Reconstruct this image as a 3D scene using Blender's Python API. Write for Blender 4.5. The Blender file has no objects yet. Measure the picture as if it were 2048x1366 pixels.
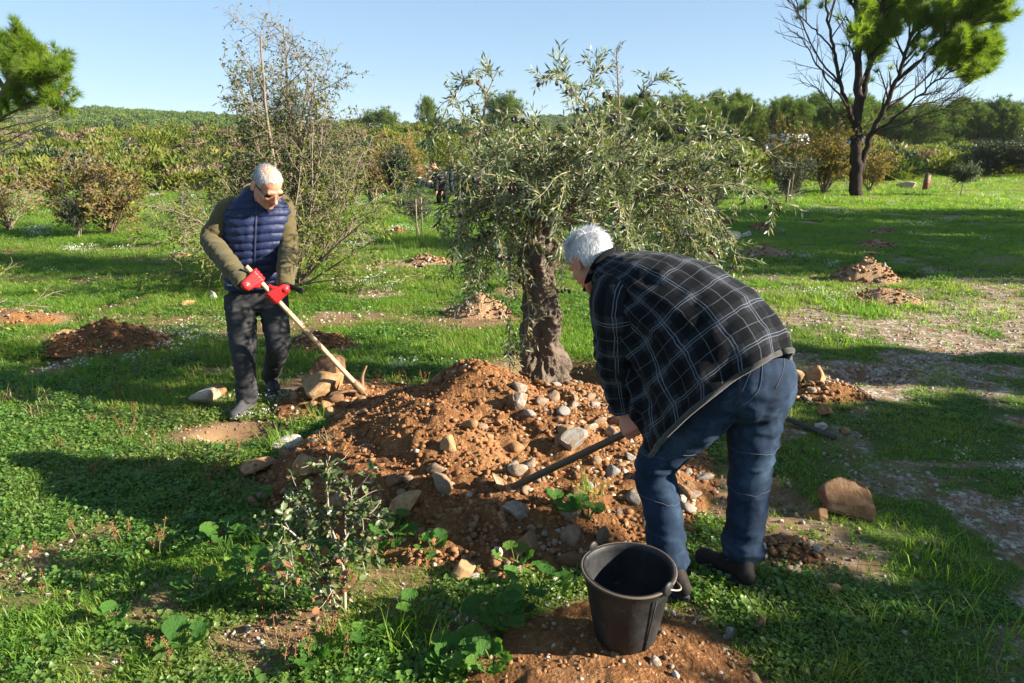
import bpy, bmesh, math, random, os
import numpy as np
from mathutils import Vector, Matrix, Quaternion
from mathutils.bvhtree import BVHTree
R = math.radians
scene = bpy.context.scene
COL = scene.collection

# ------------------------------------------------------------------ camera
CAM_H = 1.8
PITCH = R(16.26)
FPX = 1365.33                      # focal length in photo pixels (2048 wide) = 24 mm on full frame
cam_d = bpy.data.cameras.new("camera")
cam = bpy.data.objects.new("camera", cam_d)
COL.objects.link(cam)
cam.location = (0, 0, CAM_H)
cam.rotation_euler = (math.pi / 2 - PITCH, 0, 0)
cam_d.sensor_width = 36.0
cam_d.lens = 24.0
cam_d.clip_start = 0.05
cam_d.clip_end = 6000
scene.camera = cam

# ------------------------------------------------------------------ sky, sun, exposure
SUN_EL = R(23.0)
SUN_AZ = math.atan2(1.0, -0.20)    # clockwise from +Y: from the right, a little behind the camera
world = bpy.data.worlds.new("World")
scene.world = world
world.use_nodes = True
wn = world.node_tree
wn.nodes.clear()
w_out = wn.nodes.new("ShaderNodeOutputWorld")
w_bg = wn.nodes.new("ShaderNodeBackground")
w_sky = wn.nodes.new("ShaderNodeTexSky")
w_sky.sky_type = 'NISHITA'
w_sky.sun_disc = False
w_sky.sun_elevation = SUN_EL
w_sky.sun_rotation = SUN_AZ
w_sky.altitude = 0
w_sky.air_density = 0.75
w_sky.dust_density = 0.0
w_sky.ozone_density = 3.0
w_bg.inputs[1].default_value = 0.088
w_gam = wn.nodes.new("ShaderNodeGamma"); w_gam.inputs[1].default_value = 0.5      # flatter, hazier sky
w_mul = wn.nodes.new("ShaderNodeMix"); w_mul.data_type = 'RGBA'; w_mul.blend_type = 'MULTIPLY'; w_mul.inputs[0].default_value = 1.0
w_mul.inputs[7].default_value = (0.93, 1.11, 1.24, 1)
wn.links.new(w_sky.outputs[0], w_gam.inputs[0])
wn.links.new(w_gam.outputs[0], w_mul.inputs[6])
wn.links.new(w_mul.outputs[2], w_bg.inputs[0])
wn.links.new(w_bg.outputs[0], w_out.inputs[0])
sun_d = bpy.data.lights.new("sun", 'SUN')
sun_d.energy = 5.0
sun_d.angle = R(0.53)
sun_d.color = (1.0, 0.91, 0.76)
sun = bpy.data.objects.new("sun", sun_d)
COL.objects.link(sun)
SUN_DIR = Vector((math.sin(SUN_AZ) * math.cos(SUN_EL), math.cos(SUN_AZ) * math.cos(SUN_EL), math.sin(SUN_EL)))
sun.rotation_euler = SUN_DIR.to_track_quat('Z', 'Y').to_euler()
sun.location = SUN_DIR * 30
vs = scene.view_settings
vs.view_transform = 'Standard'
vs.look = 'None'
vs.exposure = 1.92
vs.gamma = 1.0
vs.use_curve_mapping = False
scene.render.engine = 'CYCLES'
cy = scene.cycles
cy.use_denoising = True
cy.max_bounces = 6
cy.diffuse_bounces = 3
cy.glossy_bounces = 2
cy.transmission_bounces = 3
cy.transparent_max_bounces = 4
cy.caustics_reflective = False
cy.caustics_refractive = False

# ------------------------------------------------------------------ pixel helpers (photo pixels, 2048 x 1366)
_cp, _sp = math.cos(PITCH), math.sin(PITCH)

def ray(px, py):
    a = (px - 1024.0) / FPX
    b = (683.0 - py) / FPX
    return Vector((a, _cp + b * _sp, -_sp + b * _cp))      # world direction, camera looks along +Y

def at(px, py, Y):
    d = ray(px, py)
    t = Y / d.y
    return Vector((d.x * t, Y, CAM_H + d.z * t))

def gp(px, py, z=0.0):
    d = ray(px, py)
    t = (z - CAM_H) / d.z
    return Vector((d.x * t, d.y * t, z))

# ------------------------------------------------------------------ noise (vectorised)
def _hash(ix, iy, iz, seed):
    h = (ix.astype(np.int64) * 374761393 + iy.astype(np.int64) * 668265263 + iz.astype(np.int64) * 2147483647 + seed * 1274126177) & 0xFFFFFFFF
    h = ((h ^ (h >> 13)) * 1274126177) & 0xFFFFFFFF
    h = (h ^ (h >> 16)) & 0xFFFFFFFF
    return h.astype(np.float64) / 4294967295.0

def vnoise(p, seed=0):
    p = np.asarray(p, dtype=np.float64)
    i = np.floor(p)
    f = p - i
    f = f * f * (3 - 2 * f)
    i = i.astype(np.int64)
    r = 0
    for dx in (0, 1):
        wx = f[:, 0] if dx else 1 - f[:, 0]
        for dy in (0, 1):
            wy = f[:, 1] if dy else 1 - f[:, 1]
            for dz in (0, 1):
                wz = f[:, 2] if dz else 1 - f[:, 2]
                r = r + wx * wy * wz * _hash(i[:, 0] + dx, i[:, 1] + dy, i[:, 2] + dz, seed)
    return r * 2 - 1

def fbm(p, octv=4, seed=0, gain=0.5, lac=2.03):
    p = np.asarray(p, dtype=np.float64)
    s = 0
    a = 1.0
    tot = 0
    for o in range(octv):
        s = s + a * vnoise(p * (lac ** o) + o * 17.3, seed + o)
        tot += a
        a *= gain
    return s / tot

def n2(x, y, sc, octv=3, seed=0):
    x = np.asarray(x, dtype=np.float64)
    y = np.asarray(y, dtype=np.float64)
    p = np.stack([x.ravel() * sc, y.ravel() * sc, np.zeros(x.size)], 1)
    return fbm(p, octv, seed).reshape(x.shape)

def sstep(a, b, x):
    t = np.clip((np.asarray(x, dtype=np.float64) - a) / (b - a), 0, 1)
    return t * t * (3 - 2 * t)

# ------------------------------------------------------------------ mesh helpers
def np_mesh(name, verts, polys, mat=None, smooth=True, fattr=None, vattr=None, uv=None):
    """polys: list of (n,k) int arrays.  fattr: {name: per-face floats}.  vattr: {name: per-vertex floats}"""
    verts = np.asarray(verts, dtype=np.float32)
    me = bpy.data.meshes.new(name)
    me.vertices.add(len(verts))
    me.vertices.foreach_set("co", verts.ravel())
    polys = [np.asarray(p, dtype=np.int32) for p in polys if len(p)]
    nl = sum(p.size for p in polys)
    npol = sum(len(p) for p in polys)
    me.loops.add(nl)
    me.polygons.add(npol)
    me.loops.foreach_set("vertex_index", np.concatenate([p.ravel() for p in polys]))
    starts = []
    o = 0
    for p in polys:
        k = p.shape[1]
        starts.append(o + np.arange(len(p)) * k)
        o += p.size
    me.polygons.foreach_set("loop_start", np.concatenate(starts).astype(np.int32))
    if smooth:
        me.polygons.foreach_set("use_smooth", np.ones(npol, dtype=bool))
    for k, v in (fattr or {}).items():
        a = me.attributes.new(k, 'FLOAT', 'FACE')
        a.data.foreach_set("value", np.asarray(v, dtype=np.float32))
    for k, v in (vattr or {}).items():
        a = me.attributes.new(k, 'FLOAT', 'POINT')
        a.data.foreach_set("value", np.asarray(v, dtype=np.float32))
    if uv is not None:
        ul = me.uv_layers.new(name="UVMap")
        li = np.concatenate([p.ravel() for p in polys])
        ul.data.foreach_set("uv", np.asarray(uv, dtype=np.float32)[li].ravel())
    me.update()
    me.validate()
    if mat:
        for m in (mat if isinstance(mat, (list, tuple)) else [mat]):
            me.materials.append(m)
    return me

def obj(name, me, parent=None, loc=(0, 0, 0), rot=(0, 0, 0), scl=(1, 1, 1)):
    o = bpy.data.objects.new(name, me)
    COL.objects.link(o)
    o.location = loc
    o.rotation_euler = rot
    o.scale = scl
    if parent is not None:
        o.parent = parent
    return o

def tag(o, label=None, cat=None, group=None, kind=None):
    if label: o["label"] = label
    if cat: o["category"] = cat
    if group: o["group"] = group
    if kind: o["kind"] = kind
    return o

def thing(name, label, cat, loc=(0, 0, 0), rz=0.0, group=None):
    o = bpy.data.objects.new(name, None)
    COL.objects.link(o)
    o.location = loc
    o.rotation_euler = (0, 0, rz)
    o.empty_display_size = 0.1
    return tag(o, label, cat, group)

class MB:
    """collects shapes into one mesh"""
    def __init__(self):
        self.v = []; self.f = {}; self.n = 0; self.fa = {}
    def add(self, verts, polys, val=0.0):
        verts = np.asarray(verts, dtype=np.float64).reshape(-1, 3)
        for p in polys:
            p = np.asarray(p, dtype=np.int64)
            if not len(p): continue
            k = p.shape[1]
            self.f.setdefault(k, []).append(p + self.n)
            self.fa.setdefault(k, []).append(np.full(len(p), val))
        self.v.append(verts)
        self.n += len(verts)
        return self
    def mesh(self, name, mat=None, smooth=True):
        ks = sorted(self.f)
        return np_mesh(name, np.concatenate(self.v), [np.concatenate(self.f[k]) for k in ks], mat, smooth,
                       fattr={"v": np.concatenate([np.concatenate(self.fa[k]) for k in ks])})

def catmull(P, n):
    """P (k,d) -> smooth samples, n per span"""
    P = np.asarray(P, dtype=np.float64)
    if len(P) < 3 or n <= 1:
        if n <= 1: return P
    Q = np.vstack([2 * P[0] - P[1], P, 2 * P[-1] - P[-2]])
    out = []
    for i in range(len(P) - 1):
        p0, p1, p2, p3 = Q[i], Q[i + 1], Q[i + 2], Q[i + 3]
        for t in np.linspace(0, 1, n, endpoint=False):
            out.append(0.5 * ((2 * p1) + (-p0 + p2) * t + (2 * p0 - 5 * p1 + 4 * p2 - p3) * t * t + (-p0 + 3 * p1 - 3 * p2 + p3) * t ** 3))
    out.append(P[-1])
    return np.array(out)

def frames(C, hint=None):
    C = np.asarray(C, dtype=np.float64)
    T = np.gradient(C, axis=0)
    T /= np.linalg.norm(T, axis=1, keepdims=True) + 1e-12
    if hint is None:
        hint = np.array([0, 0, 1.0]) if abs(T[0][2]) < 0.9 else np.array([1.0, 0, 0])
    U = np.zeros_like(C)
    u = np.asarray(hint, dtype=np.float64)
    for i in range(len(C)):
        u = u - T[i] * np.dot(u, T[i])
        n = np.linalg.norm(u)
        u = u / (n + 1e-12)
        U[i] = u
    V = np.cross(T, U)
    return T, U, V

def ring_faces(nr, ns, closed=True):
    i = np.arange(nr - 1)[:, None]
    j = np.arange(ns if closed else ns - 1)[None, :]
    a = i * ns + j
    b = i * ns + (j + 1) % ns
    return np.stack([a, b, b + ns, a + ns], -1).reshape(-1, 4)

def tube(C, rad, ns=10, hint=None, sub=1, cap=True, rad2=None, disp=None):
    """swept tube; rad / rad2 along the two frame axes, disp(s,theta,pos)->extra radius. returns verts, polys, uv"""
    C = np.asarray([tuple(c) for c in C], dtype=np.float64)
    rad = np.broadcast_to(np.asarray(rad, dtype=np.float64), (len(C),)).copy()
    rad2 = rad if rad2 is None else np.broadcast_to(np.asarray(rad2, dtype=np.float64), (len(C),)).copy()
    if sub > 1:
        X = catmull(np.column_stack([C, rad, rad2]), sub)
        C, rad, rad2 = X[:, :3], X[:, 3], X[:, 4]
    T, U, V = frames(C, hint)
    th = np.arange(ns) / ns * 2 * math.pi
    s = np.concatenate([[0], np.cumsum(np.linalg.norm(np.diff(C, axis=0), axis=1))])
    ct, st = np.cos(th), np.sin(th)
    D = U[:, None, :] * ct[None, :, None] * rad[:, None, None] + V[:, None, :] * st[None, :, None] * rad2[:, None, None]
    P = C[:, None, :] + D
    if disp is not None:
        nn = D / (np.linalg.norm(D, axis=2, keepdims=True) + 1e-9)
        S, TH = np.meshgrid(s, th, indexing='ij')
        P = P + nn * disp(S, TH, P)[:, :, None]
    uv = np.stack(np.meshgrid(s, th, indexing='ij')[::-1], -1)
    uv[..., 0] *= np.mean(rad)
    verts = P.reshape(-1, 3)
    uv = uv.reshape(-1, 2)
    polys = [ring_faces(len(C), ns)]
    if cap:
        n0 = len(verts)
        verts = np.vstack([verts, C[0], C[-1]])
        uv = np.vstack([uv, uv[0], uv[-1]])
        j = np.arange(ns)
        last = (len(C) - 1) * ns
        polys.append(np.stack([np.full(ns, n0), (j + 1) % ns, j], 1))
        polys.append(np.stack([np.full(ns, n0 + 1), last + j, last + (j + 1) % ns], 1))
    return verts, polys, uv

def capsule(a, b, ra, rb, ns=12):
    """closed tapered capsule"""
    a = np.asarray(tuple(a), dtype=np.float64); b = np.asarray(tuple(b), dtype=np.float64)
    d = b - a
    L = np.linalg.norm(d) + 1e-9
    d /= L
    C = []; r = []
    for k in (80, 55, 28, 0):
        C.append(a - d * ra * math.sin(R(k))); r.append(ra * math.cos(R(k)))
    for k in (0, 28, 55, 80):
        C.append(b + d * rb * math.sin(R(k))); r.append(rb * math.cos(R(k)))
    v, p, _ = tube(C, r, ns)
    return v, p

def ellipsoid(c, r, M=None, nu=20, nv=14):
    th = np.linspace(0, math.pi, nv + 1)[1:-1]
    ph = np.arange(nu) / nu * 2 * math.pi
    TH, PH = np.meshgrid(th, ph, indexing='ij')
    v = np.stack([np.sin(TH) * np.cos(PH), np.sin(TH) * np.sin(PH), np.cos(TH)], -1).reshape(-1, 3)
    v = np.vstack([v, [0, 0, 1], [0, 0, -1]]) * np.asarray(r)
    if M is not None:
        v = v @ np.array(M.to_3x3()).T
    v = v + np.asarray(tuple(c))
    f = ring_faces(nv - 1, nu)
    n0 = (nv - 1) * nu
    j = np.arange(nu)
    t1 = np.stack([np.full(nu, n0), j, (j + 1) % nu], 1)
    l = (nv - 2) * nu
    t2 = np.stack([np.full(nu, n0 + 1), l + (j + 1) % nu, l + j], 1)
    return v, [f[:, ::-1], t1, t2]

def box(c, s, M=None):
    v = np.array([[x, y, z] for x in (-.5, .5) for y in (-.5, .5) for z in (-.5, .5)]) * np.asarray(s)
    if M is not None:
        v = v @ np.array(M.to_3x3()).T
    f = np.array([[0, 1, 3, 2], [4, 6, 7, 5], [0, 4, 5, 1], [2, 3, 7, 6], [0, 2, 6, 4], [1, 5, 7, 3]])
    return v + np.asarray(tuple(c)), [f]

def remesh(mb, voxel, smooth_it=4, smooth_f=0.5):
    """voxel union of everything in mb -> (verts, normals, polys arrays)"""
    me = mb.mesh("tmp_union")
    o = bpy.data.objects.new("tmp_union", me)
    COL.objects.link(o)
    m = o.modifiers.new("r", 'REMESH')
    m.mode = 'VOXEL'
    m.voxel_size = voxel
    m.adaptivity = 0
    if smooth_it:
        s = o.modifiers.new("s", 'SMOOTH')
        s.factor = smooth_f
        s.iterations = smooth_it
    dg = bpy.context.evaluated_depsgraph_get()
    ev = o.evaluated_get(dg)
    em = ev.to_mesh()
    n = len(em.vertices)
    v = np.empty(n * 3, dtype=np.float32); em.vertices.foreach_get("co", v)
    nr = np.empty(n * 3, dtype=np.float32); em.vertices.foreach_get("normal", nr)
    li = np.empty(len(em.loops), dtype=np.int32); em.loops.foreach_get("vertex_index", li)
    lt = np.empty(len(em.polygons), dtype=np.int32); em.polygons.foreach_get("loop_total", lt)
    ls = np.empty(len(em.polygons), dtype=np.int32); em.polygons.foreach_get("loop_start", ls)
    polys = []
    for k in np.unique(lt):
        s = ls[lt == k]
        polys.append(li[s[:, None] + np.arange(k)[None, :]])
    ev.to_mesh_clear()
    bpy.data.objects.remove(o)
    bpy.data.meshes.remove(me)
    return v.reshape(-1, 3).astype(np.float64), nr.reshape(-1, 3).astype(np.float64), polys

def hide_mesh_faces(polys, keep):
    return [p[keep[p].any(axis=1)] for p in polys]

# ------------------------------------------------------------------ material helpers
class G:
    """tiny node-graph helper"""
    def __init__(self, name, rough=0.8, spec=0.3):
        self.m = bpy.data.materials.new(name)
        self.m.use_nodes = True
        self.t = self.m.node_tree
        self.t.nodes.clear()
        self.out = self.t.nodes.new("ShaderNodeOutputMaterial")
        self.b = self.t.nodes.new("ShaderNodeBsdfPrincipled")
        self.b.inputs["Roughness"].default_value = rough
        self.b.inputs["Specular IOR Level"].default_value = spec
        self.link(self.b.outputs[0], self.out.inputs[0])
    def n(self, t): return self.t.nodes.new(t)
    def link(self, a, b): self.t.links.new(a, b)
    def setin(self, sock, v):
        if hasattr(v, "is_linked") or isinstance(v, bpy.types.NodeSocket): self.link(v, sock)
        elif isinstance(v, (tuple, list)) and len(v) == 3 and sock.type == 'RGBA': sock.default_value = (*v, 1)
        else: sock.default_value = v
    def coord(self, kind="Object"):
        return self.n("ShaderNodeTexCoord").outputs[kind]
    def pos(self): return self.n("ShaderNodeNewGeometry").outputs["Position"]
    def attr(self, name):
        a = self.n("ShaderNodeAttribute"); a.attribute_name = name
        return a.outputs["Fac"]
    def objrand(self): return self.n("ShaderNodeObjectInfo").outputs["Random"]
    def map(self, vec, scale=(1, 1, 1), loc=(0, 0, 0), rot=(0, 0, 0)):
        m = self.n("ShaderNodeMapping")
        self.link(vec, m.inputs[0])
        m.inputs["Scale"].default_value = scale; m.inputs["Location"].default_value = loc; m.inputs["Rotation"].default_value = rot
        return m.outputs[0]
    def noise(self, vec, scale, detail=4, rough=0.55, out="Fac"):
        x = self.n("ShaderNodeTexNoise")
        self.link(vec, x.inputs["Vector"])
        x.inputs["Scale"].default_value = scale; x.inputs["Detail"].default_value = detail; x.inputs["Roughness"].default_value = rough
        return x.outputs[out]
    def voro(self, vec, scale, feature='F1', out="Distance"):
        x = self.n("ShaderNodeTexVoronoi"); x.feature = feature
        self.link(vec, x.inputs["Vector"]); x.inputs["Scale"].default_value = scale
        return x.outputs[out]
    def math(self, op, a, b=0.0, c=0.0, clamp=False):
        x = self.n("ShaderNodeMath"); x.operation = op; x.use_clamp = clamp
        self.setin(x.inputs[0], a); self.setin(x.inputs[1], b); self.setin(x.inputs[2], c)
        return x.outputs[0]
    def ramp(self, fac, stops, interp='LINEAR'):
        x = self.n("ShaderNodeValToRGB")
        cr = x.color_ramp; cr.interpolation = interp
        while len(cr.elements) < len(stops): cr.elements.new(0.5)
        for e, (p, c) in zip(cr.elements, stops):
            e.position = p; e.color = (*c, 1) if len(c) == 3 else c
        self.setin(x.inputs[0], fac)
        return x.outputs[0]
    def step(self, fac, a, b):
        x = self.n("ShaderNodeMapRange"); x.interpolation_type = 'SMOOTHSTEP'
        self.setin(x.inputs[0], fac); x.inputs[1].default_value = a; x.inputs[2].default_value = b
        return x.outputs[0]
    def mix(self, fac, a, b, mode='MIX'):
        x = self.n("ShaderNodeMix"); x.data_type = 'RGBA'; x.blend_type = mode
        self.setin(x.inputs[0], fac); self.setin(x.inputs[6], a); self.setin(x.inputs[7], b)
        return x.outputs[2]
    def color(self, c): self.setin(self.b.inputs["Base Color"], c); return self
    def rough(self, r): self.setin(self.b.inputs["Roughness"], r); return self
    def bump(self, h, strength=0.5, dist=0.01):
        x = self.n("ShaderNodeBump")
        x.inputs["Strength"].default_value = strength; x.inputs["Distance"].default_value = dist
        self.setin(x.inputs["Height"], h)
        self.link(x.outputs[0], self.b.inputs["Normal"])
        return self
    def leafy(self, trans_col, fac=0.35):
        tr = self.n("ShaderNodeBsdfTranslucent")
        self.setin(tr.inputs[0], trans_col)
        mx = self.n("ShaderNodeMixShader")
        mx.inputs[0].default_value = fac
        self.link(self.b.outputs[0], mx.inputs[1]); self.link(tr.outputs[0], mx.inputs[2])
        self.link(mx.outputs[0], self.out.inputs[0])
        return self

def leaf_mat(name, stops, rough=0.5, spec=0.35, trans=0.35, tboost=1.6, inst=True, patch=None):
    """leaf colours chosen per leaf by attribute v, shifted per object"""
    g = G(name, rough, spec)
    f = g.attr("v")
    if inst:
        f = g.math('ADD', g.math('MULTIPLY', f, 0.7), g.math('MULTIPLY', g.objrand(), 0.3))
    c = g.ramp(f, stops)
    if patch:                     # patches of drier, yellower growth across the field
        p = g.pos()
        k = g.math('ADD', g.math('MULTIPLY', g.noise(p, .55, 4, .6), .65), g.math('MULTIPLY', g.noise(p, 4.0, 3, .6), .35))
        c = g.mix(g.math('MULTIPLY', g.step(k, .42, .66), .75), c, patch)
    g.color(c)
    tc = g.mix(1.0, c, (tboost, tboost * 1.05, tboost * 0.55), 'MULTIPLY')
    g.leafy(tc, trans)
    return g.m
rng = np.random.default_rng(7)
random.seed(7)
# ------------------------------------------------------------------ ground shape
OL = gp(1088, 772)                       # foot of the olive trunk
OLX, OLY = OL.x, OL.y
PITS = []                                # (x, y, rx, ry, depth)
def _pit(px, py, rx, ry, d):
    p = gp(px, py); PITS.append((p.x, p.y, rx, ry, d))
_pit(1740, 752, .34, .22, .16); _pit(490, 872, .30, .16, .10); _pit(1800, 551, .5, .28, .15)
_pit(130, 640, .3, .25, .10); _pit(860, 532, .35, .2, .08); _pit(1540, 990, .22, .2, .06); _pit(60, 720, .35, .2, .10)

def gz0(x, y):
    x = np.asarray(x, float); y = np.asarray(y, float)
    h = 0.030 * n2(x, y, .45, 2, 3) + 0.016 * n2(x, y, 2.1, 2, 5)
    far = np.clip(y, 6, None)
    h = h + sstep(8, 30, y) * 0.10 * n2(x, y, .10, 2, 9)
    a = x / far
    lf = 1 - sstep(-.05, .38, a)
    h = h + sstep(27, 105, y) * (1.5 + 1.5 * lf) + sstep(30, 60, y) * .35 * n2(x, y, .05, 2, 11)
    return h

def gz(x, y):
    x = np.asarray(x, float); y = np.asarray(y, float)
    h = gz0(x, y)
    r = np.hypot((x - OLX - .12) / 1.0, (y - OLY - .02) / .82)
    h = h - .27 * (1 - sstep(.58, .74, r + .07 * n2(x, y, 3.0, 2, 21)))
    for (cx, cy_, rx, ry, d) in PITS:
        r = np.hypot((x - cx) / rx, (y - cy_) / ry)
        h = h - d * (1 - sstep(.6, 1.05, r))
    return h

def gzs(x, y):
    if LUT is not None and -LX < x < LX - .1 and LY0 < y < LY1 - .1: return _look(LUT[0], x, y)
    return float(gz(np.array([x]), np.array([y]))[0])
LUT = None; LX = 8.0; LY0 = .4; LY1 = 14.0; LS = .03
def _look(A, x, y):
    u = (x + LX) / LS; v = (y - LY0) / LS
    i = int(u); j = int(v); fu = u - i; fv = v - j
    return float((A[j, i] * (1 - fu) + A[j, i + 1] * fu) * (1 - fv) + (A[j + 1, i] * (1 - fu) + A[j + 1, i + 1] * fu) * fv)

# the dug heap
def heap(x, y):
    x = np.asarray(x, float); y = np.asarray(y, float)
    w = .10 * n2(x, y, 1.6, 3, 31)
    def cone(cx, cy_, rx, ry, h, p=1.0):
        r = np.hypot((x - cx) / rx, (y - cy_) / ry) + w
        return h * np.clip(1 - r, 0, 1) ** p
    a = cone(-.24, 4.02, .92, .88, .54, .9)
    b = cone(-.42, 3.55, .92, .80, .42, .85)
    c = cone(.28, 3.75, .86, 1.0, .30, .85)
    d = cone(-.05, 3.15, 1.0, .62, .17, .85)
    e = cone(-1.08, 3.42, .36, .36, .10, .8)
    f = cone(.25, 4.55, .8, .5, .13, .8)
    k = 14.0
    s = np.log(np.exp(k * a) + np.exp(k * b) + np.exp(k * c) + np.exp(k * d) + np.exp(k * e) + np.exp(k * f) - 5) / k
    m = sstep(0.0, .12, s)
    s = s + m * (.035 * n2(x, y, 3.5, 3, 33) + .022 * n2(x, y, 11, 3, 35))
    # raked furrows running down the left face
    s = s - m * .055 * sstep(-.2, .6, np.sin((x * .8 + y * .55) * 11 + 2.0 * n2(x, y, 1.4, 2, 37))) * sstep(.16, .3, s)
    return s

def heap_z(x, y):
    return gz0(x, y) + heap(x, y) - .012

def heap2(x, y):                          # low patch of dug soil the bucket stands on
    x = np.asarray(x, float); y = np.asarray(y, float)
    w = .14 * n2(x, y, 2.4, 3, 41)
    r = np.hypot((x - .34) / .55, (y - 1.86) / .52) + w
    s = .10 * np.clip(1 - r, 0, 1) ** .7
    m = sstep(0, .04, s)
    return s + m * (.012 * n2(x, y, 6, 3, 43) + .008 * n2(x, y, 17, 2, 44))

def heap3(x, y):                          # loose soil where the pick digs
    x = np.asarray(x, float); y = np.asarray(y, float)
    w = .15 * n2(x, y, 2.4, 3, 51)
    r = np.hypot((x + 1.12) / .62, (y - 4.55) / .48) + w
    s = .13 * np.clip(1 - r, 0, 1) ** .8
    m = sstep(0, .04, s)
    return s + m * (.02 * n2(x, y, 5, 3, 53) + .012 * n2(x, y, 14, 2, 54))

def surf(x, y):
    """walkable surface: ground or any heap on it"""
    x = np.asarray(x, float); y = np.asarray(y, float)
    z = gz(x, y)
    z = np.maximum(z, heap_z(x, y))
    z = np.maximum(z, gz0(x, y) + heap2(x, y) - .012)
    z = np.maximum(z, gz0(x, y) + heap3(x, y) - .012)
    return z

_lx = np.arange(-LX, LX, LS); _ly = np.arange(LY0, LY1, LS)
_GX, _GY = np.meshgrid(_lx, _ly)
LUT = (gz(_GX, _GY), surf(_GX, _GY))
def surfs(x, y):
    if -LX < x < LX - .1 and LY0 < y < LY1 - .1: return _look(LUT[1], x, y)
    return float(surf(np.array([x]), np.array([y]))[0])

def spx(px, py, it=6):
    """point of the surface seen at a photo pixel"""
    z = 0.0
    for _ in range(it):
        p = gp(px, py, z)
        z = .5 * z + .5 * surfs(p.x, p.y)
    p = gp(px, py, z)
    return Vector((p.x, p.y, surfs(p.x, p.y)))

# where the soil or gravel lies bare: (px, py, rx m, ry m, strength)
BARE = [(700, 640, .75, .5, .8), (560, 660, .8, .45, .7), (740, 590, .6, .5, .75), (800, 640, .5, .4, .6), (640, 690, .5, .3, .95), (230, 680, .8, .4, .8),
        (60, 640, .7, .35, .9), (860, 525, .6, .3, .9), (960, 640, .5, .3, .9), (1090, 770, 1.0, .9, 1.0),
        (330, 640, .8, .3, .6), (1530, 508, .6, .3, .9), (1735, 560, .8, .4, .85), (1760, 590, .9, .35, .7),
        (1650, 760, .55, .3, 1.0), (1750, 755, .5, .35, 1.0), (1760, 790, .5, .2, .8),
        (460, 870, .4, .2, 1.0), (750, 1160, .22, .14, .7), (850, 1130, .35, .18, .6), (1560, 1090, .45, .3, .7),
        (1430, 990, .5, .4, .9), (1270, 1330, .62, .45, 1.0), (1550, 860, .4, .2, .7), (2030, 520, 1.6, .8, .6), (1960, 640, 1.1, .5, .55), (1900, 740, 1.6, .3, .7),
        (2040, 385, 6, .5, 1.0), (1990, 360, 5, .35, 1.0), (1850, 960, .6, .12, .6), (1930, 930, .7, .14, .7), (440, 740, .3, .1, .8), (680, 780, .6, .35, .9)]
BARE = [(gp(a, b).x, gp(a, b).y, c, d, e) for (a, b, c, d, e) in BARE]

def bare(x, y):
    x = np.asarray(x, float); y = np.asarray(y, float)
    n = n2(x, y, 1.3, 3, 61)
    b = sstep(.20, .58, n + .20 * n2(x, y, 5.5, 2, 63)) * .75
    wob = .65 * n2(x, y, 1.9, 3, 65)
    for (cx, cy_, rx, ry, s) in BARE:
        r = np.hypot((x - cx) / rx, (y - cy_) / ry) + wob
        b = np.maximum(b, s * .9 * (1 - sstep(.35, 1.15, r)))
    # trampled gravelly lane along the right
    lane = sstep(.9, 2.2, x - .10 * y) * (1 - sstep(7.5, 12, y))
    g = lane * sstep(-.20, .22, n2(x, y, 2.0, 3, 67) + .16 * n2(x, y, 7, 2, 68)) * .72
    b = np.maximum(b, g)
    b = np.maximum(b, .9 * sstep(.0, .05, heap(x, y)))
    return np.clip(b, 0, 1)

def gravel(x, y):
    x = np.asarray(x, float); y = np.asarray(y, float)
    lane = sstep(.7, 2.0, x - .10 * y) * (1 - .3 * sstep(6, 12, y))
    p = gp(740, 600); q = gp(700, 640)
    l2 = 1 - sstep(.4, 1.2, np.hypot((x - p.x) / 1.2, (y - p.y) / .8))
    return np.clip(np.maximum(lane, l2 * .8), 0, 1)

# ------------------------------------------------------------------ ground materials
def m_ground():
    g = G("ground_soil", .95, .1)
    p = g.pos()
    n1 = g.noise(p, 2.2, 6, .6); n3 = g.noise(p, 38, 4, .7)
    soil = g.ramp(n1, [(.3, (.095, .052, .025)), (.55, (.165, .095, .048)), (.75, (.24, .155, .085))])
    soil = g.mix(g.math('MULTIPLY', n3, .4), soil, (.30, .21, .13))
    # fine gravel
    vd = g.voro(p, 55, 'F1', 'Color')
    sep = g.n("ShaderNodeSeparateColor"); g.link(vd, sep.inputs[0])
    grav = g.ramp(sep.outputs[0], [(0, (.13, .09, .06)), (.4, (.26, .20, .15)), (.8, (.38, .32, .26)), (1, (.52, .47, .41))])
    gm = g.math('MULTIPLY', g.attr("gravel"), g.step(g.noise(p, 9, 4, .6), .38, .6))
    col = g.mix(gm, soil, grav)
    litter = g.mix(g.noise(p, 14, 4, .7), (.035, .075, .012), (.09, .105, .028))
    green = g.mix(g.noise(p, 1.3, 3, .6), (.030, .095, .008), (.065, .135, .014))
    cam_far = g.step(g.math('ABSOLUTE', g.attr("dist")), 9, 24)
    under = g.mix(cam_far, litter, green)
    scrubby = g.mix(g.noise(p, .22, 5, .65), (.085, .095, .030), (.20, .155, .085))
    under = g.mix(g.step(g.attr("dist"), 28, 36), under, scrubby)
    b = g.step(g.math('ADD', g.attr("bare"), g.math('MULTIPLY', g.math('SUBTRACT', n3, .5), .6)), .25, .65)
    col = g.mix(b, under, col)
    g.color(col)
    g.bump(g.math('ADD', g.math('MULTIPLY', n3, .6), g.math('MULTIPLY', sep.outputs[0], .4)), .7, .012)
    return g.m
M_GROUND = m_ground()

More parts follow.
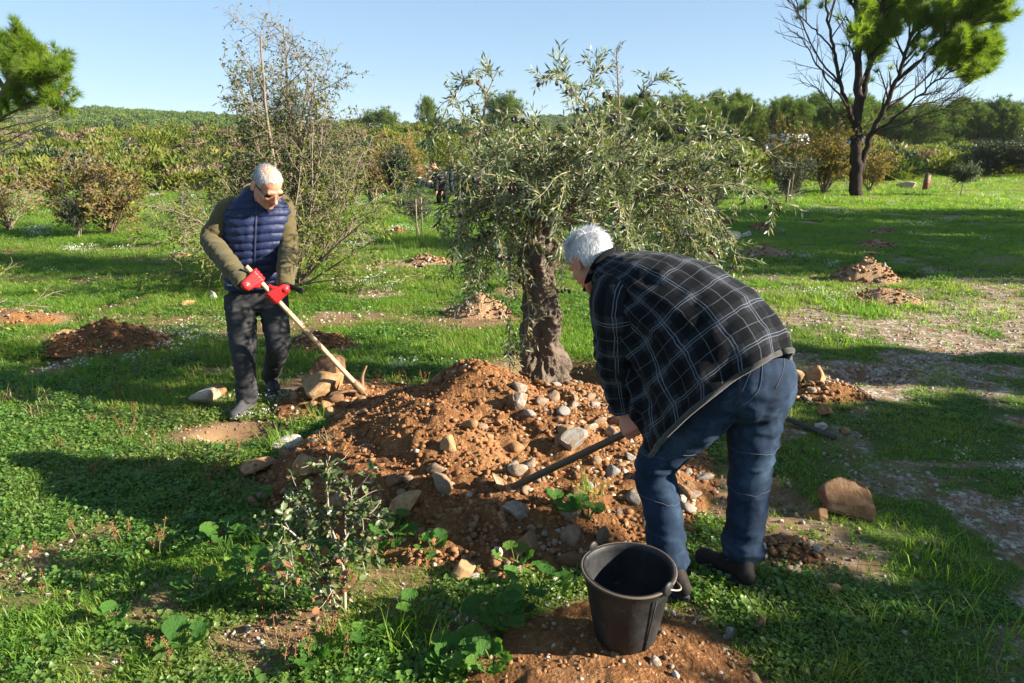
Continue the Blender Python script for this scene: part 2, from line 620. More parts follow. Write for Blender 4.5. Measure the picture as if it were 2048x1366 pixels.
def m_soil(name, tint=(1, 1, 1), light=.0):
    g = G(name, .95, .08)
    p = g.pos()
    n1 = g.noise(p, 3.0, 6, .62); n2_ = g.noise(p, 30, 5, .7); n3 = g.noise(p, 120, 3, .7)
    c = g.ramp(n1, [(.30, (.095, .040, .017)), (.5, (.185, .084, .034)), (.72, (.30, .150, .064))])
    c = g.mix(g.step(n2_, .5, .75), c, (.40, .215, .095))
    v = g.voro(p, 70, 'F1', 'Color')
    sep = g.n("ShaderNodeSeparateColor"); g.link(v, sep.inputs[0])
    c = g.mix(g.math('MULTIPLY', g.step(sep.outputs[1], .80, .9), .45), c, (.30, .17, .085))
    c = g.mix(g.math('MULTIPLY', g.step(g.noise(p, 1.1, 3, .5), .50, .66), .55), c, (.085, .040, .020))
    if light: c = g.mix(light, c, (.42, .31, .20))
    c = g.mix(1.0, c, tint, 'MULTIPLY')
    g.color(c)
    h = g.math('ADD', g.math('MULTIPLY', n2_, .7), g.math('ADD', g.math('MULTIPLY', n3, .35), g.math('MULTIPLY', g.voro(p, 60), .4)))
    g.bump(h, .9, .02)
    return g.m
M_SOIL = m_soil("dug_red_soil")
M_SOIL_PALE = m_soil("dry_pale_soil", (1.0, 1.0, 1.0), .45)

def m_stone(name, a, b, c, dirt):
    g = G(name, .85, .25)
    p = g.coord("Object"); r = g.objrand()
    n1 = g.noise(p, 2.3, 5, .6); n2_ = g.noise(p, 9, 5, .65); n3 = g.noise(p, 40, 3, .7)
    base = g.ramp(g.math('ADD', g.math('MULTIPLY', n2_, .65), g.math('MULTIPLY', r, .35)), [(.25, a), (.5, b), (.75, c)])
    base = g.mix(g.math('MULTIPLY', g.step(g.math('ADD', n1, g.math('MULTIPLY', g.math('SUBTRACT', r, .5), .35)), .36, .60), .9), base, dirt)
    base = g.mix(g.math('MULTIPLY', g.step(n3, .62, .75), .35), base, (.10, .06, .035))
    g.color(base)
    g.bump(g.math('ADD', n2_, g.math('MULTIPLY', n3, .4)), .6, .02)
    return g.m
M_ST = {
    'mixed': m_stone("limestone_mixed", (.20, .13, .085), (.31, .23, .155), (.43, .35, .26), (.25, .125, .055)),
    'pale': m_stone("limestone_pale", (.46, .42, .38), (.58, .54, .49), (.66, .63, .59), (.42, .30, .19)),
    'ochre': m_stone("limestone_ochre", (.30, .18, .085), (.42, .27, .14), (.52, .38, .22), (.28, .14, .06)),
    'brown': m_stone("stone_brown", (.17, .095, .05), (.25, .15, .08), (.34, .22, .13), (.17, .085, .04)),
    'grey': m_stone("limestone_grey", (.22, .20, .18), (.33, .31, .28), (.43, .41, .38), (.26, .17, .10)),
}

def build_ground():
    ys = [-7.0]
    while ys[-1] < 1600:
        y = ys[-1]
        ys.append(y + (.20 if y < .8 else max(.045, .011 * y)))
    ys = np.array(ys)
    u = np.linspace(-1, 1, 301)
    u = np.sign(u) * (.55 * np.abs(u) + .45 * np.abs(u) ** 3)
    half = 7.5 + 1.55 * np.clip(ys, 0, None)
    X = u[None, :] * half[:, None]
    Y = np.repeat(ys[:, None], len(u), 1)
    Z = gz(X, Y)
    Z = Z - sstep(115, 260, Y) * 5.0
    near = 1 - sstep(12, 20, Y)
    Z = Z + near * (.010 * n2(X, Y, 7, 2, 71))
    V = np.stack([X, Y, Z], -1).reshape(-1, 3)
    f = ring_faces(len(ys), len(u), False)
    me = np_mesh("ground", V, [f], M_GROUND, vattr={"bare": bare(X, Y).ravel(), "gravel": gravel(X, Y).ravel(), "dist": np.hypot(X, Y).ravel()})
    o = obj("ground", me)
    tag(o, kind="structure")
    return o
GROUND = build_ground()

# ------------------------------------------------------------------ stones
def ico(sub):
    bm = bmesh.new()
    bmesh.ops.create_icosphere(bm, subdivisions=sub, radius=1.0)
    v = np.array([x.co[:] for x in bm.verts]); f = np.array([[q.index for q in p.verts] for p in bm.faces])
    bm.free()
    return v, f
ICO = {s: ico(s) for s in (1, 2, 3, 4)}

def stone_shape(sub, seed, cuts=9, flat=.75, rough=.05):
    r = np.random.default_rng(seed)
    v, f = ICO[sub]
    v = v.copy() * np.array([1.0, r.uniform(.65, .95), r.uniform(.5, .85) * flat / .75])
    for _ in range(cuts):
        n = r.normal(size=3); n /= np.linalg.norm(n)
        d = r.uniform(.30, .62)
        over = v @ n - d
        v = v - np.clip(over, 0, None)[:, None] * n[None, :] * .96
    if rough:
        v = v * (1 + rough * fbm(v * 2.3 + seed, 3, seed)[:, None] + rough * .35 * fbm(v * 8 + seed, 2, seed)[:, None])
    v /= np.abs(v).max()
    return v, f

STONE_V = [stone_shape(2, 100 + i, 6, .9, .0) for i in range(14)]
STONE_ME = {}
def stone_mesh(i, kind):
    k = (i, kind)
    if k not in STONE_ME:
        v, f = STONE_V[i]
        STONE_ME[k] = np_mesh("stone", v, [f], M_ST[kind], smooth=False)
    return STONE_ME[k]

def rock_mesh(seed, kind, cuts=10, flat=.75, sub=4, rough=.05):
    v, f = stone_shape(sub, seed, cuts, flat, rough)
    me = np_mesh("rock", v, [f], M_ST[kind], smooth=False)
    a = me.attributes.get("sharp_edge")
    return me

def grid_patch(fz, x0, x1, y0, y1, step, mat, name, keep=None, extra=None):
    xs = np.arange(x0, x1 + step, step); ys = np.arange(y0, y1 + step, step)
    X, Y = np.meshgrid(xs, ys)
    Z = fz(X, Y)
    if extra is not None: Z = Z + extra(X, Y)
    f = ring_faces(len(ys), len(xs), False)
    V = np.stack([X, Y, Z], -1).reshape(-1, 3)
    if keep is not None:
        k = keep(X, Y).ravel()
        f = f[k[f].any(axis=1)]
        used = np.unique(f)
        remap = -np.ones(len(V), int); remap[used] = np.arange(len(used))
        V = V[used]; f = remap[f]
    return np_mesh(name, V, [f], mat)

def stuff_stones(n, sampler, rmin, rmax, name, parent, kinds=('mixed',), seed=0, power=2.2, sink=.25, vmax=1.0):
    """many little stones joined in one mesh"""
    r = np.random.default_rng(seed)
    mb = MB()
    v0, f0 = ICO[1]
    P = sampler(n, r)
    for (x, y, z) in P:
        s = rmin + (rmax - rmin) * r.random() ** power
        sc = s * np.array([r.uniform(.8, 1.25), r.uniform(.7, 1.1), r.uniform(.5, .85)])
        vv = v0 * sc * (1 + .28 * r.normal(size=(len(v0), 1)).clip(-1, 1))
        a = r.uniform(0, 6.28); ca, sa = math.cos(a), math.sin(a)
        vv = np.stack([vv[:, 0] * ca - vv[:, 1] * sa, vv[:, 0] * sa + vv[:, 1] * ca, vv[:, 2]], 1)
        mb.add(vv + np.array([x, y, z + s * .3 - s * sink]), [f0], vmax * r.random() ** 1.35)
    o = obj(name, mb.mesh(name, M_PEBBLE, smooth=False), parent)
    tag(o, kind="stuff")
    return o
def m_pebble():
    g = G("pebbles", .9, .15)
    f = g.attr("v"); p = g.pos()
    c = g.ramp(f, [(0, (.15, .065, .026)), (.35, (.24, .11, .045)), (.6, (.31, .17, .08)), (.80, (.37, .25, .15)), (.94, (.44, .36, .28)), (1, (.52, .47, .41))])
    c = g.mix(g.math('MULTIPLY', g.noise(p, 60, 3, .6), .5), c, (.22, .12, .06))
    g.color(c); g.bump(g.noise(p, 150, 2, .6), .4, .004)
    return g.m
M_PEBBLE = m_pebble()

# ---- the heap itself, with its stones
HEAP = thing("soil_heap", "large heap of red soil and stones dug out beside the olive tree", "soil heap", (-.2, 3.7, 0))
hx, hy = HEAP.location.x, HEAP.location.y
def local_patch(fz, hfun, x0, x1, y0, y1, step, mat, cx, cy_, thr=.004, extra=None):
    me = grid_patch(fz, x0, x1, y0, y1, step, mat, "soil", keep=lambda X, Y: hfun(X, Y) > thr, extra=extra)
    n = len(me.vertices); co = np.empty(n * 3, np.float32); me.vertices.foreach_get("co", co)
    co = co.reshape(-1, 3) - np.array([cx, cy_, 0], np.float32); me.vertices.foreach_set("co", co.ravel()); me.update()
    return me
def rough_soil(X, Y):
    return .013 * n2(X, Y, 26, 2, 81) + .030 * np.clip(n2(X, Y, 14, 2, 83) - .08, 0, 1) + .022 * np.clip(n2(X, Y, 7, 2, 85), 0, 1)
obj("soil", local_patch(heap_z, heap, -1.9, 1.35, 2.4, 5.2, .014, M_SOIL, hx, hy, extra=rough_soil), HEAP)

def sample_heap(hfun, box_, wfun, n, r):
    out = []
    while len(out) < n:
        x = r.uniform(box_[0], box_[1], 4000); y = r.uniform(box_[2], box_[3], 4000)
        h = hfun(x, y)
        w = wfun(x, y, h)
        ok = (h > .006) & (r.random(4000) < w)
        for a, b in zip(x[ok], y[ok]):
            out.append((a, b))
    out = np.array(out[:n])
    return out
def w_heap(x, y, h):
    right = sstep(-.35, .25, x - .35 * (y - 3.6))
    edge = 1 - sstep(.06, .20, h)
    left = sstep(.75, 1.25, -x) * .7
    return np.clip(.05 + .85 * right + .40 * edge + left * .6, 0, 1)
r_ = np.random.default_rng(11)
pts = sample_heap(heap, (-1.8, 1.25, 2.45, 5.0), w_heap, 300, r_)
zz = surf(pts[:, 0], pts[:, 1])
for i, (x, y) in enumerate(pts):
    s = .015 + .046 * r_.random() ** 2.6
    lit = r_.random()
    kind = 'mixed' if lit < .5 else ('ochre' if lit < .72 else ('grey' if lit < .88 else 'brown'))
    if x > .0 and r_.random() < .25: kind = 'grey'
    o = obj("stone", stone_mesh(int(r_.integers(14)), kind), HEAP, (x - hx, y - hy, zz[i] + s * .28),
            (r_.uniform(-.6, .6), r_.uniform(-.6, .6), r_.uniform(0, 6.28)), (s * r_.uniform(.9, 1.35), s, s * r_.uniform(.75, 1.1)))
def samp_heap(n, r):
    p = sample_heap(heap, (-1.85, 1.3, 2.4, 5.1), lambda x, y, h: np.clip(.22 + .75 * sstep(-.3, .3, x - .3 * (y - 3.6)) + .3 * (1 - sstep(.05, .2, h)), 0, 1), n, r)
    return np.column_stack([p[:, 0] - hx, p[:, 1] - hy, surf(p[:, 0], p[:, 1])])
stuff_stones(5600, samp_heap, .004, .022, "small_stones", HEAP, seed=5)
def samp_clod(n, r):
    p = sample_heap(heap, (-1.85, 1.3, 2.4, 5.1), lambda x, y, h: np.clip(.85 - .5 * sstep(-.2, .4, x - .3 * (y - 3.6)), 0, 1), n, r)
    return np.column_stack([p[:, 0] - hx, p[:, 1] - hy, surf(p[:, 0], p[:, 1]) + .012])
stuff_stones(3600, samp_clod, .004, .020, "soil_clods", HEAP, seed=15, power=2.4, vmax=.5)

# ---- soil patch under the bucket
PATCH = thing("soil_patch", "low spread of red soil and grit under the black bucket", "soil patch", (.34, 1.86, 0))
obj("soil", local_patch(lambda x, y: gz0(x, y) + heap2(x, y) - .012, heap2, -.5, 1.2, 1.1, 2.6, .012, M_SOIL, .34, 1.86, .002, extra=lambda X, Y: .5 * rough_soil(X, Y)), PATCH)
def samp_patch(n, r):
    p = sample_heap(heap2, (-.4, 1.1, 1.2, 2.5), lambda x, y, h: np.full(x.shape, .8), n, r)
    return np.column_stack([p[:, 0] - .34, p[:, 1] - 1.86, surf(p[:, 0], p[:, 1])])
stuff_stones(1500, samp_patch, .003, .013, "grit", PATCH, seed=6)
p2 = sample_heap(heap2, (-.4, 1.1, 1.2, 2.5), lambda x, y, h: .2 + .8 * sstep(.3, .6, x), 46, r_)
for (x, y) in p2:
    s = .010 + .022 * r_.random() ** 2
    obj("stone", stone_mesh(int(r_.integers(14)), ('mixed', 'ochre', 'pale')[int(r_.integers(3))]), PATCH, (x - .34, y - 1.86, surfs(x, y) + s * .25),
        (r_.uniform(-.6, .6), r_.uniform(-.6, .6), r_.uniform(0, 6.28)), (s * 1.2, s, s * .8))

# ---- loose soil at the pick
DIG = thing("loose_soil", "loose crumbly red soil around the boulders at the pickaxe head", "soil patch", (-1.12, 4.55, 0))
obj("soil", local_patch(lambda x, y: gz0(x, y) + heap3(x, y) - .012, heap3, -2.0, -.3, 3.9, 5.2, .014, M_SOIL, -1.12, 4.55, .002, extra=rough_soil), DIG)
def samp_dig(n, r):
    p = sample_heap(heap3, (-1.9, -.4, 4.0, 5.15), lambda x, y, h: np.full(x.shape, .8), n, r)
    return np.column_stack([p[:, 0] + 1.12, p[:, 1] - 4.55, surf(p[:, 0], p[:, 1])])
stuff_stones(900, samp_dig, .005, .022, "grit", DIG, seed=8)
for (px, py, s) in [(590, 800, .05), (628, 812, .045), (652, 815, .05), (672, 800, .06), (690, 812, .045), (662, 832, .05), (640, 840, .03), (700, 790, .04), (725, 800, .04), (690, 835, .035)]:
    p = spx(px, py)
    obj("stone", stone_mesh(int(r_.integers(14)), ('mixed', 'ochre', 'brown')[int(r_.integers(3))]), DIG, (p.x + 1.12, p.y - 4.55, p.z + s * .3),
        (r_.uniform(-.4, .4), r_.uniform(-.4, .4), r_.uniform(0, 6.28)), (s * 1.2, s, s * .85))

# ---- named rocks: px, py of the foot centre, width px, height px, kind, seed, yaw, tilt, label
ROCKS = [
    (637, 795, 92, 52, 'ochre', 3, .2, 0, "big ochre boulder lying under the round brown boulder by the pickaxe"),
    (405, 812, 66, 40, 'pale', 5, 1.2, 0, "white rock in the grass left of the man in the vest"),
    (432, 797, 42, 34, 'ochre', 6, .4, 0, "small tan rock just behind the white rock in the grass"),
    (424, 598, 17, 26, 'pale', 8, .3, 0, "little white stone standing upright left of the man in the vest"),
    (375, 612, 26, 14, 'ochre', 9, .1, 0, "flat pinkish stone left of the upright white stone"),
    (358, 516, 40, 14, 'ochre', 10, .1, 0, "flat tan stone lying under the thorny tree branches"),
    (137, 672, 34, 20, 'ochre', 12, .5, 0, "smooth tan stone at the left end of the shaded soil pile"),
    (1703, 1036, 100, 82, 'brown', 14, 2.2, .25, "large angular brown rock alone on the shaded grass at right"),
    (1640, 1038, 46, 26, 'mixed', 15, .5, 0, "pale flat rock just left of the large angular brown rock"),
    (1625, 768, 62, 50, 'ochre', 16, .7, 0, "sunlit orange rock behind the hips of the man in plaid"),
    (1588, 772, 36, 40, 'ochre', 17, .1, 0, "narrow orange rock squeezed beside the plaid jacket hem"),
    (1652, 790, 34, 18, 'ochre', 18, .1, 0, "small orange rock in front of the sunlit orange rock"),
    (1652, 832, 36, 26, 'ochre', 19, 1.1, 0, "reddish rock in the grass right of the jeans"),
    (1548, 905, 40, 36, 'grey', 20, 1.7, 0, "grey rock beside the right knee of the jeans"),
    (1640, 862, 34, 22, 'pale', 21, 1.2, 0, "pale rock at the far end of the grey plank"),
    (1690, 866, 28, 14, 'ochre', 22, .2, 0, "low reddish stone right of the grey plank"),
    (925, 1158, 56, 42, 'ochre', 24, 2.6, 0, "flat pink rock lying alone in front of the heap"),
    (1140, 1140, 56, 46, 'brown', 25, .6, 0, "dark brown rock at the heap foot left of the bucket"),
    (1055, 1102, 44, 42, 'mixed', 26, 1.6, .2, "brown and grey rock leaning at the front foot of the heap"),
    (990, 1126, 32, 42, 'pale', 27, .5, .3, "upright whitish rock leaning at the front foot of the heap"),
    (1212, 1088, 36, 48, 'mixed', 28, .5, .4, "pointed brown rock standing just behind the bucket rim"),
    (505, 952, 80, 46, 'ochre', 30, .4, .1, "long tan rock at the left foot of the heap"),
    (622, 964, 66, 80, 'ochre', 31, .9, .5, "tall tilted ochre slab on the left slope of the heap"),
    (580, 900, 70, 34, 'pale', 32, .2, 0, "flat bluish white rock on the upper left edge of the heap"),
    (815, 1025, 66, 50, 'ochre', 33, .7, .2, "yellowish rock half buried behind the holm oak shrub"),
    (900, 905, 38, 40, 'ochre', 34, .3, 0, "blocky sunlit stone in the middle of the heap"),
    (1040, 815, 40, 46, 'grey', 35, .9, .2, "grey white rock below the olive trunk on the heap"),
    (1150, 905, 60, 60, 'grey', 36, .5, .2, "largest grey rock on the right slope of the heap"),
    (1820, 375, 42, 14, 'pale', 38, .1, 0, "low pale boulder in the grass left of the short post"),
    (1465, 480, 36, 28, 'pale', 40, .8, 0, "larger white boulder of the pair behind the olive branches"),
    (1492, 476, 20, 20, 'pale', 41, .2, 0, "smaller white boulder of the pair behind the olive branches"),
    (1385, 480, 40, 24, 'pale', 42, .2, 0, "white rock hidden among the hanging olive twigs"),
    (1745, 510, 22, 8, 'brown', 43, .1, 0, "tiny brown stone on the lawn behind the soil piles"),
    (1626, 556, 14, 9, 'ochre', 44, .1, 0, "small round stone left of the conical soil pile"),
    (1870, 1098, 22, 16, 'brown', 45, .1, 0, "small rusty stone in the shaded grass at far right"),
    (1668, 1187, 28, 22, 'ochre', 46, .1, 0, "tan pebble in shade right of the work shoes"),
    (1110, 672, 13, 12, 'pale', 47, .2, 0, "small cream stone right of the olive trunk"),
    (1525, 1262, 34, 30, 'brown', 48, .3, 0, "brown stone at the right edge of the soil under the bucket"),
    (1460, 1275, 34, 22, 'grey', 49, .8, 0, "flat grey stone right of the bucket"),
    (1310, 1300, 6, 5, 'pale', 50, .8, 0, None),
]
def hero(px, py, w, h, kind, seed, yaw, tilt, label):
    p = spx(px, py)
    dist = (p - cam.location).dot(ray(1024, 683))
    k = dist / FPX
    W = w * k; H = h * k / max(.45, math.cos(math.atan2(CAM_H - p.z, p.y)) + .12)
    me = rock_mesh(seed, kind, 9, .85)
    o = obj("rock", me, None, (p.x, p.y + W * .15, p.z + H * .36), (tilt, -tilt * .5, yaw), (W * .55, W * .5, H * .62))
    tag(o, label, "rock")
    return o
for q in ROCKS:
    if q[-1]: hero(*q)
# the round boulder resting on the big ochre one
_p = spx(637, 795)
o = obj("rock", rock_mesh(77, 'brown', 6, .85, 4, .10), None, (_p.x + .06, _p.y + .14, _p.z + .165), (.2, .1, .5), (.135, .125, .105))
tag(o, "round brown boulder caked in soil on top of the ochre boulder", "rock")

# ---- smaller soil piles in the field
def pile(px, py, w, h, label, mat=None, seed=0, nst=60):
    p = spx(px, py)
    k = (p - cam.location).dot(ray(1024, 683)) / FPX
    rx = w * k * .62; ry = max(rx * .62, .15); H = h * k * 1.25
    t = thing("soil_pile", label, "soil pile", (p.x, p.y, p.z))
    def hf(X, Y):
        r = np.hypot(X / rx, Y / ry) + .22 * n2(X + seed * 3.1, Y, 1.3 / max(rx, .2), 3, seed)
        s = H * np.clip(1 - r, 0, 1) ** .8
        return s + sstep(0, H * .3, s) * H * .22 * n2(X + seed, Y, 9, 3, seed + 1)
    n = 46
    xs = np.linspace(-1.3 * rx, 1.3 * rx, n); ys_ = np.linspace(-1.3 * ry, 1.3 * ry, n)
    X, Y = np.meshgrid(xs, ys_)
    g0 = gz0(X + p.x, Y + p.y) - p.z
    Hh = hf(X, Y)
    V = np.stack([X, Y, g0 + Hh - .012], -1).reshape(-1, 3)
    f = ring_faces(n, n, False)
    kk = (Hh.ravel() > .002)
    f = f[kk[f].any(axis=1)]
    obj("soil", np_mesh("soil", V, [f], mat or M_SOIL_PALE), t)
    r = np.random.default_rng(seed + 90)
    def smp(nn, rr):
        x = rr.uniform(-rx, rx, nn * 8); y = rr.uniform(-ry, ry, nn * 8)
        hh = hf(x, y); k = np.where(hh > .004)[0][:nn]
        return np.column_stack([x[k], y[k], gz0(x[k] + p.x, y[k] + p.y) - p.z + hh[k]])
    a, b = (.006, .026) if p.y < 9 else (.010, .036)
    stuff_stones(int(nst * 1.5), smp, a, b, "small_stones", t, seed=seed + 7, power=2.8)
    for (x, y, z) in smp(6, r):
        s = b * r.uniform(.7, 1.25)
        obj("stone", stone_mesh(int(r.integers(14)), ('mixed', 'grey', 'ochre', 'pale')[int(r.integers(4))]), t, (x, y, z + s * .2), (r.uniform(-.5, .5), r.uniform(-.5, .5), r.uniform(0, 6)), (s * 1.2, s, s * .8))
    return t
pile(225, 690, 200, 44, "shaded soil and rubble pile in the grass at far left", M_SOIL, 1, 260)
pile(960, 628, 110, 36, "stony pale soil pile left of the olive trunk", None, 2, 160)
pile(857, 525, 70, 14, "small gravel pile on the sunny lawn behind the fallen grass", None, 3, 80)
pile(640, 690, 120, 26, "reddish soil spoil behind the pickaxe handle", M_SOIL, 4, 120)
pile(1528, 512, 96, 18, "rubble pile touching the shadow edge above the plaid back", None, 5, 90)
pile(1730, 560, 120, 34, "conical soil pile with a dug hole behind it", None, 6, 160)
pile(1765, 600, 140, 20, "long low gravel pile in front of the conical soil pile", None, 7, 130)
pile(1750, 495, 80, 14, "stony pile in the shaded lawn behind the conical pile", None, 8, 70)
pile(1765, 466, 60, 9, "faint pale pile farthest back in the shaded lawn", None, 9, 50)
pile(1522, 460, 56, 12, "brown soil pile right of the white boulders", M_SOIL, 10, 60)
pile(1455, 447, 40, 10, "brown soil pile just behind the white boulders", M_SOIL, 14, 40)
pile(30, 640, 130, 22, "reddish soil pile cut by the left picture edge", M_SOIL, 11, 100)
pile(795, 466, 36, 10, "tiny brown molehill in the shaded lawn by the staked sapling", M_SOIL, 12, 30)
pile(1650, 790, 150, 22, "orange soil rubble under the sunlit orange rock", M_SOIL, 13, 150)
pile(1580, 1105, 110, 16, "heap of small stones behind the heel of the work shoe", M_SOIL, 15, 130)
# ------------------------------------------------------------------ people: materials
def m_skin(name, base, red):
    g = G(name, .5, .35)
    p = g.coord("Object")
    n = g.noise(p, 14, 5, .6)
    g.color(g.mix(g.step(n, .35, .7), base, red))
    g.b.inputs["Subsurface Weight"].default_value = .12
    g.b.inputs["Subsurface Radius"].default_value = (.012, .004, .002)
    g.bump(g.noise(p, 160, 3, .6), .25, .002)
    return g.m
M_SKIN = m_skin("skin_tan", (.52, .27, .17), (.50, .19, .12))
M_SKIN2 = m_skin("skin_ruddy", (.46, .22, .15), (.47, .15, .11))

def m_cloth(name, a, b, sc=22, rough=.9, bump=.35, weave=420, sheen=.0):
    g = G(name, rough, .15)
    p = g.coord("Object")
    n = g.noise(p, sc, 5, .6); w = g.noise(p, weave, 2, .5)
    g.color(g.mix(g.math('ADD', g.math('MULTIPLY', n, .8), g.math('MULTIPLY', w, .25)), a, b))
    g.bump(g.math('ADD', g.math('MULTIPLY', n, .6), g.math('MULTIPLY', w, .35)), bump, .006)
    if sheen: g.b.inputs["Sheen Weight"].default_value = sheen
    return g.m
M_HOODIE = m_cloth("olive_fleece", (.060, .048, .020), (.105, .085, .040), 18, .95, .3, 380, .15)
M_DARK_JEAN = m_cloth("charcoal_denim", (.022, .022, .025), (.055, .054, .056), 16, .9, .3, 600)
M_BLACK = m_cloth("black_fabric", (.008, .008, .009), (.020, .020, .022), 20, .85, .3)
M_SHOE_GREY = m_cloth("dark_grey_shoe", (.03, .03, .034), (.07, .07, .075), 40, .7, .4)
M_SOLE = m_cloth("sole_rubber", (.05, .045, .04), (.11, .10, .09), 30, .8, .4)
M_SHOE_BR = m_cloth("brown_shoe_leather", (.010, .009, .010), (.030, .022, .019), 30, .7, .4)
M_SHOE_NAVY = m_cloth("navy_shoe_panel", (.012, .014, .024), (.03, .033, .05), 30, .6, .3)

def m_vest():
    g = G("navy_down_nylon", .55, .35)
    p = g.coord("Object")
    n = g.noise(g.map(p, (1, 1, 2.6)), 34, 4, .6)
    g.color(g.mix(g.noise(p, 9, 3, .6), (.008, .014, .050), (.014, .024, .075)))
    g.bump(n, .45, .007)
    return g.m
M_VEST = m_vest()
def m_glove():
    g = G("red_coated_glove", .38, .45)
    p = g.coord("Object")
    g.color(g.mix(g.noise(p, 30, 4, .6), (.34, .010, .014), (.55, .030, .032)))
    g.bump(g.noise(p, 90, 4, .6), .35, .004)
    return g.m
M_GLOVE = m_glove()

def m_denim():
    g = G("blue_denim", .88, .15)
    p = g.coord("Object")
    n = g.noise(p, 5.0, 4, .55); w = g.noise(g.map(p, (1, 1, .25)), 500, 2, .5); f = g.noise(p, 26, 5, .65)
    c = g.ramp(g.math('ADD', g.math('MULTIPLY', n, .72), g.math('MULTIPLY', f, .28)), [(.34, (.006, .011, .024)), (.48, (.013, .026, .052)), (.60, (.038, .065, .105)), (.74, (.10, .145, .20))])
    c = g.mix(g.math('MULTIPLY', w, .30), c, (.016, .030, .055))
    g.color(c)
    g.bump(g.math('ADD', g.math('MULTIPLY', f, .7), g.math('MULTIPLY', w, .3)), .4, .006)
    return g.m
M_DENIM = m_denim()
def flat(name, c, rough=.7, spec=.3, metal=0.0):
    g = G(name, rough, spec)
    p = g.coord("Object")
    n = g.noise(p, 25, 4, .6)
    g.color(g.mix(n, tuple(x * .82 for x in c), tuple(min(1, x * 1.15) for x in c)))
    g.b.inputs["Metallic"].default_value = metal
    return g.m
M_STITCH = flat("pale_stitching", (.085, .10, .13))
M_GLASS_DK = flat("dark_lens", (.012, .011, .010), .08, .6)
M_FRAME = flat("black_frame", (.012, .014, .018), .3, .5)
M_ZIP = flat("zip_tape", (.020, .024, .060), .5, .4)
M_EYE = flat("eye_white", (.65, .6, .56), .25, .5)

def m_plaid():
    g = G("plaid_flannel", .95, .1)
    uv = g.n("ShaderNodeTexCoord").outputs["UV"]
    sx = g.n("ShaderNodeSeparateXYZ"); g.link(uv, sx.inputs[0])
    wob = g.math('MULTIPLY', g.math('SUBTRACT', g.noise(g.coord("Object"), 9, 3, .5), .5), .030)
    def band(axis):
        x = g.math('ADD', axis, wob)
        P = .150
        def tri(off, w, soft=.0012):
            t = g.math('ABSOLUTE', g.math('SUBTRACT', g.math('MODULO', g.math('ADD', x, 30 * P + off), P), P / 2))
            return g.math('SUBTRACT', 1.0, g.step(t, w, w + soft))
        wide = tri(.0, .027, .002)          # wide grey band
        line = g.math('MAXIMUM', tri(.0055, .0009), tri(-.0055, .0009))
        mid = tri(P / 2, .0009)
        return wide, line, mid
    wx, lx, mx = band(sx.outputs[0]); wy, ly, my = band(sx.outputs[1])
    w = g.math('MULTIPLY', g.math('ADD', wx, wy), .5)
    c = g.ramp(w, [(0, (.0035, .004, .0055)), (.5, (.0095, .0105, .0135)), (1, (.026, .028, .034))])
    l = g.math('MAXIMUM', g.math('MULTIPLY', g.math('MAXIMUM', lx, ly), .9), g.math('MULTIPLY', g.math('MAXIMUM', mx, my), .50))
    fz = g.noise(g.coord("Object"), 300, 3, .6)
    l = g.math('MULTIPLY', l, g.math('ADD', .45, g.math('MULTIPLY', fz, .8)), clamp=True)
    c = g.mix(l, c, (.150, .175, .215))
    c = g.mix(g.math('MULTIPLY', g.noise(g.coord("Object"), 7, 4, .6), .25), c, (.018, .019, .023))
    g.color(c)
    g.b.inputs["Sheen Weight"].default_value = .03
    g.bump(g.math('ADD', g.math('MULTIPLY', fz, .5), g.math('MULTIPLY', g.noise(g.coord("Object"), 30, 4, .6), .5)), .35, .006)
    return g.m
M_PLAID = m_plaid()
M_LINING = m_cloth("fleece_lining", (.030, .029, .027), (.065, .062, .056), 60, .95, .6, 300, .2)
def m_hair(name, a, b):
    g = G(name, .55, .4)
    g.color(g.mix(g.attr("v"), a, b))
    g.leafy(g.mix(g.attr("v"), a, b), .25)
    return g.m
M_HAIR_W = m_hair("white_hair", (.62, .62, .64), (.85, .85, .86))
M_HAIR_G = m_hair("grey_hair", (.36, .36, .37), (.74, .74, .75))
M_HAIR_D = m_hair("dark_hair", (.012, .010, .009), (.030, .024, .02))

# ------------------------------------------------------------------ people: shapes
def tf(M, vp):
    v, p = vp[0], vp[1]
    A = np.array(M)
    return v @ A[:3, :3].T + A[:3, 3], p

def frame(loc, fwd, up):
    f = Vector(fwd).normalized()
    x = f.cross(Vector(up)).normalized()
    u = x.cross(f)
    M = Matrix((x, f, u)).transposed().to_4x4()
    M.translation = Vector(loc)
    return M                                  # columns: right, forward, up

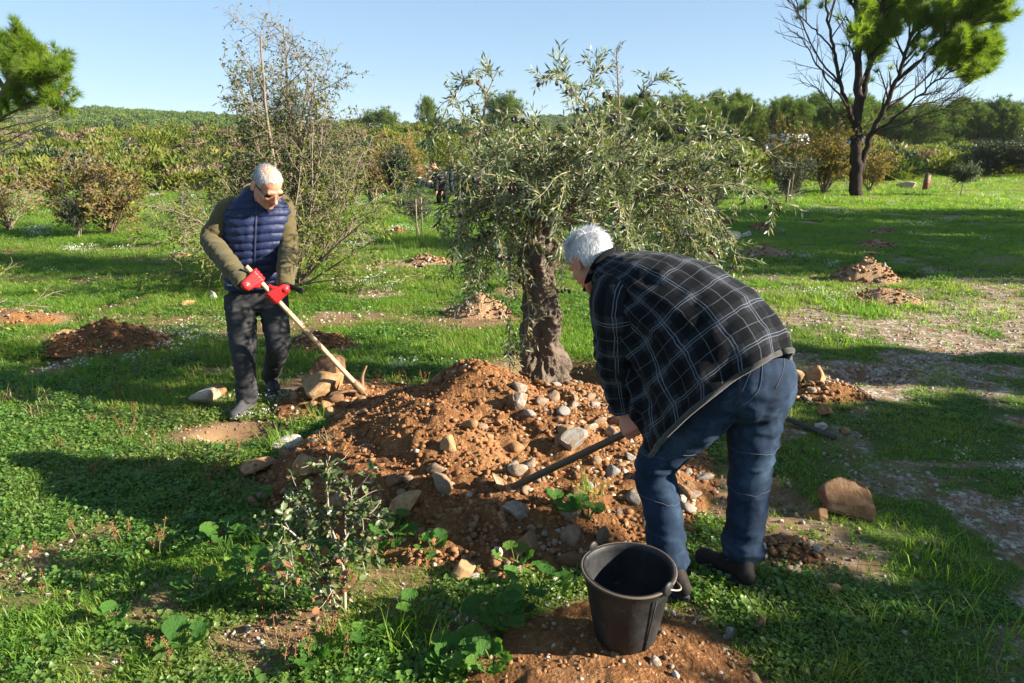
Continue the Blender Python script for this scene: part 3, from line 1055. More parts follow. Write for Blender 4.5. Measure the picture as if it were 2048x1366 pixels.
def add_head(mb, M, s=1.0):
    S = M @ Matrix.Scale(s, 4)
    E = lambda c, r, rot=None, nu=24, nv=18: mb.add(*tf(S, ellipsoid(c, r, rot, nu, nv)))
    K = lambda a, b, ra, rb: mb.add(*tf(S, capsule(a, b, ra, rb, 14)))
    E((0, -.014, .036), (.077, .100, .086))
    E((0, .030, -.020), (.064, .070, .090))
    E((0, .028, -.072), (.054, .060, .046))
    E((0, .078, -.098), (.026, .020, .020))
    K((-.044, .030, -.085), (-.014, .078, -.104), .018, .014); K((.044, .030, -.085), (.014, .078, -.104), .018, .014)
    K((0, .096, .008), (0, .118, -.030), .009, .0135)
    E((-.0125, .106, -.037), (.0095, .012, .009)); E((.0125, .106, -.037), (.0095, .012, .009))
    K((-.040, .081, .024), (.040, .081, .024), .014, .014)
    E((-.042, .066, -.020), (.022, .024, .022)); E((.042, .066, -.020), (.022, .024, .022))
    K((-.018, .093, -.063), (.018, .093, -.063), .008, .008); K((-.016, .090, -.076), (.016, .090, -.076), .009, .009)
    for sx in (-1, 1):
        rot = Matrix.Rotation(-.25 * sx, 3, 'Z') @ Matrix.Rotation(.25, 3, 'X')
        mb.add(*tf(S, ellipsoid((sx * .083, -.012, -.004), (.0085, .021, .034), rot, 16, 12)))
        K((sx * .080, -.030, .016), (sx * .090, -.034, .006), .007, .007)
        K((sx * .090, -.034, .006), (sx * .086, -.016, -.034), .007, .009)
        K((sx * .081, -.026, .020), (sx * .088, -.002, .026), .0065, .006)

def hair_strands(M, s, n, length, mask, comb, mat, parent, seed=0, width=.0016, cap=True, rads=(.079, .103, .089)):
    """tapered locks rooted on the skull; mask(p)->probability on unit skull, comb(p)->local direction"""
    r = np.random.default_rng(seed)
    mb = MB()
    c0 = np.array([0, -.014, .036]); rad = np.array(rads)
    A = np.array(M)[:3, :3] * s; t = np.array(M)[:3, 3]
    if cap:
        v, f = ICO[4]
        keep = np.array([mask(p) for p in v]) > .3
        ff = f[keep[f].all(axis=1)]
        vv = v * (rad * .992) * (1 + .012 * fbm(v * 9, 3, seed)[:, None]) + c0
        mb.add(vv @ A.T + t, [ff], .25)
    k = 0
    while k < n:
        d = r.normal(size=3); d /= np.linalg.norm(d)
        if r.random() > mask(d): continue
        k += 1
        root = d * rad * .985 + c0
        nrm = d / rad; nrm /= np.linalg.norm(nrm)
        g = np.asarray(comb(d), float); g = g - nrm * g.dot(nrm)
        g = g / (np.linalg.norm(g) + 1e-6) + r.normal(size=3) * .28
        L = length(d) * r.uniform(.6, 1.25)
        lift = r.uniform(.18, .55)
        p1 = root + nrm * L * lift * .6 + g * L * .45
        p2 = root + nrm * L * lift * .8 + g * L * 1.0
        side = np.cross(g, nrm); side /= np.linalg.norm(side) + 1e-9
        w = width * r.uniform(.6, 1.5)
        vv = np.array([root - side * w, root + side * w, p1 + side * w * .8, p1 - side * w * .8, p2]) @ A.T + t
        mb.add(vv, [np.array([[0, 1, 2, 3]]), np.array([[3, 2, 4]])], r.random())
    return obj("hair", mb.mesh("hair", mat), parent)

def limb(mb, pts, rad, sub=5, ns=18, **k):
    v, p, _ = tube(pts, rad, ns, sub=sub, **k)
    mb.add(v, p)

def grip(mb, c, axis, n, bdir, RH, grow=0.0, flip=1):
    """hand closed on a bar. c: point on bar, axis: towards thumb side, n: back-of-hand normal, bdir: towards wrist. returns wrist"""
    a = Vector(axis).normalized()
    n = Vector(n); n = (n - a * n.dot(a)).normalized()
    b = a.cross(n)
    if b.dot(Vector(bdir)) < 0: b = -b
    c = Vector(c)
    fr = .0092 + grow
    def pol(ang, rr, off):                      # angle 0 = n side, positive turns to the finger (-b) side
        return c + a * off + (n * math.cos(R(ang)) - b * math.sin(R(ang))) * rr
    wrist = c + n * (RH + .018) + b * .082 - a * .004
    offs = (.034, .0115, -.011, -.032)
    lens = (1.0, 1.08, 1.02, .85)
    for o, l in zip(offs, lens):
        rr = RH + fr * .95
        k = pol(22, rr + .005, o)
        mb.add(*capsule(wrist + a * o * .55, k, .0165 + grow, .0125 + grow, 12))
        p1 = pol(22 + 62 * l, rr + .004, o * 1.04); p2 = pol(22 + 128 * l, rr + .001, o * 1.02); p3 = pol(22 + 178 * l, rr, o)
        mb.add(*capsule(k, p1, fr * 1.12, fr * 1.04, 12)); mb.add(*capsule(p1, p2, fr * 1.04, fr, 12)); mb.add(*capsule(p2, p3, fr, fr * .88, 12))
    tb = wrist - b * .030 + a * .026 - n * .006
    t1 = pol(-62, RH + fr * 1.5, .048); t2 = pol(-118, RH + fr * 1.05, .062); t3 = pol(-168, RH + fr * .95, .066)
    mb.add(*capsule(wrist, tb, .017 + grow, .0145 + grow, 12)); mb.add(*capsule(tb, t1, .0145 + grow, fr * 1.2, 12))
    mb.add(*capsule(t1, t2, fr * 1.2, fr * 1.1, 12)); mb.add(*capsule(t2, t3, fr * 1.1, fr * .95, 12))
    return wrist

def wrinkle(v, nr, amp, sc=(9, 9, 9), seed=0, sharp=True):
    q = v * np.asarray(sc)
    n = fbm(q + .35 * np.stack([fbm(q * .6, 2, seed + 5), fbm(q * .6 + 9, 2, seed + 6), fbm(q * .6 + 19, 2, seed + 7)], 1), 4, seed)
    if sharp: n = (1 - 2 * np.abs(n)) * .6 + n * .4
    return v + nr * (amp * n)[:, None]

def folds(v, nr, axis, origin, along, across, amp, seed, mask=1.0):
    """cloth folds running across a limb: ridged noise squeezed along the limb axis"""
    ax = np.array(Vector(axis).normalized()); q = v - np.array(tuple(origin))
    al = q @ ax
    q = q * across + np.outer(al * (along - across), ax)
    q = q + .6 * np.stack([vnoise(v * 7 + 3, seed), vnoise(v * 7 + 13, seed + 1), vnoise(v * 7 + 23, seed + 2)], 1)
    n = 1 - 2.2 * np.abs(fbm(q, 2, seed + 3))
    n = n * (.55 + .45 * vnoise(v * 5 + 31, seed + 4))
    return v + nr * (amp * n * mask)[:, None]

def shoe(parent, heel, toe, up_pt, mat, mat2, L=.29, W=.052):
    """heel, toe: ground points; up_pt: ankle"""
    heel = Vector(heel); toe = Vector(toe)
    f = (toe - heel).normalized(); up = Vector((0, 0, 1)); up = (up - f * up.dot(f)).normalized()
    M = frame(heel, f, up)
    L = (toe - heel).length
    mb = MB()
    E = lambda c, r: mb.add(*tf(M, ellipsoid(c, r)))
    E((0, .045, .050), (.036, .046, .045)); E((0, .10, .050), (.037, .07, .046)); E((0, .17, .042), (.042, .075, .036)); E((0, L - .062, .034), (.044, .062, .030))
    E((0, .135, .060), (.030, .06, .042))
    Mi = M.inverted(); a = Mi @ Vector(up_pt)
    mb.add(*tf(M, capsule((0, .05, .055), tuple(a), .042, .044, 14)))
    v, nr, p = remesh(mb, .0065, 3)
    PL = np.array(parent.location)
    o = obj("shoe", np_mesh("shoe", v - PL, p, mat), parent)
    # sole
    th = np.linspace(0, 2 * math.pi, 40, endpoint=False)
    yy = L / 2 - (L / 2) * np.cos(th)
    xx = np.sin(th) * (W - .010 * np.cos(th) + .004 * np.cos(2 * th))
    rings = []
    for z, s in ((0.0, .93), (.010, 1.0), (.024, 1.0), (.032, .95)):
        rings.append(np.stack([xx * s, L / 2 + (yy - L / 2) * (s * .985 + .015), np.full(40, z)], 1))
    V = np.vstack(rings + [[[0, L / 2, 0], [0, L / 2, .032]]])
    j = np.arange(40)
    pol = [ring_faces(4, 40)[:, ::-1], np.stack([np.full(40, 160), j, (j + 1) % 40], 1), np.stack([np.full(40, 161), 120 + (j + 1) % 40, 120 + j], 1)]
    V, pol = tf(M, (V, pol))
    obj("sole", np_mesh("sole", V - PL, pol, mat2), o)
    # laces and toe band
    lb = MB()
    for k in range(5):
        y = .105 + k * .020; z = .104 - k * .0095
        lb.add(*tf(M, capsule((-.022, y, z - .004), (.022, y + .006, z - .004), .0028, .0028, 6)))
    obj("lace", lb.mesh("lace", M_STITCH if mat is M_SHOE_BR else M_SOLE), o).data.transform(Matrix.Translation(-Vector(parent.location)))
    return o

def snap_ring(bvh, C, U, V, rad, n=64, off=.0015):
    out = []
    for t in np.linspace(0, 2 * math.pi, n + 1):
        q = Vector(C) + (Vector(U) * math.cos(t) + Vector(V) * math.sin(t)) * rad
        loc, nor, _, _ = bvh.find_nearest(q)
        out.append(np.array(loc + nor * off))
    return out

# ================================================================== man in the navy vest
P1 = spx(500, 822)
MAN1 = thing("person", "man with grey hair, sunglasses, navy quilted vest and red gloves swinging a pickaxe", "person", (P1.x, P1.y, P1.z))
MAN1_INV = Matrix.Translation(-Vector(MAN1.location))
def loc1(mesh_v):            # parts are modelled in world space, stored relative to the person
    return mesh_v - np.array(MAN1.location)
# pickaxe line
PK_TOP = at(499, 540, 4.13); PK_HEAD = at(717, 774, 4.44)
PK_AX = (PK_HEAD - PK_TOP).normalized()
hR_c = PK_TOP + PK_AX * .055; hL_c = PK_TOP + PK_AX * .215
RH = .0155
def make_man1():
    T = MAN1
    up = Vector((0, 0, 1))
    yaw = R(16)
    f = Vector((math.sin(yaw), -math.cos(yaw), 0)); rt = f.cross(up)         # rt = his right = screen left
    gR = MB(); wR = grip(gR, hR_c, -PK_AX * -1, Vector((-.1, -.75, .65)), Vector((-1, .2, .35)), RH, .0012)
    gL = MB(); wL = grip(gL, hL_c, -PK_AX, Vector((.15, -.9, .35)), Vector((.35, .1, 1)), RH, .0012)
    for mb, w, nm in ((gR, wR, 0), (gL, wL, 1)):
        el = at(413, 486, 4.40) if nm == 0 else at(584, 492, 4.52)
        d = (el - w).normalized()
        mb.add(*capsule(w, w + d * .045, .027, .033, 16))
        v, nr, p = remesh(mb, .0042, 2, .4)
        go = obj("glove", np_mesh("glove", loc1(v), p, M_GLOVE), T)
        cv, cp, _ = tube([w + d * .012, w + d * .030, w + d * .050], [.0335, .036, .037], 24, sub=3)
        obj("cuff", np_mesh("cuff", loc1(cv), cp, M_BLACK), go)
        if nm == 1:                       # loose velcro strap
            s0 = w + d * .025 + Vector((.03, -.01, 0))
            sm = MB()
            pts = [s0, s0 + Vector((.045, -.01, -.012)), s0 + Vector((.085, -.01, -.035))]
            v2, p2, _ = tube(pts, [.016, .017, .014], 12, hint=(0, .1, 1), sub=4, rad2=[.0035] * 3)
            sm.add(v2, p2); 
            obj("strap", sm.mesh("strap", M_BLACK), go).data.transform(MAN1_INV)
    shR = at(459, 414, 4.52); shL = at(563, 410, 4.60)
    elR = at(421, 480, 4.44); elL = at(577, 492, 4.54)
    pel = at(513, 598, 4.62); hipR = at(481, 602, 4.58); hipL = at(546, 600, 4.66)
    knR = at(487, 706, 4.42); knL = at(557, 692, 4.52)
    anR = at(495, 798, 4.42); anL = at(541, 752, 4.86)
    neck = at(520, 395, 4.54)
    HD = at(535, 372, 4.40)
    hf = Vector((.62, -.52, -.72)).normalized()
    HM = frame(HD, hf, Vector((.35, -.35, .9)))
    # body
    b = MB()
    add_head(b, HM, 1.03)
    b.add(*capsule(HM @ Vector((0, -.02, -.06)), neck + Vector((0, .02, -.06)), .056, .064, 18))
    limb(b, [pel, (Vector(pel) + neck) / 2, neck - Vector((0, 0, .05))], [.09, .10, .085], 4, 20)
    for s, e, w in ((shR, elR, wR), (shL, elL, wL)):
        limb(b, [neck - Vector((0, 0, .05)), s, e, w], [.05, .045, .038, .026], 4, 14)
    for h, k, a in ((hipR, knR, anR), (hipL, knL, anL)):
        limb(b, [pel, h, k, a], [.08, .062, .045, .036], 4, 14)
    v, nr, p = remesh(b, .0052, 3, .45)
    body = obj("body", np_mesh("body", loc1(v), p, M_SKIN), T)
    # hair: short grey, thin on top
    def mask(d):
        x, y, z = d
        if z < -.35 + .75 * max(0, y): return 0.0
        if y > .62 - .35 * (1 - z) * 0 and z < .62: return 0.0
        if y > .45 and z < .45: return 0.0
        if z > .66 and abs(x) < .6 and y > -.35: return .22
        return 1.0
    hair_strands(HM, 1.03, 8000, lambda d: .0115, mask, lambda d: (d[0] * .4, .5, -.35), M_HAIR_G, T, 3, .0007, True).data.transform(MAN1_INV)
    # sunglasses
    gl = MB()
    g0 = obj("sunglasses", None, T) if False else None
    fr = MB()
    for sx in (-1, 1):
        fr.add(*tf(HM, capsule((sx * .066, .078, .008), (sx * .082, -.020, .012), .0035, .0035, 8)))
        ring = [(sx * (.034 + .027 * math.cos(t)), .098 - abs(.034 + .027 * math.cos(t)) * .28, -.002 + .019 * math.sin(t)) for t in np.linspace(0, 2 * math.pi, 20)]
        vv, pp, _ = tube(ring, .0030, 6)
        fr.add(*tf(HM, (vv, pp)))
    fr.add(*tf(HM, capsule((-.010, .108, .006), (.010, .108, .006), .003, .003, 8)))
    fo = obj("sunglasses", fr.mesh("sunglasses", M_FRAME), T); fo.data.transform(MAN1_INV)
    for sx in (-1, 1):
        ln = MB(); rot = Matrix.Rotation(sx * -.28, 3, 'Z')
        ln.add(*tf(HM, ellipsoid((sx * .034, .0885, -.002), (.027, .0035, .018), rot)))
        obj("lens", ln.mesh("lens", M_GLASS_DK), fo).data.transform(MAN1_INV)
    # trousers
    t = MB()
    t.add(*tf(frame(pel + Vector((0, 0, .02)), f, up), ellipsoid((0, 0, 0), (.180, .125, .13))))
    limb(t, [hipR + Vector((0, 0, .04)), hipR.lerp(knR, .45), knR, knR.lerp(anR, .5), anR + Vector((0, 0, .03)), anR + Vector((0, 0, -.012))], [.098, .092, .072, .066, .062, .066], 6, 24)
    limb(t, [hipL + Vector((0, 0, .04)), hipL.lerp(knL, .45), knL, knL.lerp(anL, .5), anL.lerp(knL, .06), anL + Vector((0, 0, -.01))], [.098, .090, .072, .064, .058, .060], 6, 24)
    v, nr, p = remesh(t, .0075, 5, .5)
    rel = v[:, 2] - gzs(P1.x, P1.y)
    v = wrinkle(v, nr, .0075, (8, 8, 15), 12)
    lowf = np.exp(-((rel - .12) / .10) ** 2) + .7 * np.exp(-((rel - .46) / .08) ** 2) + .6 * np.exp(-((rel - .72) / .07) ** 2)
    v = folds(v, nr, (.1, .1, 1), tuple(pel), 26, 7, .014, 61, .35 + lowf)
    obj("trousers", np_mesh("trousers", loc1(v), p, M_DARK_JEAN), T)
    # hoodie: sleeves, hood and torso as one garment
    h = MB()
    for s, e, w in ((shR, elR, wR), (shL, elL, wL)):
        d = (w - e).normalized()
        limb(h, [neck.lerp(s, .55) - Vector((0, 0, .03)), s - Vector((0, 0, .01)), s.lerp(e, .5), e, e.lerp(w, .5), w - d * .045, w - d * .022], [.065, .070, .066, .063, .056, .047, .040], 6, 24)
    limb(h, [pel + Vector((0, 0, .2)), neck - Vector((0, -.01, .06))], [.14, .12], 1, 24)
    # hood folded round the neck
    hd = []
    for tt in np.linspace(-150, 150, 15):
        q = HM.to_3x3() @ Vector((0, 0, 0))
        hd.append(neck + Vector((0, .015, .030)) + (-f * math.cos(R(tt)) * .082 + rt * math.sin(R(tt)) * .088) + up * (.030 * math.cos(R(tt))))
    v1, p1, _ = tube(hd, [.020] + [.034] * 13 + [.020], 14, sub=2)
    h.add(v1, p1)
    h.add(*capsule(neck - Vector((0, 0, .05)), neck + Vector((0, 0, .03)), .085, .072, 20))
    v, nr, p = remesh(h, .0075, 4, .5)
    v = wrinkle(v, nr, .006, (10, 10, 14), 22)
    for s, e, w, ph in ((shR, elR, wR, 0), (shL, elL, wL, 2)):
        ax = np.array((w - e).normalized()); q = v - np.array(e)
        al = q @ ax; dd = np.linalg.norm(q - np.outer(al, ax), axis=1)
        L = (w - e).length
        k = (dd < .095) * sstep(-.05, .03, al) * (1 - sstep(L * .86, L, al))
        v = folds(v, nr, (w - e), tuple(e), 30, 7, .012, 71 + ph, k)
        ax2 = np.array((s - e).normalized()); al2 = (v - np.array(e)) @ ax2
        v = folds(v, nr, (s - e), tuple(e), 18, 7, .012, 81 + ph, (dd < 9) * sstep(.0, .05, al2) * (np.linalg.norm(v - np.array(s.lerp(e, .5)), axis=1) < .2))
    obj("hoodie", np_mesh("hoodie", loc1(v), p, M_HOODIE), T)
    # quilted vest
    z0, z1 = .84, 1.515
    base = gzs(P1.x, P1.y)
    key = np.array([  # t, half width, half depth, forward shift
        (.00, .190, .140, .015), (.08, .196, .146, .018), (.22, .196, .145, .018), (.40, .200, .148, .020), (.58, .212, .150, .022),
        (.74, .214, .142, .012), (.84, .196, .124, .0), (.90, .160, .108, -.004), (.955, .112, .098, -.002), (1.0, .096, .094, .004)])
    nr_ = 150; ns = 120
    tt = np.linspace(0, 1, nr_)
    W = np.interp(tt, key[:, 0], key[:, 1]); D = np.interp(tt, key[:, 0], key[:, 2]); S = np.interp(tt, key[:, 0], key[:, 3])
    for arr in (W, D, S):
        k = np.ones(9) / 9; arr[:] = np.convolve(np.pad(arr, 4, mode='edge'), k, 'valid')
    lo = pel + Vector((0, -.0, .06)); hi = neck + Vector((0, 0, .045))
    lo.z = base + z0; hi.z = base + z1
    C = np.array([np.array(lo) * (1 - t_) + np.array(hi) * t_ for t_ in tt]) + np.outer(S, np.array(f))
    C = C + np.outer(-.030 * np.sin(tt * math.pi), np.array(f)) * 0
    th = np.arange(ns) / ns * 2 * math.pi               # 0 = front
    ex = 2.45
    cx = np.sign(np.cos(th)) * np.abs(np.cos(th)) ** (2 / ex); sx_ = np.sign(np.sin(th)) * np.abs(np.sin(th)) ** (2 / ex)
    zz_ = tt * (z1 - z0)
    TT, TH = np.meshgrid(zz_, th, indexing='ij')
    pitch = .0535
    ph = TT / pitch + .05 * np.sin(TH * 3) + .10 * fbm(np.stack([TT.ravel() * 9, np.cos(TH).ravel() * 2, np.sin(TH).ravel() * 2], 1), 2, 5).reshape(TT.shape)
    puff = np.abs(np.sin(math.pi * ph)) ** .55
    fade = 1 - .75 * sstep(.86, .93, tt)[:, None]
    micro = fbm(np.stack([np.cos(TH).ravel() * 13, np.sin(TH).ravel() * 13, TT.ravel() * 16], 1), 3, 15).reshape(TT.shape)
    crimp = np.sin(TH * 46 + 3 * micro) * (1 - puff) * .0020
    zipd = np.exp(-(np.minimum(TH, 2 * math.pi - TH) / .07) ** 2)
    bump = (.013 * puff - .006) * fade + .004 * micro + crimp - .010 * zipd
    dirv = cx[None, :, None] * np.array(f)[None, None, :] * D[:, None, None] + sx_[None, :, None] * np.array(rt)[None, None, :] * W[:, None, None]
    nn = dirv / np.linalg.norm(dirv, axis=2, keepdims=True)
    P = C[:, None, :] + dirv + nn * bump[:, :, None]
    # hem sags a little at the back, shoulders slope
    P[:, :, 2] -= (.022 * (np.abs(sx_)[None, :] ** 2) * sstep(.70, .90, tt)[:, None])
    fcs = ring_faces(nr_, ns)
    vo = obj("vest", np_mesh("vest", loc1(P.reshape(-1, 3)), [fcs], M_VEST), T)
    zp = MB()
    zl = [P[i, 0] + np.array(f) * .004 for i in range(2, nr_ - 6, 5)]
    vz, pz, _ = tube(zl, .007, 8, rad2=.0035, hint=np.array(rt))
    zp.add(vz, pz)
    obj("zip", zp.mesh("zip", M_ZIP), vo).data.transform(MAN1_INV)
    # rolled hem
    hm = [P[1, j] for j in range(0, ns, 2)]; hm.append(hm[0])
    vh, ph_, _ = tube(hm, .009, 8); obj("hem", np_mesh("hem", loc1(vh), ph_, M_VEST), vo)
    # small pale logo at the hem
    lg = MB()
    j = int(ns * .11)
    for k in range(5):
        q = P[8, j + k] + nn[8, j + k] * .003
        lg.add(*box(q, (.004, .003, .008)))
    obj("logo", lg.mesh("logo", flat("logo_white", (.7, .7, .72))), vo).data.transform(MAN1_INV)
    # shoes
    gR_ = spx(490, 836); 
    shoe(T, (anR.x + .015, anR.y + .075, gzs(anR.x, anR.y) + .004), (anR.x - .035, anR.y - .205, gzs(anR.x, anR.y - .2) + .006), anR + Vector((0, 0, .02)), M_SHOE_GREY, M_SOLE)
    tl = spx(566, 800)
    th_ = at(530, 752, 4.95)
    d = (Vector((tl.x, tl.y, tl.z + .006)) - Vector((anL.x - .02, anL.y + .075, .10))).normalized()
    hl = Vector((anL.x - .012, anL.y + .085, anL.z - .085)); hl.z = max(hl.z, .05)
    tip = Vector((hl.x + .085, hl.y - .255, surfs(hl.x + .08, hl.y - .25) + .008))
    shoe(T, hl, tip, anL + Vector((0, 0, .02)), M_SHOE_GREY, M_SOLE)
make_man1()

# ---- pickaxe
M_WOOD = (lambda g: (g.color(g.mix(g.noise(g.map(g.coord("Object"), (30, 30, 3)), 3, 5, .6), (.40, .25, .13), (.62, .43, .26))), g.m)[1])(G("pale_ash_wood", .6, .3))
M_WOOD_DK = (lambda g: (g.color(g.mix(g.noise(g.coord("Object"), 20, 5, .6), (.035, .024, .017), (.11, .072, .045))), g.m)[1])(G("worn_dark_wood", .55, .35))
def m_rust():
    g = G("rusty_steel", .65, .4)
    p = g.coord("Object"); n = g.noise(p, 30, 5, .65)
    g.color(g.ramp(n, [(.3, (.14, .075, .04)), (.55, (.24, .14, .08)), (.75, (.20, .17, .15))]))
    g.b.inputs["Metallic"].default_value = .35
    g.bump(n, .4, .004)
    return g.m
M_RUST = m_rust()
def place_world(o, parent):
    o.data.transform(Matrix.Translation(-Vector(parent.location)))
PICK = thing("pickaxe", "pickaxe with long pale wooden handle held by the man in the vest", "pickaxe", tuple(PK_HEAD))
def make_pick():
    a = PK_AX
    v, p, _ = tube([PK_TOP - a * .03, PK_TOP + a * .3, PK_HEAD - a * .12, PK_HEAD - a * .02], [.0145, .0150, .0165, .021], 16, sub=4)
    place_world(obj("handle", np_mesh("handle", v, p, M_WOOD), PICK), PICK)
    v, p, _ = tube([PK_HEAD - a * .055, PK_HEAD - a * .03, PK_HEAD + a * .035, PK_HEAD + a * .05], [.023, .027, .034, .030], 18, sub=2)
    place_world(obj("socket", np_mesh("socket", v, p, M_RUST), PICK), PICK)
    e1 = at(662, 792, 4.36); e2 = at(733, 731, 4.50)
    mid = PK_HEAD + a * .02
    v, p, _ = tube([e1, e1.lerp(mid, .5) - a * .012, mid, mid.lerp(e2, .5) - a * .012, e2], [.018, .017, .022, .014, .010], 10, hint=a.cross(e2 - e1), sub=5, rad2=[.006, .010, .018, .012, .006])
    place_world(obj("steel_head", np_mesh("steel_head", v, p, M_RUST), PICK), PICK)
make_pick()
# ================================================================== man in the plaid jacket
P2 = gp(1430, 1185); P2.z = gzs(P2.x, P2.y)
MAN2 = thing("person", "white-haired man in dark plaid jacket and jeans bending over a hoe", "person", (P2.x, P2.y, P2.z))
MAN2_INV = Matrix.Translation(-Vector(MAN2.location))
HOE_B = at(1018, 978, 3.02); HOE_L = at(1268, 858, 2.735)
HOE_AX = (HOE_L - HOE_B).normalized()
def make_man2():
    T = MAN2
    L2 = np.array(MAN2.location)
    up = Vector((0, 0, 1))
    pf = Vector((-.60, .80, 0)).normalized(); pr = pf.cross(up)          # pelvis forward / right
    sf = Vector((-.85, .53, 0)).normalized(); sr = sf.cross(up)          # shoulder forward / right
    pel = Vector((.945, 2.60, .90)); Sc = Vector((.515, 2.85, 1.215))
    shL = Sc - sr * .185 + Vector((0, 0, -.03)); shR = Sc + sr * .185 + Vector((0, 0, -.03))
    elL = at(1236, 735, 2.76); elR = Vector((.52, 3.0, .90))
    hb = MB(); hR = MB()
    wL = grip(hb, HOE_L, -HOE_AX, Vector((-.3, -.6, .5)), Vector((-.1, .1, 1)), .0165)
    cR = HOE_L + HOE_AX * .20
    wR = grip(hb, cR, -HOE_AX, Vector((.2, .7, .4)), Vector((-.3, .3, 1)), .0165)
    hipL = pel - pr * .10; hipR = pel + pr * .10
    knL = at(1313, 925, 2.66); knR = at(1502, 915, 2.60)
    anL = at(1338, 1120, 2.50); anR = at(1487, 1095, 2.56)
    neck = Sc + sf * .10 + Vector((0, 0, .035))
    HD = at(1180, 522, 2.97)
    hf = Vector((-.40, .64, -.66)).normalized()
    HM = frame(HD, hf, Vector((-.42, .48, .77)))
    b = MB()
    add_head(b, HM, 1.03)
    b.add(*capsule(HM @ Vector((0, -.03, -.05)), neck - sf * .02, .058, .066, 18))
    limb(b, [pel, pel.lerp(Sc, .5) + Vector((0, 0, .03)), Sc], [.12, .13, .11], 4, 20)
    for s, e, w in ((shL, elL, wL), (shR, elR, wR)):
        limb(b, [Sc, s, e, w], [.07, .055, .042, .027], 4, 14)
    for h, k, a in ((hipL, knL, anL), (hipR, knR, anR)):
        limb(b, [pel, h, k, a], [.09, .08, .055, .042], 4, 14)
    for vv, kk in zip([0], [0]): pass
    b.v += hb.v; 
    for k, fs in hb.f.items():
        b.f.setdefault(k, []).extend([q + b.n for q in fs]); b.fa.setdefault(k, []).extend(hb.fa[k])
    b.n += hb.n
    v, nr, p = remesh(b, .0050, 3, .45)
    obj("body", np_mesh("body", v - L2, p, M_SKIN2), T)
    def mask(d):
        x, y, z = d
        if y > .55 and z < .55: return 0.0
        if y > .30 and z < .10 - .3 * 0: return 0.0
        if z < -.62: return 0.0
        if abs(x) > .80 and -.1 < y < .25 and z < -.28: return 0.0
        if y > .05 and z < -.30: return 0.0
        return 1.0
    def ln(d): return .030 if d[2] > .1 else .024
    hair_strands(HM, 1.03, 9000, ln, mask, lambda d: (d[0] * .5 + .25, -.15 - .3 * d[1], -.6 if d[2] < .5 else -.05), M_HAIR_W, T, 5, .0011, True, rads=(.083, .107, .092)).data.transform(MAN2_INV)
    # jeans
    t = MB()
    tilt = Matrix.Rotation(0, 3, 'X')
    t.add(*tf(frame(pel + Vector((.01, -.015, 0)), pf, Vector((-.25, .33, 1))), ellipsoid((0, -.015, -.015), (.183, .150, .165))))
    t.add(*tf(frame(pel, pf, up), ellipsoid((-.078, -.065, -.04), (.090, .090, .11)))); t.add(*tf(frame(pel, pf, up), ellipsoid((.078, -.065, -.04), (.090, .090, .11))))
    limb(t, [hipL, hipL.lerp(knL, .4), knL, knL.lerp(anL, .45), knL.lerp(anL, .88), anL + Vector((0, 0, -.02))], [.112, .106, .083, .078, .072, .074], 6, 26)
    limb(t, [hipR, hipR.lerp(knR, .4), knR, knR.lerp(anR, .45), knR.lerp(anR, .88), anR + Vector((0, 0, -.035))], [.112, .108, .086, .080, .075, .077], 6, 26)
    v, nr, p = remesh(t, .0075, 5, .5)
    v = wrinkle(v, nr, .009, (6, 6, 11), 52)
    z = v[:, 2]
    k = 1.0 * np.exp(-((z - .13) / .08) ** 2) + .55 * np.exp(-((z - .50) / .08) ** 2) + .35 * np.exp(-((z - .76) / .05) ** 2)
    v = folds(v, nr, (.0, .0, 1), tuple(pel), 20, 6, .017, 161, .32 + k)
    v = folds(v, nr, (.5, .2, 1), tuple(pel), 11, 4, .014, 171, np.exp(-((z - .72) / .14) ** 2))
    jm = np_mesh("jeans", v - L2, p, M_DENIM)
    jo = obj("jeans", jm, T)
    bv = BVHTree.FromPolygons([Vector(q) for q in v], [list(map(int, q)) for pp in p for q in pp])
    def stitch(pts, nm="stitch", r=.0010):
        vv, pp, _ = tube(pts, r, 5); obj(nm, np_mesh(nm, vv - L2, pp, M_STITCH), jo)
    for kn, an, hp in ((knL, anL, hipL), (knR, anR, hipR)):
        for fr_, a_, b_ in ((.30, kn, an), (.16, kn, hp)):
            c = a_.lerp(b_, fr_)
            stitch(snap_ring(bv, c, (1, 0, 0), (0, 1, 0), .14))
    # seat seam and pocket edges
    def on(pxs, Y0=2.2):
        out = []
        for (a, b_) in pxs:
            d = ray(a, b_); o_ = Vector(cam.location)
            h = bv.ray_cast(o_, d.normalized())
            if h[0] is not None: out.append(np.array(h[0] + h[1] * .0015))
        return out
    for poly in ([(1522, 705), (1524, 740), (1519, 775), (1500, 800), (1478, 815)], [(1566, 700), (1568, 725), (1563, 750), (1550, 778)], [(1480, 755), (1478, 785), (1462, 800), (1440, 806)], [(1515, 710), (1490, 770), (1462, 830)]):
        q = on(np.array(catmull(np.array(poly, float), 8)))
        if len(q) > 3: stitch(q)
    # jacket: loft from hem to collar
    lat = [pr, pr.lerp(sr, .2), pr.lerp(sr, .4), pr.lerp(sr, .6), pr.lerp(sr, .8), sr, sr, sr, sr]
    rings = [  # dorsal point, ventral point, lateral half width
        (at(1566, 704, 2.42), at(1312, 918, 2.70), .225),
        (at(1548, 655, 2.46), at(1298, 868, 2.74), .232),
        (at(1492, 588, 2.54), at(1282, 812, 2.78), .236),
        (at(1430, 545, 2.62), at(1264, 752, 2.84), .240),
        (at(1368, 518, 2.70), at(1246, 702, 2.90), .238),
        (at(1312, 505, 2.77), at(1226, 652, 2.94), .215),
        (at(1268, 505, 2.83), at(1206, 610, 2.98), .165),
        (at(1240, 508, 2.87), at(1192, 588, 3.00), .110),
        (at(1226, 508, 2.90), at(1184, 572, 3.01), .088)]
    K = []
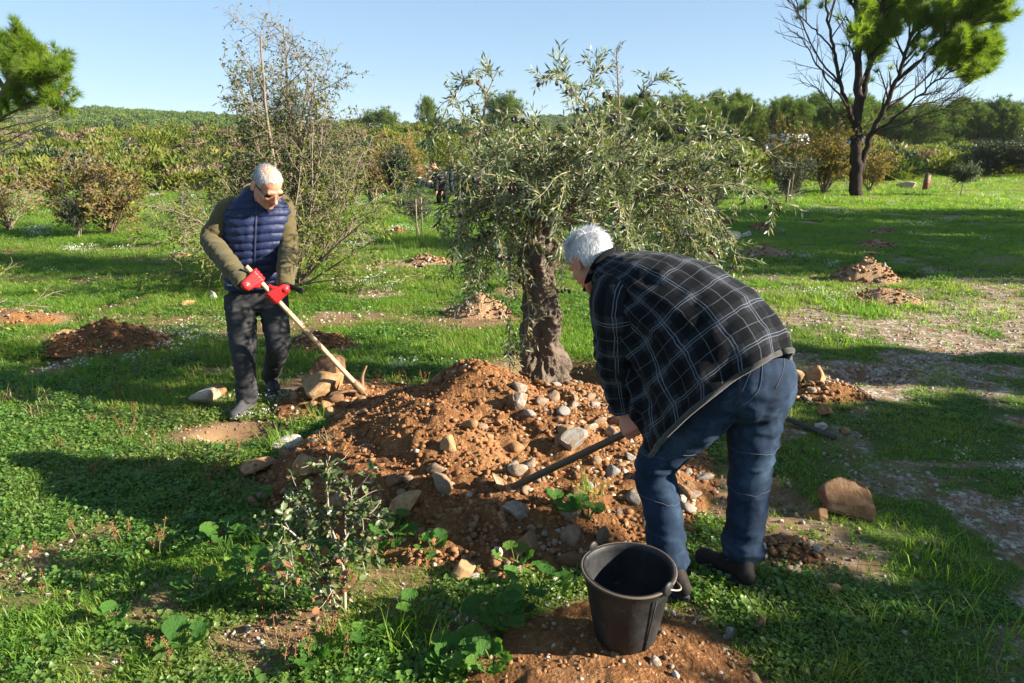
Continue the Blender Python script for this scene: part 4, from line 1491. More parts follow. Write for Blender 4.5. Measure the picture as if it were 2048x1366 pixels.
    for (dp, vp_, lw), l in zip(rings, lat):
        c = (dp + vp_) / 2; A = (dp - vp_) / 2
        K.append([*c, *A, *(Vector(l).normalized() * lw)])
    K = catmull(np.array(K), 12)
    ns = 140
    th = np.arange(ns) / ns * 2 * math.pi
    ex = 2.3
    ct = np.sign(np.cos(th)) * np.abs(np.cos(th)) ** (2 / ex); st = np.sign(np.sin(th)) * np.abs(np.sin(th)) ** (2 / ex)
    Pm = K[:, None, 0:3] + ct[None, :, None] * K[:, None, 3:6] + st[None, :, None] * K[:, None, 6:9]
    # ventral side is narrower: hanging front
    vent = np.clip(-ct, 0, 1)[None, :, None]
    Pm = Pm - st[None, :, None] * K[:, None, 6:9] * .35 * vent
    nr_ = len(K)
    du = np.gradient(Pm, axis=1); dv = np.gradient(Pm, axis=0)
    N = np.cross(du, dv); N /= np.linalg.norm(N, axis=2, keepdims=True) + 1e-9
    cen = K[:, None, 0:3]
    sgn = np.sign(np.sum(N * (Pm - cen), axis=2, keepdims=True)); N = N * sgn
    tt = np.linspace(0, 1, nr_)
    q = Pm.reshape(-1, 3)
    w1 = fbm(q * np.array([7, 7, 7]) + .5, 3, 91).reshape(nr_, ns)
    w2 = fbm(q * 16, 3, 93).reshape(nr_, ns)
    # folds dragging from the armpit to the hem and hanging folds on the near side
    TH = th[None, :]; TT = tt[:, None]
    near = np.exp(-((TH - 4.25) / .75) ** 2)
    drag = near * np.sin(TH * 15 + TT * 9 + 2.2 * w1) * sstep(.02, .25, TT) * (1 - sstep(.62, .82, TT))
    hemf = np.sin(TH * 9 + 2 * w1) * (1 - sstep(.0, .35, TT)) * .012
    rid = (1 - 2.4 * np.abs(fbm(q * np.array([9, 9, 5]) + 4, 2, 97))).reshape(nr_, ns)
    D = .016 * w1 + .005 * w2 + .030 * drag + hemf + .014 * rid * (1 - .6 * np.clip(ct, 0, 1))[None, :]
    Pm = Pm + N * D[:, :, None]
    # plaid coordinates: cloth metres round the body and along the spine
    circ = .5 * (1.35)
    mid = nr_ // 3
    seg = np.linalg.norm(np.diff(Pm[mid], axis=0, append=Pm[mid][:1]), axis=1)
    ucum = np.concatenate([[0], np.cumsum(seg)[:-1]])
    vcum = np.concatenate([[0], np.cumsum(np.linalg.norm(np.diff(Pm[:, 0], axis=0), axis=1))])
    vcum2 = np.concatenate([[0], np.cumsum(np.linalg.norm(np.diff(Pm[:, int(ns * .70)], axis=0), axis=1))])
    U = np.repeat(ucum[None, :], nr_, 0); 
    V = vcum[:, None] * (.5 + .5 * np.cos(th))[None, :] + vcum2[:, None] * (.5 - .5 * np.cos(th))[None, :]
    uv = np.stack([U, V], -1).reshape(-1, 2)
    jk = obj("jacket", np_mesh("jacket", Pm.reshape(-1, 3) - L2, [ring_faces(nr_, ns)], M_PLAID, uv=uv), T)
    # inner fleece lining, set inside the shell
    Pi = Pm[: nr_ // 2] - N[: nr_ // 2] * .012
    obj("lining", np_mesh("lining", Pi.reshape(-1, 3) - L2, [ring_faces(nr_ // 2, ns)[:, ::-1]], M_LINING), jk)
    hm = [Pm[0, j] - N[0, j] * .006 for j in range(0, ns, 2)]; hm.append(hm[0])
    vv, pp, _ = tube(hm, .0115, 10)
    obj("hem", np_mesh("hem", vv - L2, pp, M_LINING), jk)
    # collar
    cl = [Pm[-2, j] + N[-2, j] * .006 for j in range(0, ns, 3)]; cl.append(cl[0])
    ax = np.array((neck - Sc).normalized())
    vv, pp, uvc = tube(cl, .010, 10, hint=ax, rad2=.022)
    obj("collar", np_mesh("collar", vv - L2, pp, M_PLAID, uv=uvc * np.array([.2, .35]) + np.array([.11, .11])), jk)
    # sleeves
    for s, e, w, sd in ((shL, elL, wL, 1), (shR, elR, wR, 2)):
        d = (w - e).normalized()
        pts = [Sc.lerp(s, .55), s + Vector((0, 0, -.005)), s.lerp(e, .45), e, e.lerp(w, .45), w - d * .03, w - d * .005]
        rad = [.105, .104, .096, .088, .078, .066, .060]
        def dsp(S, TH, P_):
            qq = P_.reshape(-1, 3)
            n = fbm(qq * 12, 3, 95 + sd).reshape(S.shape)
            Lt = S.max()
            k = np.exp(-((S - Lt * .52) / .10) ** 2) + .6 * sstep(.62, .9, S / Lt)
            return .010 * n + .0075 * k * np.sin(S * 95 + 3 * n + np.sin(TH) * 1.3)
        vv, pp, uvs = tube(pts, rad, 64, sub=14, disp=dsp, cap=False)
        uvs = uvs + np.array([.02, .085])
        obj("sleeve", np_mesh("sleeve", vv - L2, pp, M_PLAID, uv=uvs), jk)
    # shoes
    hl = gp(1378, 1192, .03); tp = hl + Vector((-.57, .82, 0)).normalized() * .295
    hl.z = gzs(hl.x, hl.y) + .006; tp.z = gzs(tp.x, tp.y) + .010
    shoe(T, hl, tp, anL + Vector((0, 0, .02)), M_SHOE_BR, M_SHOE_NAVY, W=.054)
    hl = gp(1508, 1168, .03); tp = hl + Vector((-.60, .80, 0)).normalized() * .295
    hl.z = gzs(hl.x, hl.y) + .006; tp.z = gzs(tp.x, tp.y) + .010
    shoe(T, hl, tp, anR + Vector((0, 0, .02)), M_SHOE_BR, M_SHOE_NAVY, W=.054)
make_man2()

# ---- hoe
HOE = thing("hoe", "hoe with dark worn wooden handle held by the man in plaid", "hoe", tuple(HOE_B))
def make_hoe():
    a = HOE_AX
    v, p, _ = tube([HOE_B, HOE_B + a * .3, HOE_L, HOE_L + a * .30], [.0185, .0175, .0165, .016], 16, sub=5)
    place_world(obj("handle", np_mesh("handle", v, p, M_WOOD_DK), HOE), HOE)
    v, p, _ = tube([HOE_B - a * .035, HOE_B - a * .01, HOE_B + a * .03], [.026, .026, .022], 16, sub=2)
    place_world(obj("socket", np_mesh("socket", v, p, M_RUST), HOE), HOE)
    # flat blade seen almost edge on
    c0 = HOE_B - a * .02
    tip1 = at(984, 946, 3.02); tip2 = at(1022, 1006, 2.99)
    w = (tip2 - tip1); nrm = w.cross(a).normalized()
    pts = [tip1, tip1.lerp(c0, .55), c0, c0.lerp(tip2, .55), tip2]
    v, p, _ = tube(pts, [.006, .032, .046, .040, .030], 12, hint=nrm, sub=5, rad2=[.003, .005, .010, .006, .003])
    place_world(obj("blade", np_mesh("blade", v, p, M_RUST), HOE), HOE)
make_hoe()

# ---- bucket
BK = Vector((0, 0, 0))
def make_bucket():
    rim = gp(1257, 1136, .355)
    base_z = .355 - .275
    B = thing("bucket", "black rubber bucket with wire handle on the soil patch in front", "bucket", (rim.x, rim.y, base_z))
    g = G("black_rubber", .55, .4)
    p_ = g.coord("Object"); n = g.noise(p_, 9, 5, .65); s = g.noise(p_, 60, 3, .6)
    c = g.mix(g.step(n, .40, .75), (.006, .0065, .0075), (.024, .025, .027))
    c = g.mix(g.math('MULTIPLY', g.step(s, .64, .74), .55), c, (.16, .12, .08))
    g.color(c); g.rough(g.math('ADD', .42, g.math('MULTIPLY', n, .35))); g.bump(g.math('ADD', n, g.math('MULTIPLY', s, .4)), .25, .006)
    MBK = g.m
    H = .275; rb, rt_ = .112, .158
    prof = [(0.0, .0), (rb * .6, .0), (rb - .004, .001), (rb, .008), (rb + (rt_ - rb) * .45, H * .45), (rt_ - .006, H - .035), (rt_ - .004, H - .030), (rt_ + .003, H - .012), (rt_ + .006, H - .005),
            (rt_ + .005, H + .002), (rt_ - .001, H + .004), (rt_ - .007, H), (rt_ - .008, H - .02), (rt_ - .010, H - .045), (rb + .001, .016), (rb - .01, .012), (0.0, .012)]
    ns = 72; th = np.arange(ns) / ns * 2 * math.pi
    wob = 1 + .012 * np.sin(2 * th + .6) + .006 * np.sin(3 * th)
    V = []; 
    for r0, z in prof:
        V.append(np.stack([np.cos(th) * r0 * wob, np.sin(th) * r0 * wob, np.full(ns, z) + (.004 * np.sin(2 * th + 1) if z > .2 else 0)], 1))
    V = np.vstack(V)
    bo = obj("body", np_mesh("bucket_body", V, [ring_faces(len(prof), ns)], MBK), B)
    rm = obj("rim", np_mesh("bucket_rim", tube([(math.cos(t) * (rt_ + .006) * (1 + .012 * math.sin(2 * t + .6)), math.sin(t) * (rt_ + .006) * (1 + .012 * math.sin(2 * t + .6)), H - .001 + .004 * math.sin(2 * t + 1)) for t in np.linspace(0, 2 * math.pi, 73)], .0048, 8)[0],
             tube([(math.cos(t), math.sin(t), 0) for t in np.linspace(0, 2 * math.pi, 73)], .0048, 8)[1], flat("scuffed_rim", (.10, .075, .055), .7)), B)
    a0 = R(133)
    MW = flat("galvanised_wire", (.45, .40, .34), .45, .4, .5)
    ends = []
    for a in (a0, a0 + math.pi):
        d = Vector((math.cos(a), math.sin(a), 0)); t_ = Vector((-d.y, d.x, 0))
        m = MB()
        m.add(*tf(frame(d * (rt_ + .008) + Vector((0, 0, H + .002)), d, Vector((0, 0, 1))), ellipsoid((0, 0, 0), (.026, .010, .026), None, 20, 12)))
        obj("ear", m.mesh("ear", MBK), B)
        ends.append((d, t_))
    pts = []
    for t in np.linspace(0, 1, 25):
        ang = a0 + math.pi - t * math.pi + 0
        ang = a0 + math.pi + t * math.pi            # falls on the right, back side
        rr = rt_ + .016 + .018 * math.sin(math.pi * t)
        pts.append((math.cos(ang) * rr, math.sin(ang) * rr, H + .004 - .105 * math.sin(math.pi * t)))
    v, p, _ = tube(pts, .0032, 8)
    obj("wire_handle", np_mesh("wire_handle", v, p, MW), B)
    # moulded seam
    sm = MB()
    d = ends[1][0]; a = a0 + math.pi - .28
    sm.add(*tube([(math.cos(a) * (rb + .002), math.sin(a) * (rb + .002), .01), (math.cos(a) * (rt_ + .002), math.sin(a) * (rt_ + .002), H - .03)], .003, 6)[:2])
    obj("seam", sm.mesh("seam", MBK), B)
make_bucket()

# ---- plank
def make_plank():
    a = spx(1575, 850); b = spx(1668, 880)
    c = (a + b) / 2; d = b - a
    o = MB()
    M = frame((0, 0, 0), d, Vector((0, 0, 1)))
    o.add(*tf(M, box((0, 0, 0), (.045, d.length * 1.05, .014)))); 
    M_PLANK = m_cloth("weathered_wood", (.04, .034, .03), (.09, .08, .07), 30, .85, .5)
    ob = obj("plank", o.mesh("plank", M_PLANK, False), None, (c.x, c.y, c.z + .03), (0.1, 0, 0))
    tag(ob, "weathered grey wooden plank lying in the shaded grass right of the jeans", "plank")
make_plank()
# ------------------------------------------------------------------ plant helpers
def unit(v):
    return v / (np.linalg.norm(v, axis=-1, keepdims=True) + 1e-9)

def leaf_quads(P, Dv, L, W, r, droop=.0, fold=True, nrm=None):
    """vectorised leaves: P base, Dv direction, L length, W width -> verts, polys(quads), values"""
    n = len(P)
    Dv = unit(np.asarray(Dv, float))
    q = r.normal(size=(n, 3)) if nrm is None else nrm + .35 * r.normal(size=(n, 3))
    s = unit(np.cross(Dv, q))
    up = np.cross(s, Dv)
    L = np.broadcast_to(np.asarray(L, float), (n,))[:, None]; W = np.broadcast_to(np.asarray(W, float), (n,))[:, None]
    tipd = np.zeros((n, 3)); tipd[:, 2] = -droop
    a = P; m = P + Dv * L * .5 + up * W * .18; b = P + Dv * L + tipd * L
    l = P + Dv * L * .45 + s * W * .5; rr = P + Dv * L * .45 - s * W * .5
    if fold:
        V = np.stack([a, l, b, rr, m], 1).reshape(-1, 3)
        i = np.arange(n)[:, None] * 5
        T = np.concatenate([i + np.array([0, 1, 4]), i + np.array([1, 2, 4]), i + np.array([0, 4, 3]), i + np.array([4, 2, 3])], 1).reshape(-1, 3)
        val = np.repeat(r.random(n), 4)
        return V, T, val
    V = np.stack([a, l, b, rr], 1).reshape(-1, 3)
    i = np.arange(n)[:, None] * 4
    T = np.concatenate([i + np.array([0, 1, 2]), i + np.array([0, 2, 3])], 1).reshape(-1, 3)
    return V, T, np.repeat(r.random(n), 2)

def tubes_mesh(lines, mat, ns=5, name="twigs", as_mb=None):
    mb = as_mb or MB()
    for (pts, rad) in lines:
        if len(pts) < 2: continue
        v, p, _ = tube(pts, rad, ns, cap=False)
        mb.add(v, p)
    return mb if as_mb else mb.mesh(name, mat)

def wander(p, d, L, n, r, jitter=.12, grav=0.0, lift=0.0):
    """polyline from p along d with bends; grav pulls down progressively"""
    pts = [np.array(p, float)]
    d = np.array(d, float); d /= np.linalg.norm(d)
    st = L / n
    for i in range(n):
        d = d + r.normal(size=3) * jitter
        d[2] += lift - grav * (i + 1) / n
        d /= np.linalg.norm(d)
        pts.append(pts[-1] + d * st)
    return np.array(pts)

def along(pts, t):
    """point and direction at fraction t of polyline"""
    k = t * (len(pts) - 1); i = min(int(k), len(pts) - 2); f = k - i
    return pts[i] * (1 - f) + pts[i + 1] * f, unit(pts[i + 1] - pts[i])

def m_bark(name, a, b, sc=10, stretch=.3, bump=.8, dist=.02):
    g = G(name, .92, .1)
    p = g.coord("Object")
    n = g.noise(g.map(p, (1, 1, stretch)), sc, 6, .65); m = g.noise(p, sc * 5, 4, .65)
    g.color(g.mix(g.math('ADD', g.math('MULTIPLY', n, .8), g.math('MULTIPLY', m, .3)), a, b))
    g.bump(g.math('ADD', n, g.math('MULTIPLY', m, .5)), bump, dist)
    return g.m
M_BARK_OL = m_bark("olive_bark", (.018, .013, .010), (.25, .195, .15), 13, .5, 1.0, .035)
M_TWIG_OL = m_bark("olive_twig", (.20, .15, .09), (.34, .27, .18), 20, 1, .2)
M_TWIG_GREY = m_bark("grey_twig", (.13, .095, .07), (.27, .215, .17), 20, 1, .2)
M_BARK_PINE = m_bark("pine_bark", (.014, .011, .010), (.075, .055, .043), 7, .3, 1.0, .04)
M_BARK_RED = m_bark("pine_limb_bark", (.09, .052, .032), (.21, .13, .08), 9, .5, .6, .02)

def two_sided(name, front, back, rough=.45, trans=.25):
    g = G(name, rough, .4)
    f = g.attr("v")
    cf = g.ramp(f, front); cb = g.ramp(f, back)
    bf = g.n("ShaderNodeNewGeometry").outputs["Backfacing"]
    c = g.mix(bf, cf, cb)
    g.color(c)
    g.leafy(g.mix(1.0, c, (1.3, 1.4, .6), 'MULTIPLY'), trans)
    return g.m
M_LEAF_OL = two_sided("olive_leaf", [(0, (.032, .055, .018)), (.5, (.068, .100, .032)), (.9, (.12, .15, .045)), (1, (.24, .21, .05))], [(0, (.17, .20, .12)), (1, (.29, .32, .22))], .42, .28)

# ================================================================== the olive tree
def make_olive():
    r = np.random.default_rng(21)
    T = thing("olive_tree", "gnarled old olive tree with purple olives behind the soil heap", "tree", (OLX, OLY, -.12))
    off = np.array(T.location)
    # trunk
    key = [(1090, 815, 118, 5.02), (1088, 782, 108, 5.02), (1085, 745, 92, 5.02), (1080, 700, 80, 5.02), (1080, 655, 76, 5.02), (1086, 612, 70, 5.02), (1082, 570, 64, 5.02), (1076, 530, 66, 5.02), (1076, 490, 62, 5.02), (1082, 450, 56, 5.02), (1092, 415, 44, 5.02), (1100, 390, 30, 5.02)]
    C = [at(a, b, y) for a, b, w, y in key]; C[0].z = -.32
    rad = [w / 2 * 5.3 / FPX * (.74 if i > 2 else .82) for i, (a, b, w, y) in enumerate(key)]
    def dsp(S, TH, P):
        q = P.reshape(-1, 3)
        base = np.exp(-S / .22)
        lobes = .045 * base * (np.abs(np.sin(TH * 3.5 + .6 + 2.0 * S)) ** 1.5 * 1.6 - .5)
        twist = .020 * np.sin(TH * 3 + S * 5.0) + .013 * np.sin(TH * 5 - S * 8)
        knots = .048 * np.clip(fbm(q * 5.5, 2, 3), -.3, 1).reshape(S.shape)
        rough = .026 * (1 - 2.6 * np.abs(fbm(q * np.array([17, 17, 8]), 3, 5))).reshape(S.shape) + .014 * (1 - 2 * np.abs(fbm(q * np.array([48, 48, 22]), 2, 7))).reshape(S.shape)
        return lobes + twist + knots + rough
    v, p, _ = tube(C, rad, 150, sub=22, disp=dsp)
    obj("trunk", np_mesh("trunk", v - off, p, M_BARK_OL), T)
    limbs = []
    top = np.array(C[-2])
    ends = [(1010, 385, 4.75), (1045, 345, 5.25), (1130, 325, 5.0), (1220, 330, 4.7), (1270, 355, 5.3), (1200, 385, 4.45), (985, 360, 5.0), (1330, 375, 4.95)]
    for k, (a, b, y) in enumerate(ends):
        e = np.array(at(a, b, y)); s = np.array(C[-4 + (k % 3)])
        m = (s + e) / 2 + np.array([0, 0, -.06 + .12 * r.random()]) + r.normal(size=3) * .05
        pts = catmull(np.array([s, m, e]), 7)
        rr = np.linspace(.042, .014, len(pts))
        vv, pp, _ = tube(pts, rr, 10)
        obj("limb", np_mesh("limb", vv - off, pp, M_BARK_OL), T)
        limbs.append(pts)
    shoots = []
    # hero shoots traced from the silhouette
    H = [
        ([(955, 430, 5.0), (956, 300, 5.0), (966, 235, 5.0), (972, 190, 5.0), (950, 165, 5.0), (925, 168, 5.0), (905, 190, 4.98), (890, 225, 4.97), (872, 262, 4.96), (852, 288, 4.95)], .011),
        ([(972, 190, 5.0), (985, 160, 5.0), (975, 140, 5.0), (962, 120, 5.0)], .005),
        ([(925, 168, 5.0), (938, 150, 5.0), (955, 138, 5.0), (985, 150, 5.0)], .004),
        ([(1152, 380, 4.9), (1160, 300, 4.9), (1168, 215, 4.9), (1190, 150, 4.9), (1205, 100, 4.9)], .010),
        ([(1160, 300, 4.9), (1142, 190, 4.9), (1122, 150, 4.9), (1098, 140, 4.9)], .006),
        ([(1190, 150, 4.9), (1180, 130, 4.9), (1172, 108, 4.9)], .004),
        ([(1215, 330, 4.95), (1270, 215, 4.95), (1305, 165, 4.95), (1335, 150, 4.95)], .008),
        ([(1270, 215, 4.95), (1310, 190, 4.95), (1332, 205, 4.95), (1340, 225, 4.95)], .005),
        ([(1300, 330, 4.8), (1370, 285, 4.7), (1425, 262, 4.65), (1460, 285, 4.6), (1478, 330, 4.6), (1482, 360, 4.6)], .008),
        ([(1425, 262, 4.65), (1450, 250, 4.62), (1470, 262, 4.6)], .004),
        ([(1330, 400, 4.7), (1400, 382, 4.6), (1470, 368, 4.55), (1515, 385, 4.5), (1545, 405, 4.5), (1562, 412, 4.5)], .008),
        ([(1300, 350, 4.6), (1390, 400, 4.5), (1440, 450, 4.5), (1465, 500, 4.45), (1475, 535, 4.45)], .006),
        ([(1060, 430, 4.8), (1045, 520, 4.75), (1055, 590, 4.75), (1056, 660, 4.75), (1040, 700, 4.75)], .006),
        ([(1040, 430, 4.8), (1022, 530, 4.75), (1020, 620, 4.75), (1018, 680, 4.75), (1020, 735, 4.75)], .005),
        ([(960, 400, 4.8), (905, 390, 4.75), (880, 420, 4.7), (872, 460, 4.7)], .005),
        ([(980, 420, 4.8), (925, 450, 4.75), (905, 500, 4.72), (900, 550, 4.7)], .005),
        ([(940, 330, 4.9), (905, 330, 4.85), (885, 355, 4.85)], .004),
        ([(1120, 420, 4.6), (1125, 500, 4.55), (1122, 560, 4.55)], .004),
    ]
    for pts, rad in H:
        P = catmull(np.array([np.array(at(*q)) for q in pts]), 7)
        shoots.append((P, np.linspace(rad, .0018, len(P)), 1.0))
    cen = np.array(at(1195, 412, 4.95))
    for i in range(122):
        l = limbs[int(r.integers(len(limbs)))]
        s, d = along(l, r.uniform(.35, 1.0))
        out = unit(s - (cen - np.array([.1, 0, .35])))
        d = unit(out * np.array([1.25, 1.1, .55]) + r.normal(size=3) * np.array([.6, .55, .32]) + np.array([.12, 0, .12 * r.random()]))
        L = r.uniform(.45, 1.05)
        P = wander(s, d, L, 12, r, .13, .02 + .40 * r.random() ** 1.5)
        lim = -.32
        P[:, 0] = np.where(P[:, 0] < lim, lim + (P[:, 0] - lim) * .22, P[:, 0])
        lim = 1.45
        P[:, 0] = np.where(P[:, 0] > lim, lim + (P[:, 0] - lim) * .3, P[:, 0])
        shoots.append((P, np.linspace(.0065, .0015, len(P)), .9))
    for i in range(62):                       # fringe hanging from the left and lower rim
        a = r.uniform(0, 2 * math.pi)
        s = cen + np.array([math.cos(a) * r.uniform(.5, .95), math.sin(a) * r.uniform(.4, .75), r.uniform(-.25, .15)])
        s[0] = max(s[0], -.30 + .2 * r.random())
        if -.12 < s[0] - OLX < .42 and s[1] < OLY: continue
        d = np.array([math.cos(a) * .4, math.sin(a) * .3, -.5])
        P = wander(s, d, r.uniform(.25, .50), 9, r, .13, .22)
        shoots.append((P, np.linspace(.004, .0014, len(P)), 1.0))
    for i in range(30):                       # upright crown shoots
        s = cen + np.array([r.uniform(-.85, .8), r.uniform(-.6, .6), r.uniform(.0, .2)])
        P = wander(s, np.array([r.normal() * .45, r.normal() * .3, 1.0]), r.uniform(.22, .5), 7, r, .12, .12)
        shoots.append((P, np.linspace(.004, .0014, len(P)), 1.0))
    # side twigs
    side = []
    for (P, rd, dens) in shoots:
        L = np.linalg.norm(np.diff(P, axis=0), axis=1).sum()
        for k in range(int(L / .085)):
            t = r.uniform(.15, .98)
            s, d = along(P, t)
            dd = unit(d * .7 + unit(r.normal(size=3)) * .9)
            Q = wander(s, dd, r.uniform(.08, .24), 5, r, .12, .18)
            side.append((Q, np.linspace(.0022, .0010, len(Q)), 1.0))
    allsh = shoots + side
    to = obj("twigs", tubes_mesh([(a - off, b) for a, b, c in allsh], M_TWIG_OL, 5), T); tag(to, kind="stuff")
    BP = []; BD = []; nodes = []
    for (P, rd, dens) in allsh:
        L = np.linalg.norm(np.diff(P, axis=0), axis=1).sum()
        n = int(L / .024 * dens)
        ph = r.uniform(0, 3)
        for k in range(n):
            t = (k + .6) / n
            if rd[0] > .0062 and t < .22: continue
            if r.random() < .14: continue
            s, d = along(P, t)
            x = np.cross(d, [0, 0, 1.0]); x = x / (np.linalg.norm(x) + 1e-6); y = np.cross(d, x)
            a = ph + k * 1.57 + r.normal() * .3
            for sg in (0, math.pi):
                w = x * math.cos(a + sg) + y * math.sin(a + sg)
                BP.append(s); BD.append(d * r.uniform(.55, 1.0) + w * r.uniform(.5, .9) + np.array([0, 0, .12]))
            if r.random() < .5: nodes.append(s)
    BP = np.array(BP); BD = np.array(BD)
    n = len(BP)
    V, Tn, val = leaf_quads(BP - off, BD, r.uniform(.042, .074, n), r.uniform(.0100, .0145, n), r, .05)
    lo = obj("leaves", np_mesh("leaves", V, [Tn], M_LEAF_OL, smooth=False, fattr={"v": val}), T); tag(lo, kind="stuff")
    # olives
    def m_ol(nm, c, c2):
        g = G(nm, .32, .5); g.color(g.mix(g.noise(g.coord("Object"), 2.0, 3, .5), c, c2)); return g.m
    mats = [m_ol("olive_black", (.010, .007, .014), (.030, .012, .030)), m_ol("olive_purple", (.085, .012, .025), (.035, .008, .018)), m_ol("olive_green", (.16, .20, .03), (.20, .10, .04))]
    ms = []
    for m in mats:
        v, p = ellipsoid((0, 0, 0), (.0125, .0125, .0155), None, 10, 7)
        ms.append(np_mesh("olive", v, p, m))
    nodes = np.array(nodes)
    # keep nodes on the camera side of the crown so they show
    e_ = (nodes - cen) / np.array([1.05, .85, .62])
    score = (nodes[:, 1] < cen[1] + .05) & ((np.linalg.norm(e_, axis=1) > .78) | (nodes[:, 1] < cen[1] - .55))
    nodes = nodes[score]
    cl = nodes[r.choice(len(nodes), 105, replace=False)]
    cnt = 0
    for c in cl:
        k = int(r.integers(1, 5)); mi = r.choice(3, p=[.52, .36, .12])
        for j in range(k):
            if cnt >= 290: break
            q = c + np.array([r.normal() * .022, r.normal() * .018, -.020 - .022 * r.random()])
            obj("olive", ms[int(mi if r.random() < .8 else r.integers(3))], T, tuple(q - off), (r.normal() * .4, r.normal() * .4, 0)); cnt += 1
    print("olive leaves", n, "olives", cnt)
make_olive()
# ------------------------------------------------------------------ leaves of the other plants
M_L_PEAR = leaf_mat("wild_pear_leaf", [(0, (.030, .055, .016)), (.6, (.065, .10, .028)), (.9, (.13, .15, .03)), (1, (.28, .22, .03))], .5, .3, .3)
M_L_ALM = leaf_mat("yellowing_leaf", [(0, (.09, .14, .020)), (.5, (.17, .21, .026)), (.85, (.26, .25, .032)), (1, (.40, .30, .03))], .5, .3, .4)
M_L_AUT = leaf_mat("autumn_leaf", [(0, (.10, .035, .022)), (.3, (.16, .07, .03)), (.5, (.20, .16, .04)), (.75, (.16, .18, .035)), (1, (.32, .22, .04))], .55, .25, .35)
M_L_OCH = leaf_mat("ochre_leaf", [(0, (.08, .09, .022)), (.4, (.17, .15, .035)), (.75, (.28, .19, .04)), (1, (.38, .22, .04))], .55, .25, .38)
M_L_DARK = leaf_mat("dark_evergreen_leaf", [(0, (.014, .032, .014)), (.6, (.030, .058, .022)), (1, (.06, .09, .035))], .45, .4, .2)
M_L_OLY = leaf_mat("young_olive_leaf", [(0, (.035, .055, .030)), (.6, (.07, .095, .05)), (1, (.14, .17, .10))], .5, .3, .25)
M_L_MAQ = leaf_mat("maquis_leaf", [(0, (.055, .085, .016)), (.35, (.10, .135, .022)), (.65, (.15, .17, .028)), (.88, (.21, .18, .05)), (1, (.27, .20, .10))], .6, .2, .3)
M_NEEDLE = leaf_mat("pine_needles", [(0, (.075, .14, .012)), (.5, (.13, .20, .018)), (.9, (.19, .25, .026)), (1, (.28, .24, .04))], .5, .3, .45, 1.6)
M_NEEDLE_D = leaf_mat("pine_needles_far", [(0, (.050, .095, .012)), (.5, (.095, .150, .020)), (1, (.165, .21, .030))], .55, .25, .3, 1.4)
M_L_YEL = leaf_mat("bright_yellow_green_leaf", [(0, (.13, .17, .02)), (1, (.26, .26, .03))], .5, .3, .4)
M_L_PINK = leaf_mat("oleander_flower", [(0, (.45, .08, .16)), (1, (.60, .16, .26))], .6, .2, .3)
M_STAKE = m_bark("stake_wood", (.13, .10, .075), (.27, .22, .17), 14, .2, .3)

def off_mesh(V, off): return V - np.asarray(off)

def needle_tufts(P, Dv, n_per, L, W, r, spread=.9):
    n = len(P) * n_per
    PP = np.repeat(P, n_per, 0)
    D = unit(np.repeat(unit(Dv), n_per, 0) * 1.0 + r.normal(size=(n, 3)) * spread)
    PP = PP + D * (L * .05)
    s = unit(np.cross(D, r.normal(size=(n, 3))))
    Ls = L * r.uniform(.6, 1.15, n)[:, None]
    V = np.stack([PP - s * W * .5, PP + s * W * .5, PP + D * Ls], 1).reshape(-1, 3)
    T = np.arange(n * 3).reshape(-1, 3)
    val = np.clip(np.repeat(r.random(len(P)), n_per) * .7 + r.random(n) * .3, 0, 1)
    return V, T, val

def branch_tree(r, base, stems, lv):
    """stems: list of (dir, length, radius). lv: list of dict(n, L, ang, jit, grav, lift, t0, rk). -> lines, tips(list of polylines of last level)"""
    lines = []; cur = []
    for (d, L, rad) in stems:
        P = wander(base + r.normal(size=3) * np.array([.02, .02, 0]), d, L, 12, r, lv[0].get('sj', .05), 0, lv[0].get('sl', 0))
        lines.append((P, np.linspace(rad, rad * .25, len(P)), 0)); cur.append((P, rad))
    last = cur
    for k, q in enumerate(lv):
        nxt = []
        for (P, rad) in cur:
            Lp = np.linalg.norm(np.diff(P, axis=0), axis=1).sum()
            n = max(1, int(q['n'] * (Lp if q.get('per_m') else 1)))
            for j in range(n):
                t = q.get('t0', .2) + (1 - q.get('t0', .2)) * (j + r.random()) / n
                t = min(t, .995)
                s, d = along(P, t)
                w = unit(np.cross(d, r.normal(size=3)))
                a = q['ang'] * r.uniform(.7, 1.3)
                dd = d * math.cos(a) + w * math.sin(a)
                L = q['L'] * r.uniform(.5, 1.2) * (1 - q.get('taper', .5) * t)
                Q = wander(s, dd, L, q.get('seg', 6), r, q.get('jit', .12), q.get('grav', 0), q.get('lift', 0))
                r0 = max(q.get('rmin', .002), rad * (1 - .7 * t) * q.get('rk', .5))
                lines.append((Q, np.linspace(r0, max(q.get('rmin', .002) * .6, r0 * .35), len(Q)), k + 1)); nxt.append((Q, r0))
        cur = nxt; last = nxt
    return lines, last

def leaves_on(polys, r, per_m, L, W, t0=.1, droop=.1, keep=None):
    P = []; D = []
    for (Q, _) in polys:
        Lp = np.linalg.norm(np.diff(Q, axis=0), axis=1).sum()
        n = r.poisson(per_m * Lp)
        for j in range(n):
            s, d = along(Q, t0 + (1 - t0) * r.random())
            if keep is not None and r.random() > keep(s): continue
            P.append(s); D.append(d * .6 + unit(r.normal(size=3)) * .9)
    P = np.array(P).reshape(-1, 3); D = np.array(D).reshape(-1, 3)
    n = len(P)
    return leaf_quads(P, D, L * r.uniform(.6, 1.25, n), W * r.uniform(.7, 1.2, n), r, droop)

